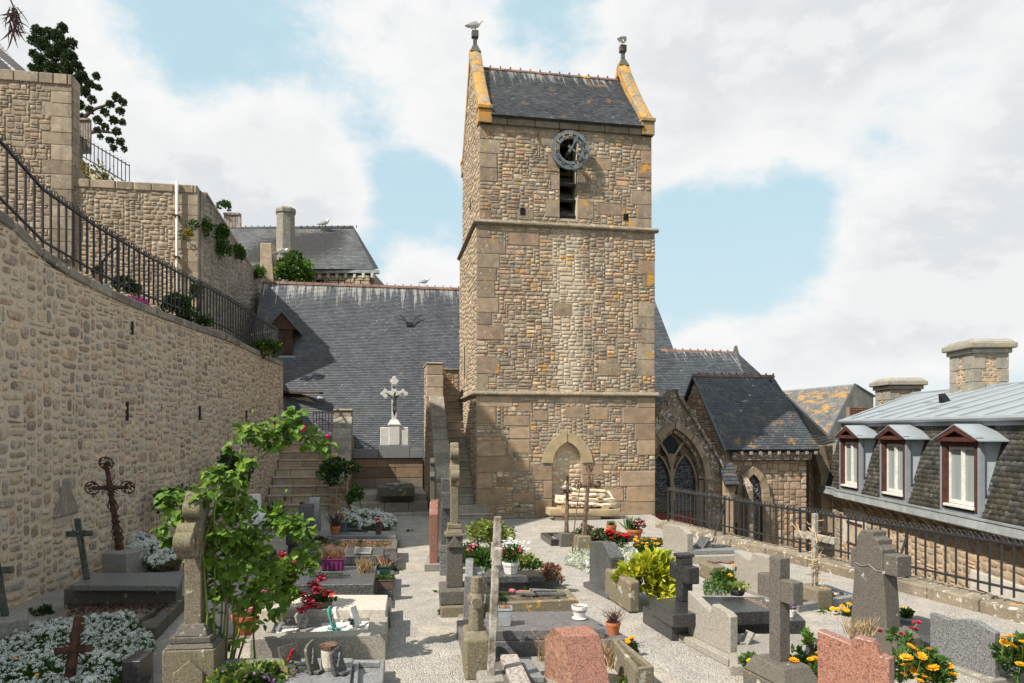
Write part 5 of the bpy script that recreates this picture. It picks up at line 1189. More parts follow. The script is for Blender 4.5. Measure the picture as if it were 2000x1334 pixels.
M8 = lambda r_: [(r_*.5, z) for z in ()]
m = MB(); m.lathe([(.62, pz(520)), (.62, pz(497)), (.56, pz(494)), (.53, pz(420)), (.60, pz(417)), (.60, pz(411)), (.55, pz(408)), (.50, pz(407))], (cx_, cy_, 0), 8); m.build('shaft', M_['chimney_dressed'], fc)
m = MB(); m.lathe([(.66, pz(500)), (.66, pz(492)), (.6, pz(490))], (cx_, cy_, 0), 8); m.build('base_moulding', M_['chimney_dressed'], fc)
MB().box(cx_-1.1, cx_+1.1, cy_-.2, cy_+1, pz(580), pz(500)).build('chimney_base', M_['stucco_grey'], fc)
MB().prism([P(508, 474, 36), P(530, 474, 36), P(536, 560, 36), P(508, 560, 36)], (0, .8, 0)).build('gate_pier', M_['upper_stone'], label='sunlit stone gate pier at the top of the hillside wall', cat='pier', bevel=.05)

# ================================================================= LEFT STAIR, PIER AND CALVARY
MS = MT
ls = thing('left_stairs', 'wide granite stairs rising beside the retaining wall at the back left', 'stairs', TO, TR)
for i in range(9):
    z = .2+.25*i; D = 20.9+.32*i; bb = (LL((-6.3, D, 0))).y; xl = LL((wallX(D)+.02, D, 0)).x; xr = LL((-5.38, D, 0)).x-.0
    xr = -4.01; js = sorted([xl, xl+(xr-xl)*random.uniform(.25, .45), xl+(xr-xl)*random.uniform(.6, .8), xr])
    for a, b in zip(js, js[1:]): MB().box(a+.004, b-.004, bb, bb+.34, z-.26, z-.05).build('step', M_['step_stone'], ls, True, bevel=.012); MB().box(a+.004, b-.004, bb-.03, bb+.34, z-.048, z+random.uniform(-.008, .004)).build('tread', M_['skylit_tread'], ls, True, bevel=.014)  # pale top plates carry the skylight on these treads as colour
    MB().box(xl+.02, xr-.02, bb+.05, bb+.33, -.2, z-.27).build('stair_core', M_['chapel_mortar'], ls, True) if i > 1 else None
bb = LL((-6.3, 20.9+.32*9, 0)).y
MB().box(-8.2, -3.45, bb, bb+2.2, 1.6, 2.2).build('landing', M_['paving'], ls, True)
# stringer (right of stair): local x from a0..a1
sg = thing('stair_pier', 'lichened stone stair wall with square pier between the stairs and the calvary', 'wall', TO, TR); sm = Masonry(sg)
sa0, sa1 = -3.99, -3.47; b0_ = LL((-5.0, 20.9, 0)).y; b1_ = LL((-5.6, 23.0, 0)).y
MB().prism([(sa0, b0_, -.2), (sa0, b1_, -.2), (sa0, b1_, 2.7), (sa0, b0_, .9)], (sa1-sa0, 0, 0)).build('mortar_core', M_['upper_mortar'], sg, True)
for i in range(5):
    ya = b0_+(b1_-b0_)*i/5; yb2 = b0_+(b1_-b0_)*(i+1)/5-.012; f = lambda y: .92+(y-b0_)/(b1_-b0_)*1.8
    MB().prism([(sa0-.04, ya, f(ya)-.03), (sa0-.04, yb2, f(yb2)-.03), (sa0-.04, yb2, f(yb2)+.1), (sa0-.04, ya, f(ya)+.1)], (sa1-sa0+.08, 0, 0)).build('coping_stone', M_['wall_coping'], sg, True, bevel=.03)
sm.face((sa0, b0_, 0), (1, 0, 0), (0, -1, 0), pack(sa1-sa0, 0, .88, .1, .1, (2, 3), (1, 2, 3)), 'coursed', M_['calvary_stone'], .03)
MB().box(sa0-.02, sa1+.02, b1_, b1_+.5, 0, 2.97).build('pier_shaft', M_['wall_coping'], sg, True, bevel=.04)
MB().box(sa0-.05, sa1+.05, b1_-.03, b1_+.53, 2.975, 3.05).build('pier_cap', M_['upper_quoin'], sg, True, bevel=.03)
sm.face((sa1, b0_, 0), (0, 1, 0), (1, 0, 0), pack(b1_-b0_, 0, .9, .13, .1, (2, 3), (1, 2, 3)), 'coursed', M_['calvary_stone'], .02)
sm.done(100)
# plaster wall, eaves boards and garden gate behind the stairs
pw2 = thing('plaster_wall', 'sunlit pale plastered wall with sloping top behind the left stairs', 'wall', P(600, 850, 25.8))
MB().prism([P(566, 776, 25.8), P(598, 776, 25.8), P(650, 806, 25.8), P(652, 900, 25.8), P(566, 900, 25.8)], (0, .4, 0)).build('wall_face', M_['plaster'], pw2)
MB().prism([P(540, 800, 26.3), P(566, 800, 26.3), P(566, 900, 26.3), P(540, 900, 26.3)], (0, .3, 0)).build('wall_face', M_['chapel_mortar'], pw2)
gt = thing('iron_gate', 'low iron garden railing in front of the pale plastered wall', 'railing', P(630, 850, 25))
for x in range(612, 654, 6): MB().tube([P(x, 862, 25), P(x, 803, 25)], .014, 5).build('bar', M_['rust'], gt)
for y in (806, 848): MB().tube([P(611, y, 25), P(654, y, 25)], .016, 5).build('rail', M_['rust'], gt)
ev = thing('lean_to_eaves', 'dark wooden eaves boards projecting over the stair landing', 'roof', P(585, 770, 25.5))
MB().prism([P(548, 763, 25.6), P(624, 766, 25.2), P(624, 770, 25.2), P(548, 768, 25.6)], (0, .5, .02)).build('eaves_board', M_['brown_wood'], ev)
MB().prism([P(548, 770, 25.8), P(590, 772, 25.6), P(590, 776, 25.6), P(548, 775, 25.8)], (0, .4, .02)).build('eaves_board', M_['brown_wood'], ev)
m = MB(); m.tube([P(617, 772, 26.2), P(628, 782, 26), P(622, 796, 26)], [.05, .16, .05], 8); m.build('hopper', M_['zinc'], ev)
# calvary terrace
cv = thing('calvary_terrace', 'stepped granite terrace and coursed stone wall below the crucifix', 'wall', TO, TR); cm = Masonry(cv)
x0, x1 = -3.45, -1.16; bw0 = 4.9
MB().box(x0, x1, bw0, bw0+.3, -.3, 1.74).build('mortar_core', M_['cornice_stone'], cv, True)
for (z0, z1) in ((.45, .78), (.79, 1.12), (1.13, 1.43)):
    x = x0
    while x < x1-.05:
        l = min(random.uniform(.45, 1.0), x1-x); l = x1-x if x1-x-l < .2 else l
        MB().box(x+.006, x+l-.006, bw0-.04, bw0, z0+.006, z1-.004).build('wall_block', M_['calvary_stone'], cv, True, bevel=.01); x += l
cx0 = LL(P(740, 880, 24)).x; cx1 = LL(P(800, 880, 24)).x
for a, b, h in ((x0, cx0-.01, 1.74), (cx0, cx1, 1.86), (cx1+.01, x1, 1.74)): MB().box(a, b, bw0-.12, bw0+.42, 1.44, h).build('coping_stone', M_['grey_granite'], cv, True, bevel=.015)
bA = LL((-3.6, 21.5, 0)).y; bB = LL((-3.6, 20.95, 0)).y; bC = LL((-3.6, 19.75, 0)).y
for a, b, y0, y1, z0, z1 in ((x0, x1, bA, bw0-.05, -.2, .45), (x0-.0, x1, bB, bA-.01, -.2, .25), (x0, x1, bC, bC+.35, -.1, .05)):
    x = a
    while x < b-.05:
        l = min(random.uniform(.7, 1.1), b-x); l = b-x if b-x-l < .3 else l
        MB().box(x+.004, x+l-.004, y0, y1, z0, z1).build('step', M_['step_grey'], cv, True, bevel=.015); x += l
cm.done()
# tomb on the terrace with a flat cross
tt = thing('terrace_tomb', 'low grey tomb with raised flat cross on the calvary terrace', 'tomb', P(773, 968, 22))
tl = LL(T(738, 970, .46)); tr_ = LL(T(810, 969, .46))
def lbox(x0, x1, y0, y1, z0, z1): return MB().box(x0, x1, y0, y1, z0, z1, MT)
lbox(tl.x, tr_.x, tl.y, tl.y+1.5, .455, .72).build('tomb_slab', M_['concrete'], tt, bevel=.02)
cxm = (tl.x+tr_.x)/2; m = lbox(cxm-.08, cxm+.08, tl.y+.15, tl.y+1.1, .722, .79); m.box(cxm-.30, cxm+.30, tl.y+.6, tl.y+.8, .722, .785, MT); m.build('flat_cross', M_['grey_granite'], tt, bevel=.02)
# crucifix
cz = 1.862; cf = thing('crucifix', 'pale stone calvary cross with trefoil ends and dark bronze Christ figure', 'crucifix', L((cx0+cx1)/2, bw0+.12, cz), TR)
kx = 24/1400.
def cb(x0, x1, y0, y1, z0, z1): return MB().box(x0, x1, y0, y1, z0, z1)
cb(-.46, .46, -.2, .2, 0, .60).build('pedestal', M_['white_marble'], cf, True, bevel=.02)
m = cb(-.17, .17, -.24, .24, 0.01, .66); m.box(-.22, .22, -.26, .26, .66, .71); m.taper([(-.2, -.2), (.2, -.2), (.2, .2), (-.2, .2)], (0, 0), .6, .71, .85); m.build('plinth', M_['white_marble'], cf, True, bevel=.012)
m = cb(-.085, .085, -.07, .07, .85, 2.15); m.box(-.26, .26, -.068, .068, 1.62, 1.80)
for (cx, czz, ds) in ((0, 2.16, ((0, .07), (-.075, -.03), (.075, -.03))), (-.31, 1.71, ((-.07, 0), (.02, .08), (.02, -.08))), (.31, 1.71, ((.07, 0), (-.02, .08), (-.02, -.08)))):
    for dx, dz_ in ds:
        m.prism([(cx+dx+.075*math.cos(a), -.066, czz+dz_+.075*math.sin(a)) for a in np.linspace(0, 2*math.pi, 11)[:-1]], (0, .132, 0))
m.build('stone_cross', M_['white_marble'], cf, True, bevel=.012)
MB().box(-.07, .07, -.09, -.072, 1.92, 2.02).build('title_plate', M_['bronze'], cf, True)
tc_ = bpy.data.curves.new('lettering', 'FONT'); tc_.body = 'INRI'; tc_.size = .075; tc_.extrude = .003; tc_.align_x = 'CENTER'; tc_.materials.append(M_['white_marble'])
tmp = bpy.data.objects.new('lettering', tc_); COL.objects.link(tmp); tm_ = bpy.data.meshes.new_from_object(tmp); bpy.data.objects.remove(tmp); to_ = bpy.data.objects.new('lettering', tm_); COL.objects.link(to_); to_.parent = cf; to_.location = (0, -.094, 1.945); to_.rotation_euler = (math.pi/2, 0, 0)
# bronze body (skin modifier figure)
def skin_fig(name, joints, edges, rad, mat_, parent, sub=2, rootv=0):
    me = bpy.data.meshes.new(name); Mi = FR[root(parent).name].inverted(); me.from_pydata([tuple(Mi @ Vector(j)) if False else tuple(j) for j in joints], edges, []); me.materials.append(mat_)
    o = bpy.data.objects.new(name, me); COL.objects.link(o); o.parent = parent
    sk = o.modifiers.new('skin', 'SKIN'); sk.use_smooth_shade = True
    for i, r in enumerate(rad): me.skin_vertices[0].data[i].radius = (r, r) if not isinstance(r, tuple) else r
    for i in range(len(joints)): me.skin_vertices[0].data[i].use_root = (i == rootv)
    s = o.modifiers.new('sub', 'SUBSURF'); s.levels = s.render_levels = sub
    return o
J = [(0, -.13, 1.38), (0, -.13, 1.50), (0, -.13, 1.60), (0, -.15, 1.67), (.02, -.19, 1.72), (.025, -.2, 1.77),
     (-.07, -.12, 1.61), (-.17, -.10, 1.67), (-.28, -.09, 1.75), (.07, -.12, 1.61), (.17, -.10, 1.67), (.28, -.09, 1.75),
     (-.035, -.13, 1.33), (-.03, -.17, 1.17), (-.005, -.11, 1.0), (-.005, -.14, .95), (.035, -.13, 1.33), (.035, -.17, 1.17), (.01, -.11, 1.01), (.01, -.14, .96)]
E = [(0, 1), (1, 2), (2, 3), (3, 4), (4, 5), (2, 6), (6, 7), (7, 8), (2, 9), (9, 10), (10, 11), (0, 12), (12, 13), (13, 14), (14, 15), (0, 16), (16, 17), (17, 18), (18, 19)]
RR = [.055, .048, .062, .024, .036, .03, .03, .022, .014, .03, .022, .014, .042, .032, .02, .016, .042, .032, .02, .016]
try: skin_fig('christ_figure', J, E, RR, M_['bronze'], cf)
except Exception as ex: print('skin fail', ex)
# ================================================================= PLANT AND GRAVE HELPERS
def leaf_tpl(w=.5, fold=.18, curl=.12):
    V = [(0, 0, 0), (w*.72, .28, fold*.8), (w*.85, .62, fold*.8-curl*.3), (0, 1.05, -curl), (-w*.85, .62, fold*.8-curl*.3), (-w*.72, .28, fold*.8), (0, .45, 0)]
    return np.array(V), np.array([(0, 1, 2, 6), (6, 2, 3, 3), (0, 6, 4, 5), (6, 3, 3, 4)])
LEAF = (np.array([(0, 0, 0), (.42, .38, .12), (0, 1, -.1), (-.42, .38, .12)]), np.array([(0, 1, 2, 3)]))
LEAF2 = (np.array([(0, 0, 0), (.34, .25, .13), (.40, .62, .08), (0, 1.02, -.14), (-.40, .62, .08), (-.34, .25, .13), (0, .3, .0), (0, .64, -.02)]),
         np.array([(0, 1, 2, 7), (0, 7, 4, 5), (7, 2, 3, 3), (7, 3, 3, 4)]))
BLADE = (np.array([(-.03, 0, 0), (.03, 0, 0), (.022, .6, .05), (-.022, .6, .05), (0, 1, -.02)]), np.array([(0, 1, 2, 3), (3, 2, 4, 4)]))
def fixq(F_):  # quads with a doubled corner -> keep as is but legal
    return F_
def rotm(d, roll=0.0):
    """matrix with local +y along d"""
    d = Vector(d).normalized(); q = d.to_track_quat('Y', 'Z').to_matrix().to_4x4(); return q @ Matrix.Rotation(roll, 4, 'Y')
def tri_mesh_obj(name, V, Fq, mat_, parent, **kw):
    fs = []
    for f in Fq.tolist():
        g = [f[0]]
        for a in f[1:]:
            if a != g[-1]: g.append(a)
        fs.append(tuple(g))
    return mesh_obj(name, V, fs, mat_, parent, **kw)
def cloud(name, mat_, parent, pts, size, tpl=LEAF, up=.4, out=None, kind='stuff', sizes=None):
    """leaves at pts [(pos, outward dir)]"""
    Ms = []
    for p, d in pts:
        d = (Vector(d)+Vector((random.gauss(0, .45), random.gauss(0, .45), random.gauss(0, .45)+up))).normalized()
        s = size*random.uniform(.6, 1.25); Ms.append(np.array(Matrix.Translation(p) @ rotm(d, random.uniform(0, 6.28)) @ Matrix.Scale(s, 4)))
    V, Fq = merge(tpl[0], tpl[1], np.array(Ms))
    f = tri_mesh_obj if tpl is not LEAF else (lambda *a, **k: mesh_obj(*a, **k))
    return f(name, V, Fq, mat_, parent, kind=kind) if kind else f(name, V, Fq, mat_, parent)
def blob(c, r, n, clumps=14, cr=.36, lo=-.75, rng=random):
    """points in a lumpy crown"""
    c = Vector(c); cs = []
    for i in range(clumps):
        while True:
            d = Vector((rng.gauss(0, 1), rng.gauss(0, 1), rng.gauss(0, 1))).normalized()
            if d.z > lo: break
        cs.append((Vector((d.x*r[0], d.y*r[1], d.z*r[2]))*rng.uniform(.45, .85), d, rng.uniform(.7, 1.3)))
    out = []
    for i in range(n):
        cc_, d, k = rng.choice(cs); e = Vector((rng.gauss(0, 1), rng.gauss(0, 1), rng.gauss(0, 1))).normalized()
        p = cc_+Vector((e.x*r[0], e.y*r[1], e.z*r[2]))*cr*k*rng.uniform(.6, 1.05)
        out.append((c+p, (e+d*.6)))
    return out
def petals(n, r, cup=.25, layers=1, w=.45):
    V = []; Fs = []
    for L_ in range(layers):
        rr = r*(1-.3*L_); cu = cup+.35*L_
        for i in range(n):
            a = 2*math.pi*(i+.5*L_)/n; ca, sa = math.cos(a), math.sin(a); b = len(V); ww = w*2*math.pi*rr/n*.75
            V += [(0, 0, .002*L_), (ca*rr*.6-sa*ww, sa*rr*.6+ca*ww, cu*rr*.5), (ca*rr, sa*rr, cu*rr), (ca*rr*.6+sa*ww, sa*rr*.6-ca*ww, cu*rr*.5)]
            Fs.append((b, b+3, b+2, b+1))
    return np.array(V), np.array(Fs)
FL_M = petals(11, 1, .18, 3, .62); FL_S = petals(5, 1, .35, 1, .6)
def floret_tpl():
    V = []; Fs = []
    for i in range(11):
        a = 2.4*i; z = 1-i/11; rr = math.sqrt(max(0, 1-z*z)); d = Vector((rr*math.cos(a), rr*math.sin(a), z)); x = d.orthogonal().normalized()*.33; y = d.cross(x); b = len(V)
        V += [tuple(d*.9+x), tuple(d*.9+y), tuple(d*.9-x), tuple(d*.9-y)]; Fs.append((b, b+1, b+2, b+3))
    return np.array(V), np.array(Fs)
FLOR = floret_tpl()
def blooms(name, mat_, parent, pts, size, tpl, kind='stuff', single=False, up=1.0):
    Ms = []
    for p in pts:
        d = Vector((random.gauss(0, .3), random.gauss(0, .3)-.15, up)).normalized(); s = size*random.uniform(.7, 1.2)
        Ms.append(Matrix.Translation(p) @ d.to_track_quat('Z', 'Y').to_matrix().to_4x4() @ Matrix.Rotation(random.random()*6.28, 4, 'Z') @ Matrix.Scale(s, 4))
    if single:
        me = raw_mesh(name, tpl[0], [tuple(f) for f in tpl[1]], mat_); Mi = FR[root(parent).name].inverted()
        for M in Ms:
            o = bpy.data.objects.new(name, me); COL.objects.link(o); o.parent = parent; o.matrix_local = Mi @ M
        return
    V, Fq = merge(tpl[0], tpl[1], np.array([np.array(M) for M in Ms])); return mesh_obj(name, V, Fq, mat_, parent, kind=kind)
def stems(name, mat_, parent, base, n, h, spread, r=.004, lean=(0, 0), w=(.1, .1), droop=0.0, kind='stuff', tips=None):
    m = MB(); tp = []
    for i in range(n):
        b = Vector(base)+Vector((random.uniform(-w[0], w[0]), random.uniform(-w[1], w[1]), 0)); hh = h*random.uniform(.6, 1.1)
        t = b+Vector((random.gauss(0, spread)+lean[0], random.gauss(0, spread)+lean[1], hh)); mid = (b+t)/2+Vector((random.gauss(0, spread*.3), random.gauss(0, spread*.3), hh*.1))
        if droop: t.z -= droop*random.random()
        m.tube([b, mid, t], [r, r*.8, r*.4], 3); tp.append(t)
    m.build(name, mat_, parent, kind=kind); return tp
def slab(px4, zt, zb, mt, name, parent, bevel=.012):
    c = [Vector(T(x, y, zt)) for x, y in px4]
    return MB().prism(c, (0, 0, zb-zt)).build(name, M_[mt], parent, bevel=bevel)
def wslab(c4, zt, zb, mt, name, parent, bevel=.012):
    return MB().prism([(x, y, zt) for x, y in c4], (0, 0, zb-zt)).build(name, M_[mt], parent, bevel=bevel)
def shrink(c4, k):
    c = [Vector(p) for p in c4]; m = sum(c, Vector((0,)*len(c[0])))/len(c); return [tuple(m+(p-m)*k) for p in c]
def kerb(px4, zt, wdt, mt, parent, zb=-.02, inner=None, zi=.05, name='kerb'):
    """four kerb stones round an area"""
    c = [Vector(T(x, y, zt)) for x, y in px4]; m = sum(c, Vector())/4; 
    inn = []
    for i in range(4):
        a, b, d = c[i-1], c[i], c[(i+1) % 4]; e1 = (a-b).normalized(); e2 = (d-b).normalized(); s = max(.2, abs(e1.cross(e2).z)); inn.append(b+(e1+e2)*wdt/s)
    for i in range(4):
        j = (i+1) % 4; MB().prism([c[i], c[j], inn[j], inn[i]], (0, 0, zb-zt)).build(name, M_[mt], parent, bevel=.012)
    if inner: MB().prism([(p.x, p.y, zi) for p in inn], (0, 0, zb-zi)).build('filling', M_[inner], parent)
    return inn
def headstone(label, A, B, th, prof, mt, zb=0.0, cat='headstone', plinth=None, lean=0.0, group=None, z0=0.0):
    """A,B: ground (x,y) of the front edge; th: thickness vector; prof [(t,h)]"""
    A = Vector((A[0], A[1], 0)); B = Vector((B[0], B[1], 0)); th = Vector((th[0], th[1], 0))
    t = thing('headstone', label, cat, tuple((A+B)/2), 0, group); ln = Vector((-(B-A).y, (B-A).x, 0)).normalized()*lean
    pts = [A+Vector((0, 0, z0)), B+Vector((0, 0, z0))]+[A.lerp(B, q)+Vector((0, 0, h))+ln*h for q, h in reversed(prof)]
    MB().prism(pts, th).build('stone', M_[mt], t, bevel=.01)
    if plinth:
        pm, ph, ex = plinth; u = (B-A).normalized()*ex; n = th.normalized()*ex
        MB().prism([A-u-n, B+u-n, B+u+th+n, A-u+th+n], (0, 0, ph)).build('plinth', M_[pm], t, bevel=.01)
    return t
def cross(label, loc, rot, w, tk, H, ah, az, ahh, mt, z0=0.0, lean=(0, 0), trefoil=False, cat='cross', name='grave_cross', bev=.012, group=None):
    """local x = arm axis"""
    t = thing(name, label, cat, loc, rot, group)
    m = MB(); Sh = Matrix.Identity(4); Sh[0][2] = lean[0]; Sh[1][2] = lean[1]
    m.box(-w/2, w/2, -tk/2, tk/2, z0, H, Sh); m.box(-ah, -w/2+.001, -tk/2+.002, tk/2-.002, az-ahh/2, az+ahh/2, Sh); m.box(w/2-.001, ah, -tk/2+.002, tk/2-.002, az-ahh/2, az+ahh/2, Sh)
    if trefoil:
        r = ahh*.62
        for cx, cz in ((-ah, az), (ah, az), (0, H)):
            for dx, dz in (((-r*.8 if cx < 0 else r*.8 if cx > 0 else 0), (r*.8 if cx == 0 else 0)), (0 if cx else -r*.75, r*.75 if cx else 0), (0 if cx else r*.75, -r*.75 if cx else 0)):
                pts = [(cx+dx+r*math.cos(a), -tk/2-.004, cz+dz+r*math.sin(a)) for a in np.linspace(0, 2*math.pi, 13)[:-1]]
                m.prism([Sh @ Vector(p) for p in pts], (0, tk+.008, 0))
    m.build('cross', M_[mt], t, True, bevel=bev); return t
def pot(label, loc, r, h, mt, group=None, name='flower_pot', soil='dark_soil', flare=.72, rim=True, n=18, cat='flower pot', sq=False, rot=0.0, ratio=1.0):
    t = thing(name, label, cat, loc, rot, group); m = MB()
    if sq:
        k = flare; L_ = lambda s, z: [(-r*s*ratio, -r*s, z), (r*s*ratio, -r*s, z), (r*s*ratio, r*s, z), (-r*s*ratio, r*s, z)]
        V = L_(k, 0)+L_(.95, h*.88)+L_(1.04, h*.88)+L_(1.04, h)+L_(.92, h)+L_(.9, h*.8)
        m.add(V, [(3, 2, 1, 0)]+[(4*j+i, 4*j+(i+1) % 4, 4*j+4+(i+1) % 4, 4*j+4+i) for j in range(5) for i in range(4)])
        m.build('pot', M_[mt], t, True, bevel=.006); MB().box(-r*.9*ratio, r*.9*ratio, -r*.9, r*.9, h*.7, h*.86).build('soil', M_[soil], t, True)
    else:
        pr = [(r*flare, 0), (r*.94, h*.74), (r*1.0, h*.76), (r*1.02, h), (r*.93, h), (r*.90, h*.82)]
        if not rim: pr = [(r*flare, 0), (r*.86, h*.3), (r, h), (r*.93, h), (r*.88, h*.8)]
        m.lathe(pr, n=n); m.build('pot', M_[mt], t, True, smooth=False); MB().lathe([(r*.9, h*.6), (r*.9, h*.84), (.001, h*.86)], n=n).build('soil', M_[soil], t, True)
        m = None
    return t
def crucifix_flat(label, a, b, z, mt='bronze', w=.02, arm=.11, armat=.3):
    """metal cross lying on a slab, a foot, b head"""
    a = Vector(T(*a, z)); b = Vector(T(*b, z)); t = thing('lying_cross', label, 'cross', tuple((a+b)/2)); d = (b-a).normalized(); n = Vector((-d.y, d.x, 0)); up = Vector((0, 0, .03))
    m = MB(); m.prism([a-n*w+up*.3, a+n*w+up*.3, b+n*w+up*.3, b-n*w+up*.3], up); c = b.lerp(a, armat)
    m.prism([c-n*arm-d*w+up*.32, c-n*arm+d*w+up*.32, c-n*w*1.02+d*w+up*.32, c-n*w*1.02-d*w+up*.32], up); m.prism([c+n*w*1.02-d*w+up*.32, c+n*w*1.02+d*w+up*.32, c+n*arm+d*w+up*.32, c+n*arm-d*w+up*.32], up); m.build('cross', M_[mt], t, bevel=.004)
    m = MB(); m.tube([c+up*2-n*arm*.8, c+up*2.2-d*.02, c+up*2-(-n)*arm*.8], .012, 5); m.tube([c+up*2.1, c.lerp(a, .35)+up*2, a.lerp(c, .25)+up*1.8], [.022, .02, .012], 6); m.ball(c+d*.03+up*2.4, .02, 6); m.build('figure', M_[mt], t)
    return t
def plaque(label, loc, rot, w, h, th, tilt, mt, shape='rect', deco=None):
    """small upright memorial plaque, local x = width, leaning back by tilt"""
    t = thing('memorial_plaque', label, 'plaque', loc, rot); R = Matrix.Rotation(-tilt, 4, 'X')
    if shape == 'rect': pts = [(-w/2, 0), (w/2, 0), (w/2, h), (-w/2, h)]
    elif shape == 'round': pts = [(-w/2, 0), (w/2, 0), (w/2, h*.6)]+[(w/2*math.cos(a), h*.6+h*.4*math.sin(a)) for a in np.linspace(.3, 2.84, 6)]+[(-w/2, h*.6)]
    elif shape == 'heart': pts = [(0, 0), (w*.5, h*.5), (w*.48, h*.85), (w*.25, h), (0, h*.82), (-w*.25, h), (-w*.48, h*.85), (-w*.5, h*.5)]
    elif shape == 'wave': pts = [(-w/2, 0), (w/2, 0), (w*.45, h*.5), (w*.6, h), (0, h*.93), (-w*.4, h*.8), (-w*.52, h*.4)]
    MB().prism([R @ Vector((x, 0, z)) for x, z in pts], R @ Vector((0, th, 0))).build('plaque', M_[mt], t, True, bevel=.006)
    MB().prism([(-w*.3, -.05, 0), (w*.3, -.05, 0), (w*.3, h*.35, 0), (-w*.3, h*.35, 0)], (0, 0, .02)).build('foot', M_[mt], t, True, bevel=.004)
    if deco: 
        m = MB(); m.tube([R @ Vector((-w*.25, -.006, h*.3)), R @ Vector((0, -.012, h*.55)), R @ Vector((w*.22, -.006, h*.75))], .008, 5); m.ball(R @ Vector((w*.05, -.012, h*.6)), .02, 6, (1, .5, 1)); m.ball(R @ Vector((-w*.1, -.012, h*.45)), .016, 6, (1, .5, 1)); m.build('relief', M_[deco], t, True)
    return t
RT = math.radians(7)
# ================================================================= LEFT ROW OF TOMBS
Z5 = lambda x, y: (400+x/3.77, 980+y/3.77)      # crop coordinates -> photo pixels
# 1 front tomb, framed grey granite
g1 = thing('tomb', 'light grey granite tomb with recessed frame at the bottom edge, nearest of the left row', 'tomb', T(640, 1320, 0), 0, 'tombs of the left row')
slab([(415, 1287), Z5(1328, 1160), (746, 1372), (395, 1372)], .14, -.02, 'grey_granite', 'base', g1)
slab([(430, 1285), Z5(1095, 1148), (680, 1362), (420, 1362)], .21, .141, 'grey_granite', 'slab', g1)
kerb([Z5(1105, 1166), Z5(1325, 1168), (746, 1370), (688, 1370)], .20, .04, 'grey_granite', g1, .14)
# 2 big light granite tomb with white gravel
g2 = thing('tomb', 'large pale granite tomb with white gravel bed and small memorials', 'tomb', T(620, 1260, 0), 0, 'tombs of the left row')
tp = [Z5(400, 845), Z5(1352, 812), Z5(1335, 975), Z5(330, 1010)]
inn = kerb(tp, .27, .20, 'light_granite', g2, -.02, 'white_gravel', .225, 'kerb_block')
# 3 raised pinkish slab behind
g3 = thing('tomb', 'pale pinkish granite tomb slab with scarlet bowl behind the white gravel bed', 'tomb', T(660, 1190, 0), 0, 'tombs of the left row')
slab([(548, 1161), Z5(1350, 685), Z5(1334, 790), (505, 1191)], .36, -.02, 'pale_slab', 'slab', g3)
slab([Z5(1352, 702), Z5(1376, 702), Z5(1366, 812), Z5(1340, 812)], .20, -.02, 'dark_granite', 'kerb', g3)
# 4 dark slab
g4 = thing('tomb', 'dark grey granite tomb carrying the purple planter and dry grass', 'tomb', T(650, 1130, 0), 0, 'tombs of the left row')
slab([(548, 1104), Z5(1268, 472), Z5(1244, 606), (520, 1143)], .36, .14, 'dark_granite', 'slab', g4)
slab([(540, 1110), Z5(1398, 505), Z5(1385, 652), (500, 1160)], .15, -.02, 'dark_granite', 'base', g4)
# 5 small dark slab with frame
g5 = thing('tomb', 'low dark granite tomb with small square framed plaque', 'tomb', T(660, 1090, 0), 0, 'tombs of the left row')
slab([(575, 1066), Z5(1325, 338), Z5(1312, 396), (560, 1089)], .34, .2, 'dark_granite', 'slab', g5)
slab([(560, 1070), Z5(1420, 345), Z5(1412, 418), (545, 1096)], .21, -.02, 'dark_granite', 'base', g5)
fr = [Z5(1108, 330), Z5(1236, 333), Z5(1224, 376), Z5(1098, 372)]
kerb(fr, .375, .035, 'concrete_pale', g5, .345, 'mid_granite', .365, 'plaque_frame')
# 6 planted concrete tomb
g6 = thing('tomb', 'concrete framed grave planted with low moss and a fallen black cross', 'tomb', T(680, 1070, 0), 0, 'tombs of the left row')
inn6 = kerb([(583, 1052), Z5(1420, 278), Z5(1414, 340), (575, 1072)], .28, .10, 'concrete', g6, -.02, 'soil', .25)
cloud('moss', M_['sedum_leaf'], g6, [((inn6[0].x+(inn6[1].x-inn6[0].x)*random.random(), inn6[0].y+(inn6[2].y-inn6[1].y)*random.random(), .26), (0, 0, 1)) for _ in range(900)], .03)
cloud('moss', M_['mid_leaf'], g6, [((inn6[0].x+(inn6[1].x-inn6[0].x)*random.random(), inn6[0].y+(inn6[2].y-inn6[1].y)*random.random(), .26), (0, 0, 1)) for _ in range(500)], .03)
crucifix_flat('black iron cross lying across the moss planted grave', Z5(1000, 310), Z5(785, 270), .31, 'iron')
# 7 grey slab
g7 = thing('tomb', 'light grey granite tomb with heather pot, farthest of the left row', 'tomb', T(690, 1045, 0), 0, 'tombs of the left row')
slab([Z5(800, 212), Z5(1412, 215), Z5(1408, 252), Z5(775, 250)], .26, .15, 'grey_granite', 'slab', g7)
slab([Z5(740, 225), Z5(1442, 225), Z5(1440, 278), Z5(730, 278)], .16, -.02, 'grey_granite', 'base', g7)
crucifix_flat('dark metal cross lying on the farthest grey tomb', Z5(1200, 229), Z5(1000, 224), .29)
crucifix_flat('bronze crucifix lying on the dark tomb in front of the purple planter', Z5(1068, 552), Z5(770, 560), .37)
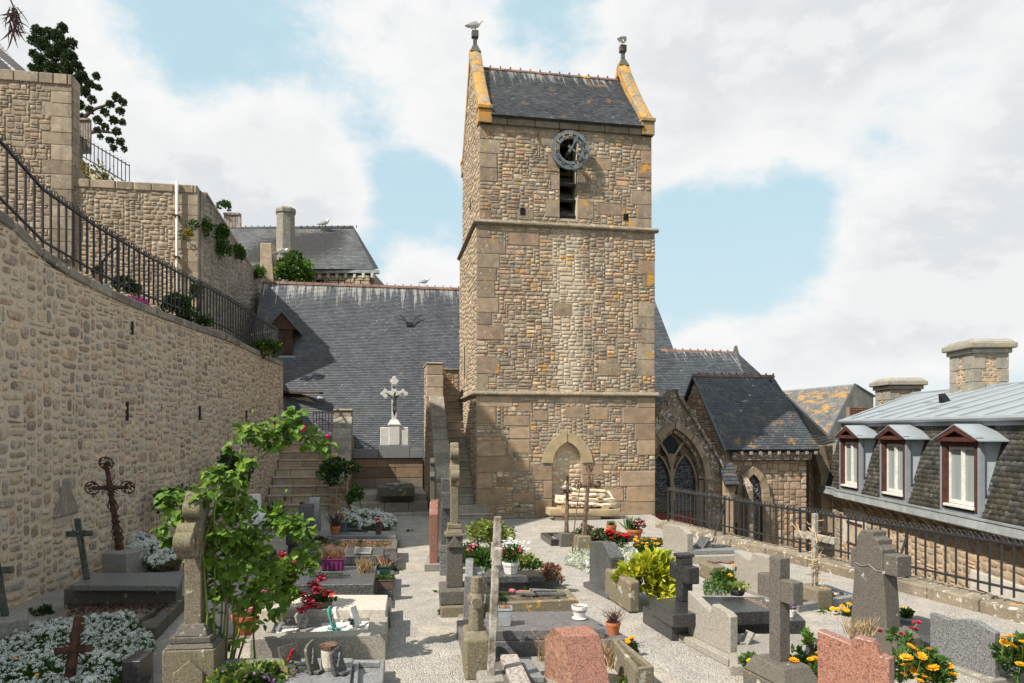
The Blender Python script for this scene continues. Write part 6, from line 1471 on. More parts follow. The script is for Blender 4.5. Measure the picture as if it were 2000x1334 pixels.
# headstones at the left ends
headstone('round topped grey granite headstone at the end of the farthest tomb', (-4.42, 15.75), (-4.28, 15.05), (.22, .03), [(0, .55), (.12, .78), (.3, .9), (.5, .94), (.7, .9), (.88, .78), (1, .55)], 'grey_granite')
headstone('polished black headstone with sloping top beside the rounded grey one', (-4.2, 14.3), (-4.08, 13.7), (.25, .03), [(0, .75), (.15, .92), (.85, .92), (1, .75)], 'black_granite')
t = cross('polished black granite monument with cut corner among the rose leaves', (-3.85, 12.6, 0), RT+math.pi/2, .22, .14, .72, .30, .5, .2, 'black_granite')
MB().box(-.45, .45, -.3, .3, 0, .2).build('plinth', M_['black_granite'], t, True, bevel=.01)
# rustic marble cross (log shaped)
t = thing('marble_cross', 'white marble cross carved like logs rising behind the rose bush', 'cross', (-4.42, 12.3, 0), RT)
m = MB(); m.tube([(0, 0, 0), (0, 0, .9), (0, 0, 1.28)], [.12, .115, .105], 12); m.build('shaft', M_['white_marble'], t, True, smooth=False)
m = MB(); m.tube([(-.02, -.36, .86), (0, 0, .86), (.02, .36, .86)], .095, 10); m.ball((.03, -.34, .86), .12); m.ball((.1, 0, .86), .14); m.build('arm', M_['white_marble'], t, True)
MB().box(-.3, .3, -.35, .35, 0, .28).build('plinth', M_['concrete'], t, True, bevel=.03)

# ================================================================= HEAVY CROSS WITH THE ROSE
t = cross('tall weathered stone cross with trefoil ends beside the rose bush at left', (-2.93, 6.65, 0), math.pi/2+RT, .20, .15, 1.66, .24, 1.40, .15, 'concrete_lichen', z0=.6, trefoil=True)
MB().box(-.22, .20, -.23, .23, -.02, .42).build('pedestal', M_['concrete_lichen'], t, True, bevel=.02)
m = MB(); m.taper([(-.17, -.15), (.17, -.15), (.17, .15), (-.17, .15)], (0, 0), .7, .52, .62); m.box(-.185, .175, -.18, .18, .46, .52); m.taper([(-.22, -.22), (.20, -.22), (.20, .22), (-.22, .22)], (0, 0), .85, .42, .46); m.build('moulding', M_['concrete'], t, True, bevel=.012)
m = MB(); m.prism([(-.225, -.02, .34), (-.225, -.14, .22), (-.225, -.14, .0), (-.225, .12, .0), (-.225, .12, .22)], (-.05, 0, 0)); m.build('gablet', M_['concrete_lichen'], t, True, bevel=.01)

# ================================================================= SHADED STRIP BY THE WALL
sg_ = thing('tomb', 'grey granite slab tomb on concrete base in the shade of the wall', 'tomb', T(240, 1160, 0))
Z3 = lambda x, y: (x/2.668, 834+y/2.668)
slab([Z3(475, 760), Z3(962, 756), Z3(925, 826), Z3(376, 824)], .42, .345, 'mid_granite', 'slab', sg_)
slab([Z3(452, 775), Z3(950, 772), Z3(920, 842), Z3(332, 845)], .34, -.02, 'concrete', 'base', sg_)
bs = thing('stone_block', 'weathered concrete block carrying the rusty openwork cross', 'block', T(245, 1100, .2))
slab([Z3(560, 635), Z3(772, 630), Z3(660, 660), Z3(530, 658)], .62, .2, 'concrete_pale', 'block', bs, .02)
pv = thing('old_grave', 'sunken concrete slab grave with brown fallen leaves in front of the grey slab', 'grave', T(200, 1230, 0))
slab([Z3(350, 930), Z3(900, 900), Z3(700, 1010), Z3(270, 1000)], .13, -.02, 'paving', 'slab', pv, .02)
slab([Z3(160, 1050), Z3(880, 985), Z3(780, 1060), Z3(100, 1120)], .06, -.02, 'paving', 'slab', pv, .02)
for a, b in (((945, 880), (775, 1045)),):
    p, q = Vector(T(*Z3(*a), .16)), Vector(T(*Z3(*b), .16)); d = (q-p).normalized(); n = Vector((-d.y, d.x, 0))*.07
    for i in range(3): MB().prism([p.lerp(q, i/3+.004)-n, p.lerp(q, (i+1)/3-.004)-n, p.lerp(q, (i+1)/3-.004)+n, p.lerp(q, i/3+.004)+n], (0, 0, -.18)).build('kerb', M_['concrete'], pv, bevel=.015)
lk = thing('kerb_block', 'old lichened stone block under the dark cross at the left edge', 'block', T(20, 1240, .2)); slab([(-60, 1202), (56, 1196), (56, 1206), (-60, 1225)], .45, -.02, 'concrete_pale', 'block', lk, .03)
pts = []
for i in range(900):
    x = random.uniform(350, 900); y = 905+random.random()**2*70+(900-x)*.03; p = T(*Z3(x, y), .135); pts.append((Vector(p)+Vector((0, 0, random.random()*.02)), (random.gauss(0, 1), random.gauss(0, 1), .2)))
mat('dead_leaf', leaf_fn([(.10, .05, .03), (.16, .09, .055), (.07, .035, .025)]), rough=.9)
cloud('fallen_leaves', M_['dead_leaf'], pv, pts, .035)
# openwork rusty cross
def rust_cross(label, loc, rot, H, ah, az, mt, orn=1.0, lean=(0, 0), w=.035, sparse=False):
    t = thing('rusty_cross', label, 'cross', loc, rot); Sh = Matrix.Identity(4); Sh[0][2] = lean[0]; Sh[1][2] = lean[1]; m = MB()
    m.tube([Sh @ Vector((0, 0, z)) for z in (0, az*.25, az*.6, az, H)], [w*1.5, w*1.1, w, w*.9, w*.7], 6)
    m.tube([Sh @ Vector((x, 0, az)) for x in (-ah, 0, ah)], w*.7, 6); m.build('cross', M_[mt], t, True)
    m = MB()
    def lump(x, z, r): m.ball(Sh @ Vector((x, random.uniform(-.01, .01), z)), r, 6, (1, .5, 1))
    for i in range(int(26*orn)):
        z = random.uniform(az*.02, az*.55) if i % 2 else random.uniform(az*.6, H); lump(random.uniform(-1, 1)*w*1.1, z, w*random.uniform(.3, .6))
    for cx, cz in ((-ah, az), (ah, az), (0, H)) if orn > .5 else ():
        for k in range(int(9*orn)):
            a = k*2.39; r = .07*math.sqrt(orn)*random.uniform(.3, 1.1); lump(cx+r*math.cos(a), cz+r*math.sin(a), w*random.uniform(.3, .55))
        R = .075*math.sqrt(orn)
        m.tube([Sh @ Vector((cx+R*math.cos(a), 0, cz+R*math.sin(a))) for a in np.linspace(0, 6.28, 13)], .009, 4)
        for a in np.arange(0, 6.28, .78): m.tube([Sh @ Vector((cx, 0, cz)), Sh @ Vector((cx+R*1.15*math.cos(a), 0, cz+R*1.15*math.sin(a)))], .006, 3)
    for sx_, sz_ in ((-1, 1), (1, 1), (-1, -1), (1, -1)):
        for k in range(3): m.tube([Sh @ Vector((0, 0, az)), Sh @ Vector((sx_*(.05+.03*k), 0, az+sz_*(.13-.035*k)))], [.012, .004], 4)
    if orn > .9:
        for z in (az*.12, az*.22, az*.62):
            for sx_ in (-1, 1): m.tube([Sh @ Vector((sx_*.02, 0, z)), Sh @ Vector((sx_*.07, 0, z+.06)), Sh @ Vector((sx_*.045, 0, z+.14)), Sh @ Vector((sx_*.015, 0, z+.2))], .010, 4)
    m.build('ornament', M_[mt], t, True, kind='stuff'); return t
p = T(*Z3(625, 640), .62); rust_cross('tall rusty openwork iron cross leaning against the shaded wall', p, .35, 1.28, .23, .92, 'rust', 1.5, (-.14, .0), .04)
p = T(170, 1131, .42); t = cross('small dark bronze crucifix leaning at the corner of the grey slab', p, .25, .075, .05, .80, .16, .60, .075, 'bronze', lean=(-.16, .05))
m = MB(); m.tube([(-.16, -.03, .67), (-.09, -.05, .56), (-.02, -.03, .65)], .013, 5); m.tube([(-.09, -.05, .58), (-.06, -.06, .42), (-.04, -.04, .26)], [.025, .022, .012], 6); m.ball((-.095, -.06, .63), .024, 6); m.build('figure', M_['bronze'], t, True)
cross('dark weathered cross standing on the block at the left edge', T(10, 1203, .45), .2, .07, .05, .62, .15, .48, .07, 'bronze', lean=(-.15, 0))
rust_cross('broken twisted rusty cross among the white flowers at bottom left', (-3.83, 6.15, 0), .35, .78, .14, .50, 'rust', .45, (.12, 0), .045)
bk = thing('black_stone', 'polished black granite block beside the white flowers at bottom left', 'headstone', T(270, 1334, .1))
slab([(268, 1271), (300, 1270), (274, 1291), (237, 1292)], .36, -.02, 'black_granite', 'block', bk)
slab([(246, 1322), (300, 1318), (290, 1345), (226, 1345)], .15, -.02, 'black_granite', 'base', bk)

# ================================================================= MIDDLE ROW
C = math.pi/2+RT
t = cross('tall concrete cross with rounded trefoil arms on a gabled pedestal in the middle row', (-.76, 9.45, 0), C, .16, .105, 2.08, .22, 1.80, .13, 'concrete_lichen', z0=1.15, trefoil=True)
m = MB(); m.box(-.12, .12, -.105, .105, .34, 1.0); m.prism([(-.12, -.15, 1.0)][:0] or [(-.13, -.11, .86), (-.13, 0, 1.02), (-.13, .11, .86)], (-.03, 0, 0)); m.build('pedestal', M_['concrete'], t, True, bevel=.01)
m = MB(); m.box(-.15, .15, -.13, .13, 1.0, 1.04); m.taper([(-.13, -.11), (.13, -.11), (.13, .11), (-.13, .11)], (0, 0), .8, 1.04, 1.1); m.box(-.11, .11, -.09, .09, 1.1, 1.16); m.ball((0, 0, 1.12), .09, 10, (1, 1, .5)); m.build('moulding', M_['concrete_lichen'], t, True, bevel=.01)
MB().box(-.3, .3, -.17, .2, .15, .335).build('base', M_['concrete'], t, True, bevel=.02); MB().box(-.32, .32, -.16, .19, -.02, .148).build('base', M_['concrete_lichen'], t, True, bevel=.03)
t = cross('grey granite cross with square stepped arms seen edge on in the middle row', (-1.1, 11.9, 0), C, .2, .16, 1.58, .33, 1.24, .26, 'dark_granite', z0=.4)
for i in range(4): MB().box(-.16, .16, -.10, .10, i*.125, i*.125+.12).build('base_block', M_['mid_granite'], t, True, bevel=.008)
t = headstone('tall polished red granite stele seen edge on in the middle row', (-1.40, 12.15), (-1.44, 12.85), (.14, .02), [(0, .95), (.2, 1.15), (.8, 1.15), (1, .95)], 'red_granite', plinth=('concrete_pale', .12, .08))
cross('thin dark stone cross with round knobs near the calvary steps', (-1.62, 14.6, 0), C, .09, .09, 1.72, .16, 1.45, .08, 'concrete', trefoil=True)
cross('plain grey stone cross in front of the thin dark cross', (-1.5, 13.9, 0), C, .14, .12, 1.0, .25, .75, .14, 'concrete')
t = headstone('narrow grey granite stele with slanted top behind the rustic cross', (-.60, 8.75), (-.63, 9.35), (.10, .0), [(0, .60), (.3, .78), (1, .72)], 'mid_granite', lean=-.04)
MB().prism([(-.5, 8.86, 0), (-.36, 8.88, 0), (-.38, 9.3, 0), (-.52, 9.3, 0)], (0, 0, .62)).build('side_stone', M_['grey_granite'], t, bevel=.02)
# rustic mossy cross on block
t = thing('mossy_cross', 'stubby lichen covered stone cross on a mossy block in the middle row', 'cross', (-.36, 7.15, 0), RT)
MB().box(-.13, .12, -.30, .24, -.02, .40).build('block', M_['concrete_lichen'], t, True, bevel=.04)
m = MB(); m.tube([(0, 0, .33), (0, 0, .7), (.01, 0, .93)], [.085, .07, .06], 9); m.tube([(0, -.17, .70), (0, 0, .72), (0, .17, .70)], .062, 8); m.ball((0, 0, .71), .095, 8); m.build('cross', M_['concrete_lichen'], t, True, bevel=.01)
t = cross('tall thin weathered cross leaning slightly on a rough stone base in the middle row', (-.20, 6.55, .0), C, .085, .07, 1.60, .19, 1.26, .16, 'worn_wood', z0=.1, lean=(0, -.045))
MB().box(-.17, .15, -.13, .12, -.02, .16).build('base', M_['concrete_pale'], t, True, bevel=.035)
# tombs
Z6 = lambda x, y: (800+x/3.768, 980+y/3.768)
h1 = thing('tomb', 'dark granite tomb carrying the white pot of flowers in the middle row', 'tomb', T(1010, 1130, 0), 0, 'tombs of the middle row')
slab([Z6(560, 505), Z6(945, 503), Z6(990, 545), Z6(545, 548)], .30, .2, 'dark_granite', 'slab', h1); slab([Z6(540, 530), Z6(1085, 528), Z6(1105, 578), Z6(530, 580)], .2, -.02, 'dark_granite', 'base', h1)
h2 = thing('tomb', 'lichened stone kerbed grave with bare soil and fallen iron cross in the middle row', 'tomb', T(1030, 1170, 0), 0, 'tombs of the middle row')
inn2 = kerb([Z6(560, 660), Z6(1170, 640), Z6(1240, 720), Z6(555, 755)], .18, .10, 'concrete_lichen', h2, -.02, 'soil', .15, 'kerb')
crucifix_flat('grey iron cross lying on the bare soil grave in the middle row', Z6(1140, 684), Z6(808, 686), .17, 'mid_granite', .028, .09)
h3 = thing('tomb', 'broad purple grey slate tomb with pots, nearest large slab of the middle row', 'tomb', T(1040, 1250, 0), 0, 'tombs of the middle row')
slab([Z6(560, 812), Z6(1230, 802), Z6(1440, 932), Z6(545, 950)], .28, .17, 'purple_slate', 'slab', h3); slab([Z6(345, 870), Z6(1290, 830), Z6(1640, 1008), Z6(392, 1036)], .17, -.02, 'purple_slate', 'base', h3)
h4 = thing('tomb', 'low concrete grave with leaning pinkish granite slab at the bottom of the middle row', 'tomb', T(990, 1330, 0), 0, 'tombs of the middle row')
slab([Z6(620, 1150), Z6(1060, 1130), Z6(1300, 1500), Z6(600, 1500)], .04, -.02, 'concrete_pale', 'base', h4)
slab([Z6(660, 1120), Z6(795, 1118), Z6(940, 1420), Z6(790, 1420)], .20, .041, 'pink_granite', 'slab', h4); slab([Z6(600, 1180), Z6(655, 1130), Z6(780, 1420), Z6(640, 1420)], .15, .041, 'concrete', 'side_stone', h4)
slab([Z6(808, 1155), Z6(885, 1155), Z6(990, 1288), Z6(880, 1290)], .10, .045, 'grey_granite', 'book_plaque', h4, .006)
t = thing('headstone', 'polished pink speckled granite stele with sloping face at the bottom centre', 'headstone', T(1130, 1420, 0))
e, f, a, g_, h_ = (Vector(q) for q in ((.576, 6.4, 0), (.472, 6.54, .50), (.39, 6.62, .568), (.309, 6.75, .449), (.311, 6.8, 0)))
wv_ = Vector((.335, .075, 0))
MB().prism([e, f, a, g_, h_], wv_).build('stone', M_['red_granite'], t, bevel=.006)
nrm_ = Vector((-.83, -.56, 0)); MB().prism([q+nrm_*.002 for q in (e, f, a, g_, h_)], -nrm_*.0+Vector((.004, .0009, 0))).build('weathered_side', M_['red_granite_side'], t)
MB().prism([(.22, 6.95, 0), (.6, 6.3, 0), (1.0, 6.38, 0), (.7, 7.0, 0)], (0, 0, .06)).build('plinth', M_['concrete_pale'], t, bevel=.02)
tr1 = thing('stone_trough', 'narrow rough stone trough with single marigold at the bottom of the central path', 'planter', T(1235, 1300, 0))
kerb([Z6(1490, 1012), Z6(1560, 1010), Z6(1800, 1210), Z6(1660, 1230)], .27, .045, 'concrete_lichen', tr1, -.02, 'soil', .22, 'trough_side')

# ================================================================= RIGHT GROUP
RD = Vector((.31, -.95, 0)).normalized(); RA = math.atan2(RD.y, RD.x); RN_ = Vector((.95, .31, 0))
headstone('slanted polished dark granite headstone beside the yellow leaved shrub', (1.17, 10.85), (1.40, 10.15), (.20, .06), [(0, .70), (.62, .75), (1, .58)], 'dark_granite', plinth=('dark_granite', .08, .07))
plaque('small dark plaque propped behind the slanted dark headstone', (1.62, 10.35, .09), RA+.5, .18, .22, .03, .5, 'black_granite')
t = headstone('light grey granite headstone with cut corner near the tower kerb', (2.86, 13.6), (3.14, 12.85), (.12, .04), [(0, .50), (.06, .60), (.72, .62), (1, .52)], 'light_granite', z0=.14)
wslab([(2.76, 13.75), (3.08, 12.72), (4.25, 12.85), (4.05, 13.9)], .14, -.02, 'light_granite', 'base', t); wslab([(3.02, 13.68), (3.27, 12.87), (4.15, 12.98), (3.95, 13.8)], .22, .141, 'grey_granite', 'slab', t)
plaque('open book shaped dark plaque leaning on the light grey tomb', (3.42, 13.2, .22), RA+.1, .26, .26, .025, .75, 'dark_granite')
plaque('brown edged plaque leaning behind the open book plaque', (3.54, 13.3, .22), RA+.1, .24, .27, .025, .7, 'worn_wood')
t = thing('bronze_ornament', 'flat bronze flower ornament on the light grey tomb', 'ornament', (3.85, 13.25, .222)); m = MB()
for i in range(8): a = i*.8; m.tube([(3.85-.15, 13.25, .235), (3.85+.1*math.cos(a), 13.25+.1*math.sin(a), .24), (3.85+.2*math.cos(a*.7), 13.25+.12*math.sin(a), .23)], .012, 4)
m.build('ornament', M_['bronze'], t)
t = headstone('grey granite double headstone with stepped top in the right group', (3.39, 10.95), (3.66, 10.1), (.14, .045), [(0, .55), (.42, .46), (.48, .50), (.5, .58), (1, .58)], 'light_granite', plinth=('concrete_pale', .06, .07))
# black cross on black tomb
t = thing('tomb', 'large polished black granite tomb with stepped base in the right group', 'tomb', T(1420, 1220, 0))
slab([(1268, 1172), (1330, 1164), (1492, 1166), (1506, 1193), (1315, 1200)], .35, .2, 'black_granite', 'slab', t); slab([(1255, 1184), (1325, 1172), (1535, 1175), (1574, 1212), (1313, 1218)], .20, -.02, 'black_granite', 'base', t)
tt_ = cross('thick polished black granite cross standing on the black tomb', T(1336, 1172, .35), RA, .15, .15, .52, .22, .33, .20, 'black_granite')
MB().box(-.08, .08, -.10, .10, .52, .56).build('cap', M_['black_granite'], tt_, True, bevel=.01)
m = MB(); tq = thing('gilt_inscription', 'faded gilt lettering lines engraved on the black tomb slab', 'inscription', T(1475, 1178, .351))
for i in range(5):
    p = Vector(T(1455+i*7, 1169+i*3.2, .353)); q = Vector(T(1490+i*3, 1174+i*3.6, .353)); m = MB(); n_ = 9
    for k in range(n_):
        if random.random() < .8: a = p.lerp(q, k/n_); b = p.lerp(q, (k+.6)/n_); m.prism([a, b, b+Vector((0, .018, 0)), a+Vector((0, .018, 0))], (0, 0, .003))
    m.build('line', M_['gold_paint'], tq)
t = headstone('pale speckled granite headstone with curved notch in front of the black tomb', (1.99, 8.12), (2.24, 7.36), (.09, .03), [(0, .57), (.5, .45), (.56, .44), (.6, .53), (.92, .50), (1, .47)], 'light_granite', plinth=('light_granite', .08, .10), z0=.08)
slab([(1425, 1240), (1600, 1243), (1595, 1300), (1425, 1300)], .10, -.02, 'light_granite', 'slab', t); slab([(1438, 1237), (1585, 1238), (1568, 1281), (1440, 1283)], .17, .101, 'concrete_pale', 'slab', t)
plaque('small pale grey slanted plaque behind the notched headstone', (2.40, 7.45, .17), RA, .13, .15, .03, .6, 'concrete_pale')
# concrete cross front right
t = cross('plain brown concrete cross on a heavy pedestal at the lower right', (2.37, 6.35, 0), RA, .145, .115, 1.27, .24, .99, .20, 'concrete', z0=.34)
m = MB(); m.taper([(-.26, -.2), (.3, -.2), (.3, .2), (-.26, .2)], (0, 0), .72, .22, .36); m.box(-.26, .3, -.2, .2, -.02, .22); m.build('pedestal', M_['concrete'], t, True, bevel=.02)
# wooden cross
t = cross('splintered grey wooden cross wrapped in dead stems by the parapet', (4.12, 9.75, 0), RA, .07, .06, 1.25, .38, .93, .09, 'old_grey_wood', z0=.22, bev=.006)
m = MB()
for i in range(46):
    a = random.uniform(0, 6.28); z = random.uniform(.25, 1.15); x0_ = .05*math.cos(a); 
    if random.random() < .35: x0_ = random.uniform(-.36, .36); z = .93+random.uniform(-.05, .05)
    m.tube([(x0_, .04*math.sin(a), z), (x0_+random.gauss(0, .05), random.gauss(0, .05), z+random.gauss(0, .06)), (x0_+random.gauss(0, .08), random.gauss(0, .06), z+random.gauss(0, .05))], .006, 3)
m.build('dead_stems', M_['dry_stem'], t, True, kind='stuff')
MB().box(-.2, .2, -.14, .14, -.02, .27).build('base', M_['concrete_lichen'], t, True, bevel=.04)
t = thing('kerbed_grave', 'grey stone kerbed grave filled with dead leaves behind the wooden cross', 'grave', T(1600, 1160, 0)); ik = kerb([(1535, 1150), (1612, 1140), (1678, 1163), (1560, 1182)], .10, .10, 'grey_granite', t, -.02, 'gravel', .06)
cloud('dead_leaves', M_['dead_leaf'], t, [((ik[0]+(ik[1]-ik[0])*random.random()+(ik[3]-ik[0])*random.random()*.9)+Vector((0, 0, -.03)), (random.gauss(0, 1), random.gauss(0, 1), .3)) for _ in range(500)], .05)
# large tapered concrete cross
t = thing('monument_cross', 'massive cracked concrete cross with tapered shaft and stepped head at the right', 'cross', (4.02, 7.9, 0), RA)
m = MB(); m.prism([(-.30, -.10, 0), (.26, -.10, 0), (.17, -.10, .95), (.17, -.10, 1.10), (.12, -.10, 1.14), (.12, -.10, 1.20), (.04, -.10, 1.22), (.04, -.10, 1.28), (-.12, -.10, 1.28), (-.18, -.10, 1.20), (-.21, -.10, .95)], (0, .20, 0)); m.build('shaft', M_['concrete'], t, True, bevel=.015)
MB().box(.171, .36, -.09, .11, .84, 1.06).build('arm', M_['concrete'], t, True, bevel=.012); MB().box(-.29, -.21, -.09, .11, .84, 1.06).build('arm', M_['concrete'], t, True, bevel=.012)
MB().prism([(.2, -.11, 0), (.38, -.11, 0), (.38, -.11, .16), (.27, -.11, .30)][:0] or [(.1, -.14, 0), (.40, -.14, 0), (.40, -.14, .2), (.25, -.14, .27), (.1, -.14, .27)], (0, .34, 0)).build('foot', M_['concrete'], t, True, bevel=.015)
MB().tube([(-.2, -.105, .90), (-.1, -.106, .88), (0, -.105, .91), (.1, -.106, .86), (.17, -.105, .87)], .006, 4).build('crack', M_['concrete_pale'], t, True)
# red and grey headstones bottom right
t = headstone('red speckled granite headstone with scooped shoulder at the lower right', (2.35, 5.52), (2.74, 5.20), (.075, .07), [(0, .85), (.42, .80), (.47, .79), (.5, .83), (.53, .85), (.76, .84), (.82, .80), (.87, .74), (1, .73)], 'red_granite')
t = headstone('blue grey granite headstone with wavy top at the right edge', (4.33, 7.43), (4.575, 6.79), (.07, .025), [(0, .50), (.3, .48), (.6, .53), (.75, .53), (.9, .49), (1, .47)], 'mid_granite')
wslab([(4.25, 7.5), (4.5, 6.72), (5.6, 7.0), (5.3, 7.7)], .04, -.02, 'concrete_pale', 'plinth', t)
t = thing('tomb', 'flat black granite slab between the concrete cross and blue grey headstone', 'tomb', (4.35, 8.6, 0)); wslab([(4.25, 8.5), (4.42, 7.6), (5.3, 7.75), (4.95, 8.75)], .13, .0, 'black_granite', 'slab', t)
# big planters
t = thing('stone_trough', 'tall rough brown stone trough holding the yellow leaved shrub', 'planter', T(1228, 1190, 0))
MB().prism([(1.32, 10.25, 0), (1.52, 9.3, 0), (1.68, 9.36, 0), (1.48, 10.3, 0)], (0, 0, .42)).build('trough', M_['concrete_lichen'], t, bevel=.04)
t = thing('stone_trough', 'short broken lichened stone trough with marigold beside the double headstone', 'planter', T(1387, 1135, 0))
MB().prism([(3.05, 11.75, 0), (3.12, 11.25, 0), (3.38, 11.3, 0), (3.3, 11.8, 0)], (0, 0, .24)).build('trough', M_['concrete_lichen'], t, bevel=.03)
t = thing('scrap_wood', 'reddish brown sticks resting on the broken trough', 'sticks', (3.4, 11.5, .25)); MB().tube([(3.15, 11.6, .27), (3.65, 11.35, .25)], .016, 5).build('stick', M_['rust_pale'], t); MB().tube([(3.2, 11.5, .26), (3.62, 11.5, .27)], .012, 5).build('stick', M_['rust_pale'], t)
# dark kerbed grave in front of the tower
Z4 = lambda x, y: (1030+x/6.667, 930+y/6.667)
t = thing('kerbed_grave', 'dark granite kerbed grave in front of the tower niche', 'grave', T(1150, 1050, 0)); kerb([Z4(170, 735), Z4(1150, 705), Z4(1412, 775), Z4(310, 830)], .13, .12, 'black_granite', t, -.02, 'white_gravel', .05)
slab([Z4(330, 750), Z4(1130, 728), Z4(1290, 775), Z4(400, 812)], .12, .051, 'dark_granite', 'slab', t)
# rusty crosses in front of the tower
p = T(*Z4(495, 905)); cb_ = thing('cross_base', 'square rust stained concrete base of the left thin rusty cross', 'block', p, .2)
MB().taper([(-.15, -.15), (.15, -.15), (.15, .15), (-.15, .15)], (0, 0), .82, 0, .27).build('block', M_['concrete'], cb_, True, bevel=.02)
rust_cross('thin rusty iron cross on a square base in front of the tower', (p[0]+.02, p[1], .25), .9, 1.15, .12, .86, 'rust_pale', .6, (.045, 0), .036)
p = T(*Z4(720, 1010)); cb_ = thing('cross_base', 'pale lichened stone base of the tall rusty cross by the dark headstone', 'block', p, .2)
MB().taper([(-.17, -.17), (.17, -.17), (.17, .17), (-.17, .17)], (0, 0), .78, 0, .36).build('block', M_['concrete_lichen'], cb_, True, bevel=.03)
rust_cross('tall crumbling rusty iron cross with splayed arms in front of the tower niche', (p[0]+.02, p[1], .34), .25, 1.30, .20, .98, 'rust_pale', .9, (.09, 0), .045)
MB().tube([(p[0]-.22, p[1]-.12, 0), (p[0]-.15, p[1]-.1, .7), (p[0]-.05, p[1]-.05, 1.35)], .012, 5).build('iron_rod', M_['rust_pale'], label='thin rusty iron rod leaning beside the tall rusty cross', cat='rod')
# stacked stones against the tower
def LT(a, b, z): return Vector(L(a, b, z))
stk = thing('stone_stack', 'stack of pale broken stone slabs on timber blocks against the tower niche', 'stone stack', LT(2.72, -.5, 0), TR)
def rough(x0, x1, y0, y1, z0, z1, mt='cream_stone', tilt=0.0, n=12, am=.02):
    m = MB(); R = Matrix.Rotation(tilt, 4, 'Y'); xs = np.linspace(x0, x1, n); V = []
    for i, x in enumerate(xs):
        j = lambda s: random.uniform(-s, s); e = .6 if i in (0, n-1) else 1
        V += [R @ Vector((x, y0+j(am*1.5)+(1-e)*.08, z0+j(am))), R @ Vector((x+j(.02), y0-.03+j(am*1.5)+(1-e)*.12, (z0+z1)/2+j(am))), R @ Vector((x+j(.02), y0+j(am*1.5), z1+j(am)*.8)), R @ Vector((x, y1, z1)), R @ Vector((x, y1, z0))]
    k = 5
    m.add(V, [tuple(range(k)), tuple(k*(n-1)+q for q in reversed(range(k)))]+[(k*i+q, k*i+k+q, k*i+k+(q+1) % k, k*i+(q+1) % k) for i in range(n-1) for q in range(k)])
    return m.build('stone', M_[mt], stk, True, bevel=.008)
def wood(x, z, w=.16, h=.09): MB().box(x, x+w, -.36, .1, z, z+h).build('timber_block', M_['timber'], stk, True, bevel=.008)
mat('timber', plain_fn((.42, .30, .17), .2, 12), rough=.8)
rough(-.90, 1.02, -.42, .1, .11, .29, 'arch_stone', .025, 7, .006); MB().box(-.75, .5, -.36, -.1, 0, .10).build('sill_stone', M_['niche_mortar'], stk, True, bevel=.02); wood(-.55, .0, .1, .11)
wood(-.58, .30); wood(.52, .25, .22, .10)
rough(-.68, .90, -.34, .1, .385, .465, tilt=.075); rough(-.66, .94, -.27, .12, .48, .59, tilt=.065); wood(-.28, .59, .12, .03); wood(.42, .55, .14, .04)
rough(-.42, .64, -.22, .15, .61, .70, tilt=.06); rough(-.30, .70, -.12, .2, .735, .80, tilt=.07)
m = MB(); m.prism([(.62, .05, .76), (.90, .05, .70), (1.14, -.30, .06), (.98, -.3, .06)], (0, .09, 0)); m.build('leaning_stone', M_['cream_stone'], stk, True, bevel=.02)
MB().prism([LT(-.0, -.32, 0), LT(1.75, -.3, 0), LT(1.75, -.05, 0), LT(.3, -.05, 0)], (0, 0, .05)).build('plinth_kerb', M_['parapet_stone'], label='low stone plinth kerb at the foot of the tower', cat='kerb', bevel=.015)
# clutter on the big pale tomb
plaque('dark grey memorial plaque with rounded top on the white gravel', T(*Z5(812, 868), .23), RT+.9, .22, .24, .03, .35, 'dark_plaque', 'round', 'lead')
plaque('heart shaped grey memorial plaque on the white gravel', T(*Z5(742, 948), .23), RT+1.0, .18, .21, .035, .3, 'concrete_pale', 'heart', 'bronze')
plaque('curved teal glass memorial on the white gravel', T(*Z5(965, 940), .23), RT+1.2, .08, .26, .02, .35, 'teal_glass', 'wave', 'concrete_pale')
plaque('small white marble statue plaque on the white gravel', T(*Z5(998, 878), .23), RT+1.0, .08, .17, .05, .3, 'white_marble', 'round')
plaque('white marble memorial plaque tilted on the white gravel', T(*Z5(1140, 915), .23), RT+1.2, .14, .23, .03, .35, 'white_marble')
t = thing('flat_marble_cross', 'grey marble cross lying on the white gravel bed', 'cross', T(700, 1220, .23)); slab([Z5(560, 905), Z5(858, 888), Z5(860, 905), Z5(560, 925)], .245, .23, 'grey_granite', 'shaft', t, .004); slab([Z5(520, 935), Z5(555, 895), Z5(575, 900), Z5(545, 945)], .25, .23, 'grey_granite', 'arm', t, .004)
crucifix_flat('small bronze ornament lying on the white gravel', Z5(1110, 905), Z5(1070, 915), .25, 'bronze', .01, .03)
plaque('dark rose plaque with red flowers on the front granite tomb', T(*Z5(650, 1210), .22), RT+.8, .20, .20, .03, .4, 'concrete', 'rect', 'red_flower')
plaque('tall grey sculpted plaque on the front granite tomb', T(*Z5(820, 1255), .22), RT+1.1, .14, .28, .03, .3, 'concrete', 'wave', 'lead')
plaque('black sculpted plaque on the front granite tomb', T(*Z5(1010, 1265), .22), RT+1.0, .16, .24, .03, .35, 'dark_plaque', 'wave', 'lead')
crucifix_flat('dark bronze cross lying at the foot of the rose plaque', Z5(800, 1243), Z5(600, 1240), .23, 'bronze', .018, .05)
t = thing('grave_candle', 'cream votive candle jar with rusty lid on the front granite tomb', 'candle', T(*Z5(918, 1230), .215)); MB().lathe([(.065, 0), (.075, .03), (.075, .17), (.07, .19)], n=16).build('jar', M_['candle_glass'], t, True); MB().lathe([(.082, .19), (.085, .225), (.06, .23)], n=16).build('lid', M_['rust_pale'], t, True)
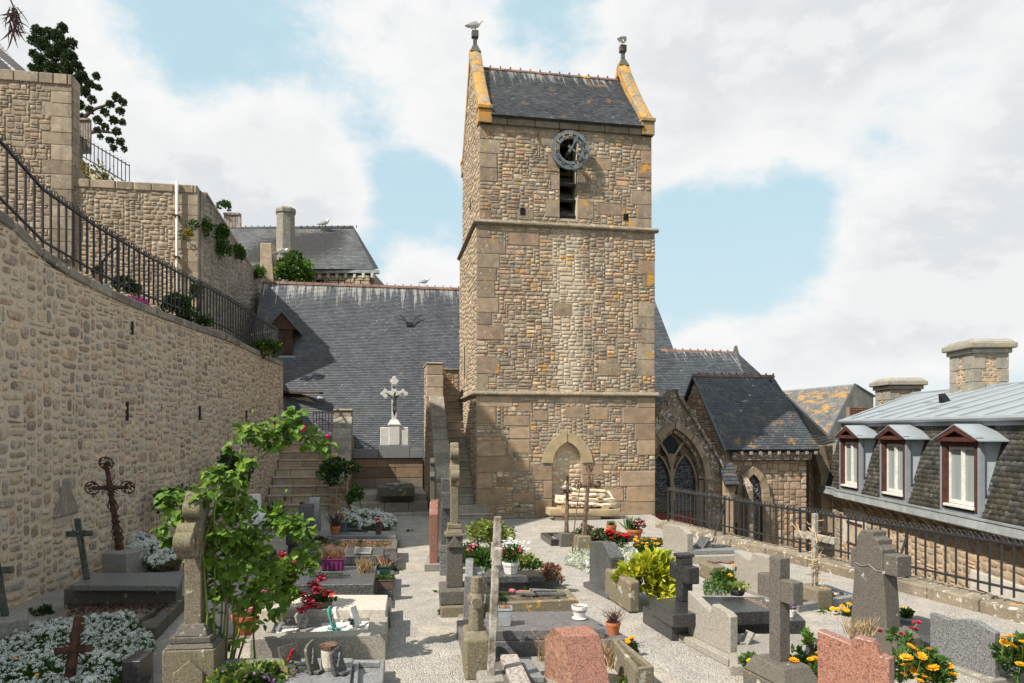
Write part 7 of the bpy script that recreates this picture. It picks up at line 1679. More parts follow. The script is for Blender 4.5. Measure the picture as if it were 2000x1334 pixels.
# ================================================================= PLANTS
random.seed(21)
def PG(px, py, D, label, name, cat, group=None):
    return thing(name, label, cat, P(px, py, D), 0, group)
# --- rose bush
rb = thing('rose_bush', 'large leafy rose bush with one deep pink bloom on a long arching branch', 'rose bush', T(415, 1330, 0))
clumps = [(395, 965, 6.6, 0.09, 34), (335, 965, 6.7, 0.09, 34), (350, 1000, 6.7, 0.117, 52), (330, 1048, 6.7, 0.063, 18), (315, 1030, 6.6, 0.045, 11), (455, 930, 6.9, 0.117, 50), (480, 900, 6.9, 0.063, 20), (490, 840, 7.0, 0.09, 39), (530, 850, 7.1, 0.126, 69), (565, 835, 7.1, 0.117, 64), (580, 805, 7.2, 0.054, 18), (608, 855, 7.2, 0.09, 39), (640, 868, 7.2, 0.063, 20), (430, 985, 6.9, 0.126, 69), (470, 985, 7.0, 0.117, 63), (415, 925, 6.8, 0.063, 23), (440, 1040, 6.8, 0.162, 109), (490, 1050, 7.0, 0.162, 103), (540, 1010, 7.0, 0.09, 41), (560, 1020, 7.0, 0.117, 64), (590, 1030, 7.0, 0.09, 41), (400, 1090, 6.7, 0.117, 42), (450, 1100, 6.8, 0.18, 93), (510, 1110, 7.1, 0.18, 93), (430, 1150, 6.8, 0.126, 51), (480, 1160, 7.0, 0.162, 76), (530, 1170, 7.2, 0.153, 68), (415, 1200, 6.7, 0.05, 7), (500, 1215, 7.1, 0.072, 15), (455, 1250, 6.9, 0.043, 6), (600, 1075, 7.2, 0.09, 34), (575, 1045, 7.1, 0.054, 16), (455, 870, 6.9, 0.045, 11)]
lv = []
for px, py, D, r, n in clumps:
    c = Vector(P(px, py, D))
    for i in range(n):
        e = Vector((random.gauss(0, 1), random.gauss(0, 1), random.gauss(0, .8))); e = e.normalized()*(random.random()**.45)
        lv.append((c+e*r*1.1, e+Vector((0, -.3, -.25))))
random.shuffle(lv)
rl_me = raw_mesh('leaf', LEAF2[0], [(0, 1, 2, 7), (0, 7, 4, 5), (7, 2, 3), (7, 3, 4)], M_['rose_leaf']); Mi = FR[rb.name].inverted()
Ms = []
for p, d in lv:
    d = (Vector(d)+Vector((random.gauss(0, .5), random.gauss(0, .5), random.gauss(0, .35)-.1))).normalized(); s = random.uniform(.055, .115)
    up = Vector((random.gauss(0, .4), -.35+random.gauss(0, .3), 1)).normalized(); x = d.cross(up).normalized(); z = x.cross(d)
    Ms.append(Matrix.Translation(p) @ Matrix(((x.x, d.x, z.x, 0), (x.y, d.y, z.y, 0), (x.z, d.z, z.z, 0), (0, 0, 0, 1))) @ Matrix.Scale(s, 4))
Ms.sort(key=lambda M: -M.to_scale().x)
for M in Ms[:290]:
    o = bpy.data.objects.new('leaf', rl_me); COL.objects.link(o); o.parent = rb; o.matrix_local = Mi @ M
V, Fq = merge(LEAF2[0], LEAF2[1], np.array([np.array(M) for M in Ms[290:]])); tri_mesh_obj('foliage', V, Fq, M_['rose_leaf'], rb, kind='stuff')
canes = [[(398, 1345, 6.5), (405, 1200, 6.6), (395, 1070, 6.6), (425, 980, 6.8), (480, 915, 6.95), (545, 868, 7.1), (600, 850, 7.2)],
         [(412, 1345, 6.55), (420, 1150, 6.7), (418, 1000, 6.7), (430, 930, 6.8)], [(430, 1340, 6.7), (440, 1200, 6.8), (450, 1080, 6.8), (462, 960, 6.9), (470, 880, 6.9), (480, 830, 7)],
         [(440, 1340, 6.8), (470, 1180, 6.9), (500, 1060, 7), (560, 1010, 7)], [(425, 1340, 6.7), (432, 1230, 6.8), (436, 1100, 6.8)], [(450, 1335, 6.8), (458, 1230, 6.9), (450, 1130, 6.8), (480, 1000, 6.9)],
         [(440, 1335, 6.8), (445, 1200, 6.8), (420, 1080, 6.7), (350, 990, 6.7)], [(455, 1320, 6.9), (480, 1240, 7), (520, 1160, 7.1), (580, 1080, 7.15)], [(448, 1325, 6.9), (468, 1230, 7), (510, 1120, 7.1)], [(378, 1040, 6.7), (360, 1085, 6.7), (355, 1120, 6.6)],
         [(380, 1345, 6.5), (372, 1250, 6.6), (380, 1100, 6.6)], [(500, 1320, 7.0), (495, 1240, 7.0), (500, 1180, 7.0)]]
for i, c in enumerate(canes): MB().tube([P(*q) for q in c], [.012+.004*(i < 2)]+[.010]*(len(c)-2)+[.005], 6).build('cane', M_['green_stem' if i % 3 else 'brown_stem' if i > 3 else 'green_stem'], rb, smooth=True)
ros = [(P(591, 836, 7.1), .036), (P(640, 852, 7.2), .022), (P(508, 1055, 7.0), .02)]
for p, s in ros:
    m = MB(); [m.ball(Vector(p)+Vector((random.gauss(0, s*.25), random.gauss(0, s*.25), random.gauss(0, s*.2))), s*.8, 7) for _ in range(5)]; m.build('bloom', M_['rose_pink'], rb, smooth=True)
m = MB()
for px, py, D in ((480, 838, 7), (495, 805, 7), (455, 975, 6.8), (380, 950, 6.7), (520, 985, 7), (560, 960, 7), (470, 1010, 6.7)): m.ball(P(px, py, D), .018, 6, (1, 1, 1.4))
m.build('rose_bud', M_['green_stem'], rb, kind='stuff')
# --- valerian
def valerian(label, blobs, flowers, leafmat='mid_leaf', name='valerian', fsize=.022, n=40, lsize=.06):
    c = blobs[0]; t = thing(name, label, 'flowering plant', P(c[0], c[1]+20, c[2])); pts = []
    for px, py, D, r, k in blobs: pts += blob(P(px, py, D), (r, r, r*.8), k, 8)
    cloud('foliage', M_[leafmat], t, pts, lsize)
    for (px, py, D, r, mt) in flowers:
        P0_ = Vector(P(px, py, D)); blooms('flower_cluster', M_[mt], t, [P0_+Vector((random.gauss(0, r), random.gauss(0, r), random.gauss(0, r*.7))) for _ in range(n)], fsize, FL_S)
    return t
valerian('bushy green valerian with crimson flower heads spilling over the dark tomb', [(530, 1130, 7.9, .26, 900), (575, 1110, 8.2, .22, 700), (560, 1160, 7.9, .18, 450), (500, 1090, 8, .15, 300)],
         [(627, 1128, 8.2, .03, 'crimson_flower'), (612, 1140, 8.2, .035, 'crimson_flower'), (620, 1152, 8.1, .025, 'crimson_flower'), (595, 1168, 8, .03, 'crimson_flower'), (606, 1180, 7.9, .03, 'crimson_flower'), (590, 1192, 7.8, .025, 'crimson_flower'), (583, 1160, 8, .015, 'crimson_flower'), (550, 1083, 8, .02, 'crimson_flower'), (575, 1130, 8.1, .012, 'crimson_flower'), (578, 1100, 8, .012, 'crimson_flower'), (509, 1158, 7.5, .02, 'pink_flower'), (505, 1175, 7.5, .014, 'pink_flower'), (492, 1190, 7.4, .02, 'pink_flower')], 'rose_leaf', lsize=.06)
# --- white alyssum
def bed(label, poly, z0, h, n, fs=.034, leaf='mid_leaf', fl='white_flower', name='alyssum', nl=None, extra=None, lsize=.05, cat='flower bed'):
    """poly in photo pixels on plane z0"""
    W = [Vector(T(x, y, z0)) for x, y in poly]; mx = [min(p.x for p in W), max(p.x for p in W), min(p.y for p in W), max(p.y for p in W)]
    def inside(x, y):
        c = False
        for i in range(len(W)):
            a, b = W[i], W[i-1]
            if (a.y > y) != (b.y > y) and x < (b.x-a.x)*(y-a.y)/(b.y-a.y)+a.x: c = not c
        return c
    cs = sum(W, Vector())/len(W); t = thing(name, label, cat, tuple(cs)); bumps = [(random.uniform(mx[0], mx[1]), random.uniform(mx[2], mx[3]), random.uniform(.12, .3)) for _ in range(12)]
    def hh(x, y):
        e = min(min(((Vector((x, y, 0))-Vector((W[i].x, W[i].y, 0))).length for i in range(len(W)))), .3)/.3
        return h*(.55+.45*e)*(.7+.5*max([math.exp(-((x-a)**2+(y-b)**2)/(r*r)) for a, b, r in bumps]))
    fp = []; lp = []
    while len(fp) < n:
        x, y = random.uniform(mx[0], mx[1]), random.uniform(mx[2], mx[3])
        if inside(x, y): fp.append((x, y, z0+hh(x, y)+random.uniform(-.03, .02)))
    while len(lp) < (nl or n*2):
        x, y = random.uniform(mx[0], mx[1]), random.uniform(mx[2], mx[3])
        if inside(x, y): lp.append(((x, y, z0+hh(x, y)*random.uniform(.35, .95)), (random.gauss(0, .5), random.gauss(0, .5)-.3, .6)))
    if fl: blooms('flower_cluster', M_[fl], t, fp, fs, FLOR)
    cloud('foliage', M_[leaf], t, lp, lsize)
    MB().prism([(p.x, p.y, z0-.02) for p in shrink(W, .80) for p in [Vector(p)]], (0, 0, h*.3)).build('soil_mound', M_['dark_soil'], t)
    return t
bed('wide bed of white alyssum blooming in the bottom left corner', [(-60, 1262), (60, 1238), (150, 1225), (240, 1222), (296, 1255), (300, 1290), (240, 1345), (150, 1400), (-120, 1400)], .10, .20, 2300, .024, nl=9000, lsize=.045)
m = thing('marigold', 'single yellow flower among the white alyssum at bottom left', 'flower', P(72, 1318, 5.9)); blooms('flower', M_['gold_flower'], m, [P(72, 1318, 5.85), P(30, 1285, 6.2)], .025, FL_M, None, True)
bed('drift of white alyssum behind the rusty cross by the wall', [(245, 1085), (270, 1068), (345, 1066), (365, 1090), (362, 1118), (300, 1122), (262, 1112)], .30, .25, 800, .034, nl=1500)
bed('patch of white alyssum below the yellow rose at the calvary steps', [(655, 1038), (668, 1018), (705, 1010), (755, 1018), (776, 1030), (765, 1042), (700, 1044)], .05, .32, 900, .032, nl=2400)
bed('pale silver leaved bed spreading round the rusty cross bases', [(1098, 1102), (1125, 1072), (1180, 1064), (1240, 1074), (1250, 1098), (1205, 1118), (1150, 1122)], .0, .09, 160, .025, 'silver_leaf', nl=6500, name='silver_plant', lsize=.045)
# --- yellow rose tree
t = thing('rose_bush', 'small standard rose with yellow blooms at the foot of the stair pier', 'rose bush', P(690, 1025, 18))
pts = blob(P(658, 920, 18.3), (.52, .4, .38), 1300, 14)+blob(P(695, 968, 18), (.22, .2, .3), 320, 6)
cloud('foliage', M_['dark_leaf'], t, pts[:900], .085); cloud('foliage', M_['mid_leaf'], t, pts[900:], .08)
MB().tube([P(690, 1030, 18), P(683, 990, 18.1), P(662, 945, 18.3)], [.035, .03, .02]).build('stem', M_['brown_stem'], t); MB().tube([P(706, 1030, 18), P(705, 990, 18.1), P(700, 960, 18.1)], .015).build('stem', M_['brown_stem'], t)
for px, py, s in ((654, 889, .085), (626, 903, .04), (650, 907, .045), (630, 899, .03), (690, 909, .035), (697, 912, .03), (672, 893, .03), (618, 912, .03), (685, 911, .03)): blooms('bloom', M_['yellow_flower'], t, [P(px, py, 17.9)], s, FL_M, None, True)
def shrub(label, px, py, D, r, n, leaf, size, name='shrub', clumps=12, extra=None, base=None, cat='shrub', kind='stuff'):
    t = thing(name, label, cat, base or P(px, py+r[2]*F/D, D)); pts = blob(P(px, py, D), r, n, clumps)
    cloud('foliage', M_[leaf], t, pts, size)
    if extra: cloud('foliage', M_[extra[0]], t, blob(P(px, py, D), (r[0]*.95, r[1]*.95, r[2]*.95), extra[1], clumps), size)
    if name in ('wall_plant', 'hedge', 'weed', 'seedling', 'ivy', 'treetop'): return t
    m = MB(); b = Vector(P(px, py, D))
    for i in range(5): m.tube([b+Vector((random.gauss(0, .02), 0, -r[2]*1.1)), b+Vector((random.gauss(0, r[0]*.4), random.gauss(0, r[1]*.3), r[2]*.3))], [.018, .006], 5)
    m.build('branches', M_['bark'], t, kind='stuff'); return t
shrub('dark green shrub growing against the shaded retaining wall', 465, 915, 16, (.5, .35, .4), 1200, 'dark_leaf', .075)
shrub('small dark shrub low against the wall behind the rose bush', 335, 985, 13.5, (.45, .3, .35), 700, 'dark_leaf', .07)
shrub('ivy patch at the foot of the wall beside the stone block', 80, 1206, 9.3, (.18, .12, .12), 420, 'dark_leaf', .05, 'ivy')
shrub('green and yellow variegated shrub in the middle row', 960, 1042, 14.2, (.45, .36, .27), 3000, 'variegated_leaf', .05, clumps=26, extra=('mid_leaf', 500))
shrub('leafy green plant with pale blooms beside the white pot', 1015, 1098, 11.9, (.36, .25, .15), 700, 'mid_leaf', .055, extra=('variegated_leaf', 200), cat='plant', name='plant')
t = thing('flower_patch', 'white flowering plant behind the white flower pot', 'plant', P(1000, 1080, 12.4)); blooms('flower_cluster', M_['white_flower'], t, [Vector(P(1000, 1068, 12.4))+Vector((random.gauss(0, .14), random.gauss(0, .1), random.gauss(0, .07))) for _ in range(130)], .03, FL_S); cloud('foliage', M_['mid_leaf'], t, blob(P(998, 1078, 12.4), (.22, .15, .15), 300), .05)
valerian('broad leaved primula with magenta flowers in the middle row', [(922, 1085, 11.6, .2, 200), (940, 1095, 11.4, .16, 140)], [(925, 1068, 11.5, .035, 'pink_flower'), (918, 1075, 11.5, .02, 'pink_flower')], 'mid_leaf', 'primula', .03, 20, .12)
# yellow leaved shrub: big leaves as parts
t = thing('yellow_shrub', 'glossy shrub with bright yellow green leaves growing from the stone trough', 'shrub', (1.85, 9.9, 0)); pts = blob((1.88, 9.85, .37), (.38, .32, .28), 1000, 18, .3, 0)
pts += blob((1.95, 9.75, .22), (.3, .28, .2), 250, 8, .3)
Mi = FR[t.name].inverted(); me = raw_mesh('leaf', LEAF2[0]*np.array([.75, 1, 1]), [(0, 1, 2, 7), (0, 7, 4, 5), (7, 2, 3), (7, 3, 4)], M_['yellow_leaf']); Ms = []
for p, d in pts:
    d = (Vector(d)+Vector((random.gauss(0, .4), random.gauss(0, .4), random.gauss(0, .4)+.45))).normalized(); Ms.append(Matrix.Translation(p) @ rotm(d, random.uniform(0, 6.28)) @ Matrix.Scale(random.uniform(.09, .17), 4))
Ms.sort(key=lambda M: -M.to_scale().x+M.translation.y)
for M in Ms[:290]:
    o = bpy.data.objects.new('leaf', me); COL.objects.link(o); o.parent = t; o.matrix_local = Mi @ M
V, Fq = merge(LEAF2[0]*np.array([.75, 1, 1]), LEAF2[1], np.array([np.array(M) for M in Ms[290:]])); tri_mesh_obj('foliage', V, Fq, M_['yellow_leaf'], t, kind='stuff')
# marigolds
def marigold(label, px, py, D, r, nl, flowers, fsize, mt='gold_flower', single=True, nf=None, leaf='mid_leaf', lsize=.055):
    t = thing('marigold', label, 'flowers', P(px, py+r[2]*F/D, D)); c = Vector(P(px, py, D))
    cloud('foliage', M_[leaf], t, blob(c, r, nl, 12, .38), lsize)
    fl = [P(x, y, D-r[1]*random.uniform(.2, .9)) for x, y in flowers]
    if nf: fl += [c+Vector((random.uniform(-1, 1)*r[0], random.uniform(-1, .6)*r[1], r[2]*random.uniform(.2, 1.05))) for _ in range(nf)]
    blooms('flower', M_[mt], t, fl, fsize, FL_M, None if single else 'stuff', single)
    st = MB()
    for f in fl[:40]: st.tube([Vector(f)-Vector((0, 0, .005)), Vector(f)+Vector((random.gauss(0, .02), .02, -r[2]*.7))], .004, 3)
    st.build('stems', M_['green_stem'], t, kind='stuff'); return t
FG = 'marigold clumps between the graves'
marigold('clump of yellow marigolds beside the light headstone near the tower', 1268, 1068, 14, (.30, .25, .17), 900, [], .042, nf=34)
marigold('golden marigolds crowding between the red and grey headstones', 1800, 1310, 6.2, (.30, .24, .20), 1100, [(1785, 1268), (1770, 1285), (1800, 1282), (1815, 1268), (1835, 1290), (1850, 1300), (1790, 1312), (1810, 1325), (1835, 1325), (1765, 1318), (1860, 1318), (1778, 1262), (1822, 1305), (1770, 1300), (1845, 1312), (1795, 1330)], .052)
marigold('marigolds with one tall bloom at the right edge behind the grey headstone', 1990, 1290, 6.7, (.22, .25, .22), 800, [(1962, 1245), (1975, 1243), (1998, 1254), (1962, 1256), (1993, 1298), (1978, 1262)], .045)
marigold('loose marigolds between the massive cross and the wooden cross', 1640, 1205, 9.4, (.30, .25, .14), 800, [(1670, 1170), (1658, 1180), (1645, 1184), (1626, 1189), (1672, 1187), (1654, 1193), (1672, 1198)], .040, nf=5)
marigold('marigolds growing round the pedestal of the brown concrete cross', 1590, 1305, 6.5, (.26, .3, .16), 800, [(1583, 1288), (1593, 1286), (1565, 1302), (1558, 1310), (1585, 1310), (1590, 1322), (1550, 1290), (1600, 1275), (1578, 1325)], .045)
marigold('small marigold clump at the left of the concrete cross pedestal', 1468, 1305, 6.9, (.12, .15, .10), 260, [(1464, 1290), (1478, 1292), (1476, 1300)], .04)
marigold('calendula plant with few orange blooms by the double headstone', 1420, 1130, 11, (.28, .22, .13), 550, [(1411, 1115), (1425, 1122), (1432, 1104), (1428, 1126)], .036, nf=2)
marigold('single marigold plant blooming in the stone trough', 1230, 1270, 7.6, (.09, .08, .10), 160, [(1226, 1252), (1234, 1246)], .040)
marigold('small marigold in a pot behind the massive concrete cross', 1768, 1200, 8.6, (.07, .07, .07), 110, [(1767, 1186)], .035)
valerian('scarlet flowering plant behind the dark headstone', [(1205, 1052, 14, .22, 300)], [(1190, 1040, 13.9, .05, 'red_flower'), (1205, 1046, 13.9, .05, 'red_flower'), (1222, 1048, 13.9, .035, 'red_flower'), (1196, 1048, 13.9, .04, 'red_flower')], 'dark_leaf', 'begonia', .04, 34, .06)
shrub('wild green heather clump between the rusty crosses', 1150, 1045, 14.3, (.33, .25, .22), 1000, 'mid_leaf', .05, 'heather_clump', extra=('heather', 300))
t = valerian('pink flowered valerian stalk rising beside the grey headstone', [(1745, 1245, 6.8, .08, 60), (1765, 1250, 6.8, .07, 50)], [(1793, 1216, 6.8, .012, 'crimson_flower'), (1780, 1226, 6.8, .006, 'crimson_flower'), (1790, 1230, 6.8, .006, 'crimson_flower'), (1762, 1238, 6.8, .006, 'crimson_flower'), (1716, 1232, 6.8, .01, 'crimson_flower'), (1780, 1249, 6.8, .008, 'crimson_flower')], 'mid_leaf', 'valerian', .018, 14, .05)
MB().tube([P(1765, 1265, 6.8), P(1775, 1240, 6.8), P(1793, 1216, 6.8)], .006, 4).build('stalk', M_['green_stem'], t)
shrub('young rose shoot beside the red granite headstone', 1588, 1255, 6.9, (.09, .08, .11), 70, 'rose_leaf', .06, 'rose_shoot', 5)
shrub('compact bright green bush at the bottom edge beside the trough', 1232, 1335, 6.7, (.15, .14, .11), 900, 'mid_leaf', .03, extra=('yellow_leaf', 120))
t = shrub('variegated leafy plant with violet flowers at the foot of the rose', 492, 1332, 6.25, (.32, .22, .13), 700, 'variegated_leaf', .07, extra=('mid_leaf', 1300), name='ground_plant', cat='plant')
blooms('flower_cluster', M_['violet_flower'], t, [P(random.uniform(430, 600), random.uniform(1295, 1334), 6.05) for _ in range(30)], .014, FL_S)
t = thing('strap_leaf_plant', 'dark strap leaved plant at the bottom of the left stairs', 'plant', P(528, 1020, 17)); pts = []
for i in range(90): pts.append((Vector(P(525, 1022, 17))+Vector((random.gauss(0, .12), random.gauss(0, .12), 0)), (random.gauss(0, .7), random.gauss(0, .6), .9)))
cloud('blades', M_['dark_leaf'], t, pts, .62, tpl=(BLADE[0]*np.array([1.6, 1, 1]), BLADE[1]))
# hedge behind the left railing, wall plants
shrub('rambling rose hedge behind the left railing', 345, 600, 15.6, (.42, .25, .24), 900, 'dark_leaf', .06, 'hedge', 14, extra=('mid_leaf', 240))
shrub('dark hedge leaning over the wall coping below the railing', 378, 622, 16.4, (.42, .25, .2), 800, 'dark_leaf', .06, 'hedge', 12, extra=('mid_leaf', 160))
shrub('dark hedge between the two seated visitors', 245, 560, 13.4, (.32, .2, .17), 600, 'dark_leaf', .055, 'hedge', 12)
shrub('sunlit rose shrub behind the end of the left railing', 515, 680, 20.8, (.55, .35, .28), 1100, 'mid_leaf', .08, 'shrub', 14, extra=('yellow_leaf', 160))
shrub('bright green sapling behind the left railing near the wall corner', 388, 575, 19, (.25, .2, .35), 380, 'mid_leaf', .07, 'sapling', 8, extra=('yellow_leaf', 60))
for i, (px, py, r, lab) in enumerate(((402, 447, .42, 'highest'), (431, 455, .40, 'second highest'), (433, 487, .50, 'bushiest'), (464, 493, .42, 'fourth'), (505, 533, .42, 'lowest'))):
    D = {402: 25.0, 431: 26.0, 433: 26.1, 464: 27.6, 505: 29.6}[px]; shrub('%s green tuft growing out of the receding hillside wall' % lab, px, py, D, (r*.7, r*.4, r*.75), 420, 'mid_leaf', .09, 'wall_plant', 14, extra=('rose_leaf', 260), cat='wall plant')
for i, (px, py, lab) in enumerate(((193, 368, 'below the wall top near the broom'), (66, 415, 'behind the railing near the tall pier'), (130, 455, 'low on the wall left of the drainpipe'), (225, 405, 'high on the sunlit wall'), (231, 440, 'midway down the sunlit wall'), (362, 458, 'beside the drainpipe'), (376, 438, 'on the corner quoins'), (95, 428, 'behind the first railing bars'))):
    shrub('small ochre green tuft %s' % lab, px, py, 24.2, (.22, .14, .2), 130, 'broom_leaf' if i % 2 else 'mid_leaf', .08, 'wall_plant', 5, extra=('mid_leaf', 60), cat='wall plant')
t = thing('broom', 'yellow flowering broom spilling over the wall beside the tall pier', 'shrub', P(185, 360, 24.8))
pts = []
for i in range(16):
    a = Vector(P(random.uniform(175, 222), 362, 24.8)); b = Vector(P(random.uniform(150, 225), random.uniform(312, 350), 24.6))
    for k in range(26): q = a.lerp(b, random.random()); pts.append((q+Vector((random.gauss(0, .05),)*3), (b-a)))
cloud('foliage', M_['broom_leaf'], t, pts, .09)
shrub('rounded bright green ivy bush below the manor chimney', 575, 528, 36, (1.0, .8, .75), 2200, 'mid_leaf', .17, 'ivy_bush', 20, extra=('rose_leaf', 900))
shrub('small green treetop showing above the hillside wall', 436, 403, 31, (.3, .3, .3), 260, 'mid_leaf', .12, 'treetop', 6)
# cypress: boughs of dense dark scale foliage with gaps
t = thing('cypress_tree', 'dark wind shaped cypress standing above the tall pier at upper left', 'tree', P(150, 330, 31)); D = 31
MB().tube([P(150, 330, D), P(140, 220, D), P(125, 130, D), P(118, 70, D)], [.28, .22, .14, .05], 8).build('trunk', M_['bark'], t)
MB().tube([P(142, 250, D), P(180, 215, D), P(235, 195, D)], [.12, .08, .03], 6).build('branch', M_['bark'], t); MB().tube([P(145, 270, D), P(190, 255, D), P(238, 262, D)], [.12, .08, .03], 6).build('branch', M_['bark'], t)
bg = [(122, 55, 11), (112, 72, 16), (95, 66, 14), (72, 62, 14), (65, 80, 12), (85, 88, 18), (120, 92, 18), (140, 85, 12), (104, 108, 18), (135, 112, 18), (78, 118, 16), (65, 105, 9), (100, 135, 18), (128, 135, 18), (150, 130, 14), (75, 140, 12), (62, 133, 9), (160, 150, 14), (145, 160, 16), (115, 155, 14), (175, 165, 10), (188, 150, 8), (165, 180, 13), (180, 195, 9), (192, 172, 7), (155, 205, 12), (175, 215, 9), (160, 230, 9),
      (228, 190, 10), (240, 200, 8), (215, 205, 9), (235, 218, 9), (205, 220, 9), (190, 235, 9), (222, 235, 9), (240, 240, 7), (205, 248, 8), (228, 258, 9), (215, 275, 8), (235, 278, 9), (222, 290, 7), (190, 255, 7), (243, 292, 6), (196, 268, 5)]
pts = []
for x, y, r in bg:
    c = Vector(P(x, y, D)); R = r*D/F*.72
    for _ in range(int(r*r*1.9)+40):
        e = Vector((random.gauss(0, 1), random.gauss(0, 1), random.gauss(0, 1))).normalized()*random.random()**.4; pts.append((c+e*R*Vector((1, 1, 1)).x, e+Vector((0, 0, .4))))
cloud('crown', M_['cypress_leaf'], t, pts, .105, up=.3)
# hanging dry fronds
t = thing('dry_frond', 'dry brown palm frond hanging into the top left corner', 'frond', P(25, 0, 11)); D = 11
MB().tube([P(8, -30, D), P(25, 10, D), P(33, 45, D)], .012, 4).build('stalk', M_['brown_stem'], t); pts = []
for i in range(70): q = Vector(P(random.uniform(18, 34), random.uniform(10, 62), D)); pts.append((q, (random.gauss(.12, .2), random.gauss(0, .1), -1)))
cloud('blades', M_['heather'], t, pts, .30, tpl=(BLADE[0]*np.array([1.3, 1, 1]), BLADE[1]), up=0)
# weeds
for px, py, lab in ((855, 1157, 'beside the base of the tall concrete cross'), (860, 1200, 'dry clump by the cross base'), (775, 1115, 'at the end of the dark tomb'), (800, 1038, 'in the shaded gravel'), (1352, 1230, 'by the granite plinth'), (1400, 1130, 'under the broken trough'), (560, 975, 'on the third stair'), (590, 985, 'on the lower stair'), (1010, 990, 'at the foot of the tower')):
    D = min(18.8, 3360/(py-YH)); 
    shrub('small green weed %s' % lab, px, py, D, (.07, .05, .05), 60, 'mid_leaf', .035, 'weed', 4, cat='weed')
# --- pots
def dry(t, n, h, spread, mt='dry_stem', w=(.1, .1), z=0.0, r=.004, base=None):
    b = Vector(base) if base else FR[t.name].to_translation()+Vector((0, 0, z)); return stems('stems', M_[mt], t, b, n, h, spread, r, w=w)
t = pot('purple plastic planter of dried heather on the dark tomb', T(*Z5(945, 500), .362), .085, .17, 'purple_plastic', name='planter', sq=True, rot=.12, ratio=2.0, flare=.85); dry(t, 170, .22, .05, 'red_dry', (.16, .06), .12)
for i in range(5): MB().box(-.14+i*.062, -.115+i*.062, -.092, -.082, .02, .13).build('rib', M_['purple_plastic'], t, True)
t = thing('dry_grass', 'tuft of dry straw coloured grass on the dark tomb', 'grass', T(*Z5(1180, 520), .36)); dry(t, 150, .20, .06, 'dry_stem', (.10, .05))
t = pot('dark green plastic planter with withered stems at the tomb end', T(*Z5(1330, 560), .16), .085, .19, 'green_plastic', name='planter', sq=True, rot=.1, flare=.75); dry(t, 16, .22, .08, 'red_dry', (.05, .05), .14, .006)
t = pot('brown trough planter of low green succulents at the tomb end', T(*Z5(1332, 640), .16), .08, .14, 'brown_plastic', name='planter', sq=True, rot=.1, ratio=1.6, flare=.9); cloud('foliage', M_['mid_leaf'], t, [(FR[t.name].to_translation()+Vector((random.uniform(-.12, .12), random.uniform(-.07, .07), .14+random.random()*.03)), (0, 0, 1)) for _ in range(260)], .035)
t = pot('terracotta pot of brown heather on the farthest grey tomb', T(*Z5(960, 238), .262), .105, .17, 'terracotta'); dry(t, 130, .32, .12, 'heather', (.06, .06), .14)
t = pot('blue plastic pot beside the heather pot', T(*Z5(1010, 218), .262), .10, .2, 'blue_plastic', sq=True); dry(t, 50, .3, .08, 'dry_stem', (.05, .05), .15)
t = pot('small vase of crimson and violet flowers on the farthest tomb', T(*Z5(1278, 238), .262), .075, .16, 'brown_plastic', name='vase'); c = FR[t.name].to_translation(); blooms('flower', M_['crimson_flower'], t, [c+Vector((random.gauss(0, .05), random.gauss(0, .03), .2+random.random()*.12)) for _ in range(26)], .035, FL_S); blooms('flower', M_['violet_flower'], t, [c+Vector((random.gauss(.03, .03), -.04, .1+random.random()*.12)) for _ in range(14)], .03, FL_S)
t = pot('large terracotta bowl half hidden under the rose bush', T(*Z5(300, 968), .0), .16, .22, 'terracotta', flare=.62)
t = pot('brown bowl planted with red cyclamen on the pale slab', T(*Z5(868, 775), .362), .12, .08, 'brown_plastic', rim=False, flare=.7); c = FR[t.name].to_translation(); cloud('foliage', M_['dark_leaf'], t, blob(c+Vector((0, 0, .1)), (.12, .1, .05), 160), .05); blooms('flower', M_['red_flower'], t, [c+Vector((random.gauss(0, .08), random.gauss(0, .06), .13+random.random()*.06)) for _ in range(30)], .026, FL_S)
t = pot('white octagonal plastic pot of mixed pansies on the dark tomb', T(*Z6(745, 527), .302), .125, .17, 'white_plastic', n=8, flare=.7); c = FR[t.name].to_translation(); cloud('foliage', M_['mid_leaf'], t, blob(c+Vector((0, 0, .28)), (.13, .12, .13), 420), .04); blooms('flower', M_['crimson_flower'], t, [c+Vector((random.gauss(0, .08), random.gauss(0, .06), .26+random.random()*.12)) for _ in range(22)], .024, FL_S); blooms('flower', M_['gold_flower'], t, [c+Vector((random.gauss(0, .08), random.gauss(0, .06), .22+random.random()*.1)) for _ in range(14)], .016, FL_S)
t = pot('white fluted urn pot with bare soil on the slate tomb', T(*Z6(1250, 862), .282), .088, .15, 'white_plastic', name='urn', n=14, flare=.55, soil='rust_pale'); MB().lathe([(.075, 0), (.085, .012), (.08, .02)], n=16).build('saucer', M_['white_plastic'], t, True)
t = pot('grey square plastic pot with dry brown plant on the slate tomb', T(*Z6(703, 905), .282), .075, .19, 'grey_plastic', sq=True, flare=.78); dry(t, 30, .05, .03, 'red_dry', (.05, .05), .17)
t = pot('terracotta pot with dead twiggy plant on the corner of the slate tomb', T(*Z6(1498, 972), .172), .082, .13, 'terracotta'); dry(t, 70, .15, .07, 'heather', (.03, .03), .11)
t = thing('sedum', 'rusty red sedum tuft at the end of the dark tomb', 'plant', T(*Z6(1040, 570), .2)); c = FR[t.name].to_translation(); cloud('foliage', M_['sedum_leaf'], t, blob(c+Vector((0, 0, .10)), (.16, .12, .13), 700), .04)
t = thing('sedum', 'small creeping sedum spilling from the stone end of the dark tomb', 'plant', T(*Z6(1105, 620), .0)); c = FR[t.name].to_translation(); cloud('foliage', M_['sedum_leaf'], t, blob(c+Vector((0, 0, .10)), (.06, .06, .12), 200), .03)
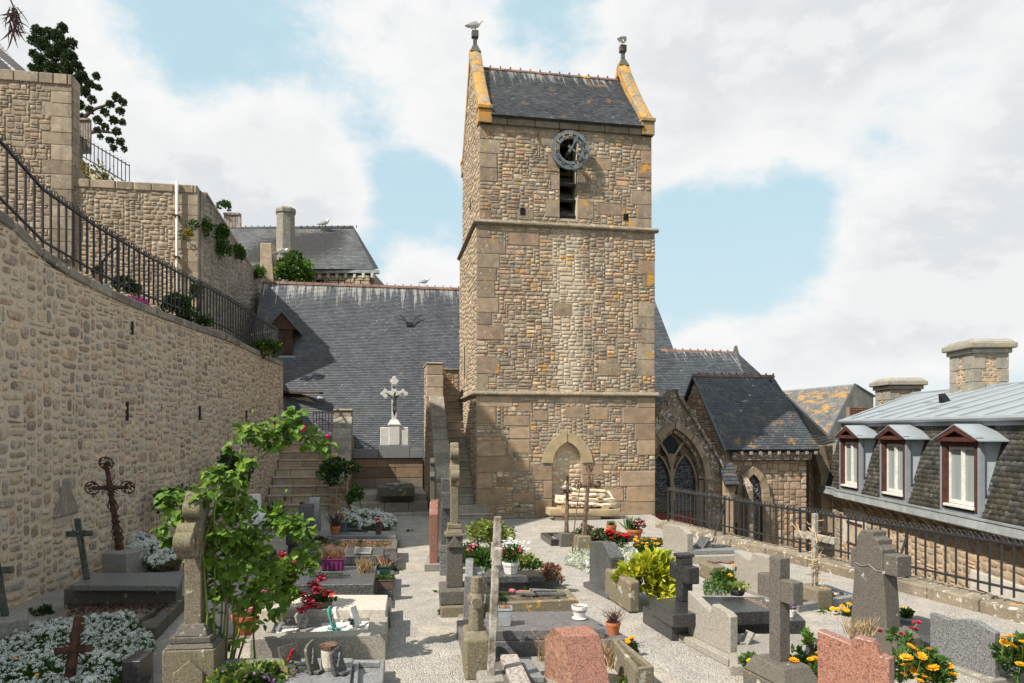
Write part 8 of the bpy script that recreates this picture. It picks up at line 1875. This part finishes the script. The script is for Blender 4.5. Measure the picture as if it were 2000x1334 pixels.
t = thing('ornamental_cabbage', 'pink purple ornamental cabbage on the bare soil grave', 'plant', T(*Z6(750, 680), .16)); c = FR[t.name].to_translation(); blooms('leaves', M_['heather' if 0 else 'pink_flower'], t, [c+Vector((random.gauss(0, .035), random.gauss(0, .03), .04)) for _ in range(4)], .05, FL_M)
for i, (x, y) in enumerate(((690, 690), (830, 655), (700, 725), (1090, 655), (1110, 712))): shrub('low green seedling %s on the bare soil grave' % ('left of the cabbage', 'right of the cabbage', 'in front of the cabbage', 'at the far end', 'at the near end')[i], *[(Z6(x, y))[0], (Z6(x, y))[1]], 3360*(1-.15/2.4)/((Z6(x, y))[1]-YH), (.07, .05, .035), 70, 'mid_leaf', .03, 'seedling', 4, cat='plant')
t = pot('terracotta pot of fresh grass standing on the dark kerbed grave', T(1194, 1043, .13), .115, .2, 'terracotta'); dry(t, 60, .12, .05, 'mid_leaf', (.06, .06), .17, .006)
t = pot('brown clay bowl of pink heath and tulip leaves by the tower corner', T(1240, 1053, .0), .17, .22, 'terracotta', flare=.65, name='flower_bowl'); c = FR[t.name].to_translation(); cloud('blades', M_['mid_leaf'], t, [(c+Vector((random.gauss(-.08, .05), random.gauss(0, .04), .2)), (random.gauss(-.1, .3), random.gauss(0, .3), 1)) for _ in range(60)], .3, tpl=(BLADE[0]*np.array([1.8, 1, 1]), BLADE[1])); cloud('foliage', M_['dark_leaf'], t, blob(c+Vector((.08, 0, .3)), (.16, .12, .12), 360), .045); blooms('flower_cluster', M_['pink_flower'], t, [c+Vector((random.gauss(.1, .09), random.gauss(-.03, .06), .34+random.gauss(0, .06))) for _ in range(60)], .028, FL_S)
t = pot('grey cylindrical vase standing beside the massive concrete cross', T(1770, 1232, .0), .07, .16, 'grey_plastic', name='vase')
t = pot('small white pot with violet pansy at the corner of the black tomb', T(1545, 1204, .2), .05, .09, 'white_plastic'); c = FR[t.name].to_translation(); blooms('flower', M_['violet_flower'], t, [c+Vector((random.gauss(0, .03), random.gauss(0, .03), .12)) for _ in range(8)], .022, FL_S); cloud('foliage', M_['mid_leaf'], t, blob(c+Vector((0, 0, .1)), (.05, .05, .03), 50), .03)
t = pot('dark glass bowl planted with yellow green sprigs on the black tomb', T(1440, 1162, .352), .10, .07, 'black_granite', rim=False); c = FR[t.name].to_translation(); cloud('foliage', M_['variegated_leaf'], t, blob(c+Vector((0, 0, .1)), (.14, .10, .05), 240), .035); cloud('foliage', M_['mid_leaf'], t, blob(c+Vector((-.12, 0, .1)), (.07, .07, .06), 120), .035)
t = pot('brown plastic pot at the foot of the variegated shrub', T(925, 1075, .0), .12, .12, 'brown_plastic'); t = pot('dark plastic trough beside the variegated shrub', T(1000, 1072, .0), .10, .14, 'brown_plastic', sq=True, ratio=1.4)
for i, (a, b) in enumerate((((895, 1078), (945, 1086)), ((1000, 1072), (1022, 1076)), ((1015, 1085), (1036, 1090)))):
    p = Vector(T(*a, .1)); q = Vector(T(*b, .1)); MB().prism([p, q, q+Vector((0, .25, 0)), p+Vector((0, .25, 0))], (0, 0, -.12)).build('step_block', M_['dark_granite'], label='%s dark granite kerb block beside the variegated shrub' % ('left', 'middle', 'right')[i], cat='kerb', bevel=.012)
t = thing('dry_grass', 'tuft of dry pale stalks behind the red headstone', 'grass', P(1680, 1232, 6.9)); dry(t, 70, .16, .05, 'dry_stem', (.13, .05), base=P(1680, 1240, 6.6))
t = thing('dead_plant', 'dead twiggy plant between the pink stele and stone trough', 'plant', T(1190, 1300, 0)); dry(t, 60, .28, .08, 'dry_stem', (.06, .12)); t = thing('dead_plant', 'dead curling stems left of the pink stele', 'plant', T(1060, 1300, .0)); dry(t, 26, .34, .07, 'dry_stem', (.05, .05))
t = thing('ground_weeds', 'thin weeds and blue forget-me-nots around the black tomb', 'plant', T(1400, 1160, 0)); pts = []
for i in range(500): x, y = random.uniform(1375, 1432), random.uniform(1146, 1165); pts.append((Vector(T(x, y, 0))+Vector((0, 0, random.random()*.1)), (random.gauss(0, .4), random.gauss(0, .4), 1)))
cloud('foliage', M_['mid_leaf'], t, pts, .04)

# ================================================================= BIRDS
def gull(label, loc, rot, s, stand=True):
    t = thing('seagull', label, 'seagull', loc, rot)
    J = [(-.16, 0, .13), (-.05, 0, .15), (.07, 0, .18), (.13, 0, .25), (.16, 0, .31)]
    me = bpy.data.meshes.new('body'); me.from_pydata([tuple(Vector(j)*s) for j in J], [(0, 1), (1, 2), (2, 3), (3, 4)], []); me.materials.append(M_['feather_white'])
    o = bpy.data.objects.new('body', me); COL.objects.link(o); o.parent = t; sk = o.modifiers.new('skin', 'SKIN'); sk.use_smooth_shade = True
    for i, r in enumerate((.035, .075, .08, .045, .042)): me.skin_vertices[0].data[i].radius = (r*s, r*s); me.skin_vertices[0].data[i].use_root = (i == 1)
    o.modifiers.new('sub', 'SUBSURF').render_levels = 2
    for sg in (-1, 1): MB().prism([Vector(p)*s for p in ((.08, sg*.07, .23), (-.02, sg*.085, .24), (-.28, sg*.03, .12), (-.20, sg*.06, .10), (.03, sg*.085, .13))], (0, sg*.018*s, 0)).build('wing', M_['feather_grey'], t, True, bevel=.008*s)
    MB().prism([Vector(p)*s for p in ((-.15, -.03, .13), (-.30, -.035, .10), (-.30, .035, .10), (-.15, .03, .13))], (0, 0, .015*s)).build('tail', M_['feather_white'], t, True)
    MB().tube([Vector(p)*s for p in ((.19, 0, .32), (.25, 0, .305))], [.016*s, .005*s], 5).build('beak', M_['beak'], t, True)
    for sg in (-1, 1): MB().tube([Vector(p)*s for p in ((.01, sg*.03, .1), (.01, sg*.03, 0))], .008*s, 4).build('leg', M_['beak'], t, True)
g = L(S0-.03+.17, RB, 14.3); gull('seagull perched on the left tower finial facing right', g, .3, 1.05)
g = L(S1-.31+.17, RB, 14.3); gull('upright seagull on the right tower finial', g, 1.0, 1.1)
g = P(634, 444, 48); gull('tiny seagull resting on the manor roof ridge', g, 0, 1.8)
g = P(552, 503, 36); gull('white seagull on the hillside below the manor chimney', g, .6, 1.6)
gull('seagull sitting on the church ridge near the tower', P(830, 557, 31.2), 0, 1.0)
# ================================================================= PEOPLE ON THE UPPER PATH (only heads and shoulders show)
def person(label, loc, rot, s, shirt, hair, lean=0.0):
    t = thing('person', label, 'person', loc, rot)
    # seated figure: pelvis, spine, head, arms, legs
    J = [(0, 0, 0), (0, .02, .22), (0, .03, .45), (0, .03, .56), (0, .0, .66), (0, -.03, .74), (-.17, .02, .5), (-.24, -.06, .25), (-.16, -.24, .12), (.17, .02, .5), (.24, -.06, .25), (.16, -.24, .12), (-.10, -.02, -.02), (-.12, -.42, .02), (-.12, -.45, -.38), (.10, -.02, -.02), (.12, -.42, .02), (.12, -.45, -.38), (-.12, -.56, -.42), (.12, -.56, -.42)]
    E = [(0, 1), (1, 2), (2, 3), (3, 4), (4, 5), (2, 6), (6, 7), (7, 8), (2, 9), (9, 10), (10, 11), (0, 12), (12, 13), (13, 14), (14, 18), (0, 15), (15, 16), (16, 17), (17, 19)]
    R = [.14, .13, .13, .05, .085, .09, .06, .045, .035, .06, .045, .035, .09, .065, .045, .09, .065, .045, .03, .03]
    def fig(nm, J, E, R, mt, root_=0):
        me = bpy.data.meshes.new(nm); me.from_pydata([tuple(Vector(j)*s) for j in J], E, []); me.materials.append(mt); o = bpy.data.objects.new(nm, me); COL.objects.link(o); o.parent = t
        o.modifiers.new('skin', 'SKIN').use_smooth_shade = True
        for i, r in enumerate(R): me.skin_vertices[0].data[i].radius = (r*s, r*s); me.skin_vertices[0].data[i].use_root = (i == root_)
        o.modifiers.new('sub', 'SUBSURF').render_levels = 2
    fig('body', J, E, R, M_['skin'])
    fig('shirt', [J[0], J[1], J[2], (0, .03, .52), J[6], (-.22, -.03, .34), J[9], (.22, -.03, .34)], [(0, 1), (1, 2), (2, 3), (2, 4), (4, 5), (2, 6), (6, 7)], [.155, .15, .155, .075, .08, .065, .08, .065], M_[shirt])
    fig('trousers', [J[0], J[12], J[13], J[14], J[15], J[16], J[17]], [(0, 1), (1, 2), (2, 3), (0, 4), (4, 5), (5, 6)], [.15, .1, .078, .06, .1, .078, .06], M_['cloth_blue'])
    m = MB(); m.ball(Vector((0, .025, .745))*s, .112*s, 12, (.95, 1.05, 1.0)); m.build('hair', M_['hair'], t, True, smooth=True)
    m = MB()
    for sg in (-1, 1): m.ball(Vector((sg*.095, -.01, .69))*s, .022*s, 6, (.6, 1, 1.3))
    m.ball(Vector((0, -.115, .70))*s, .018*s, 6, (.8, 1, 1.2)); m.build('ears_and_nose', M_['skin'], t, True, kind='stuff')
p = P(193, 531, 13.2); person('person with short dark hair in a pale blue patterned shirt sitting behind the railing', (p[0], p[1], p[2]-.74*1.0), math.radians(75), 1.0, 'shirt_blue', 'hair')
p = P(269, 560, 14.3); person('dark haired person in a bright pink top sitting lower behind the railing', (p[0], p[1], p[2]-.74*1.0), math.radians(60), .95, 'shirt_pink', 'hair')
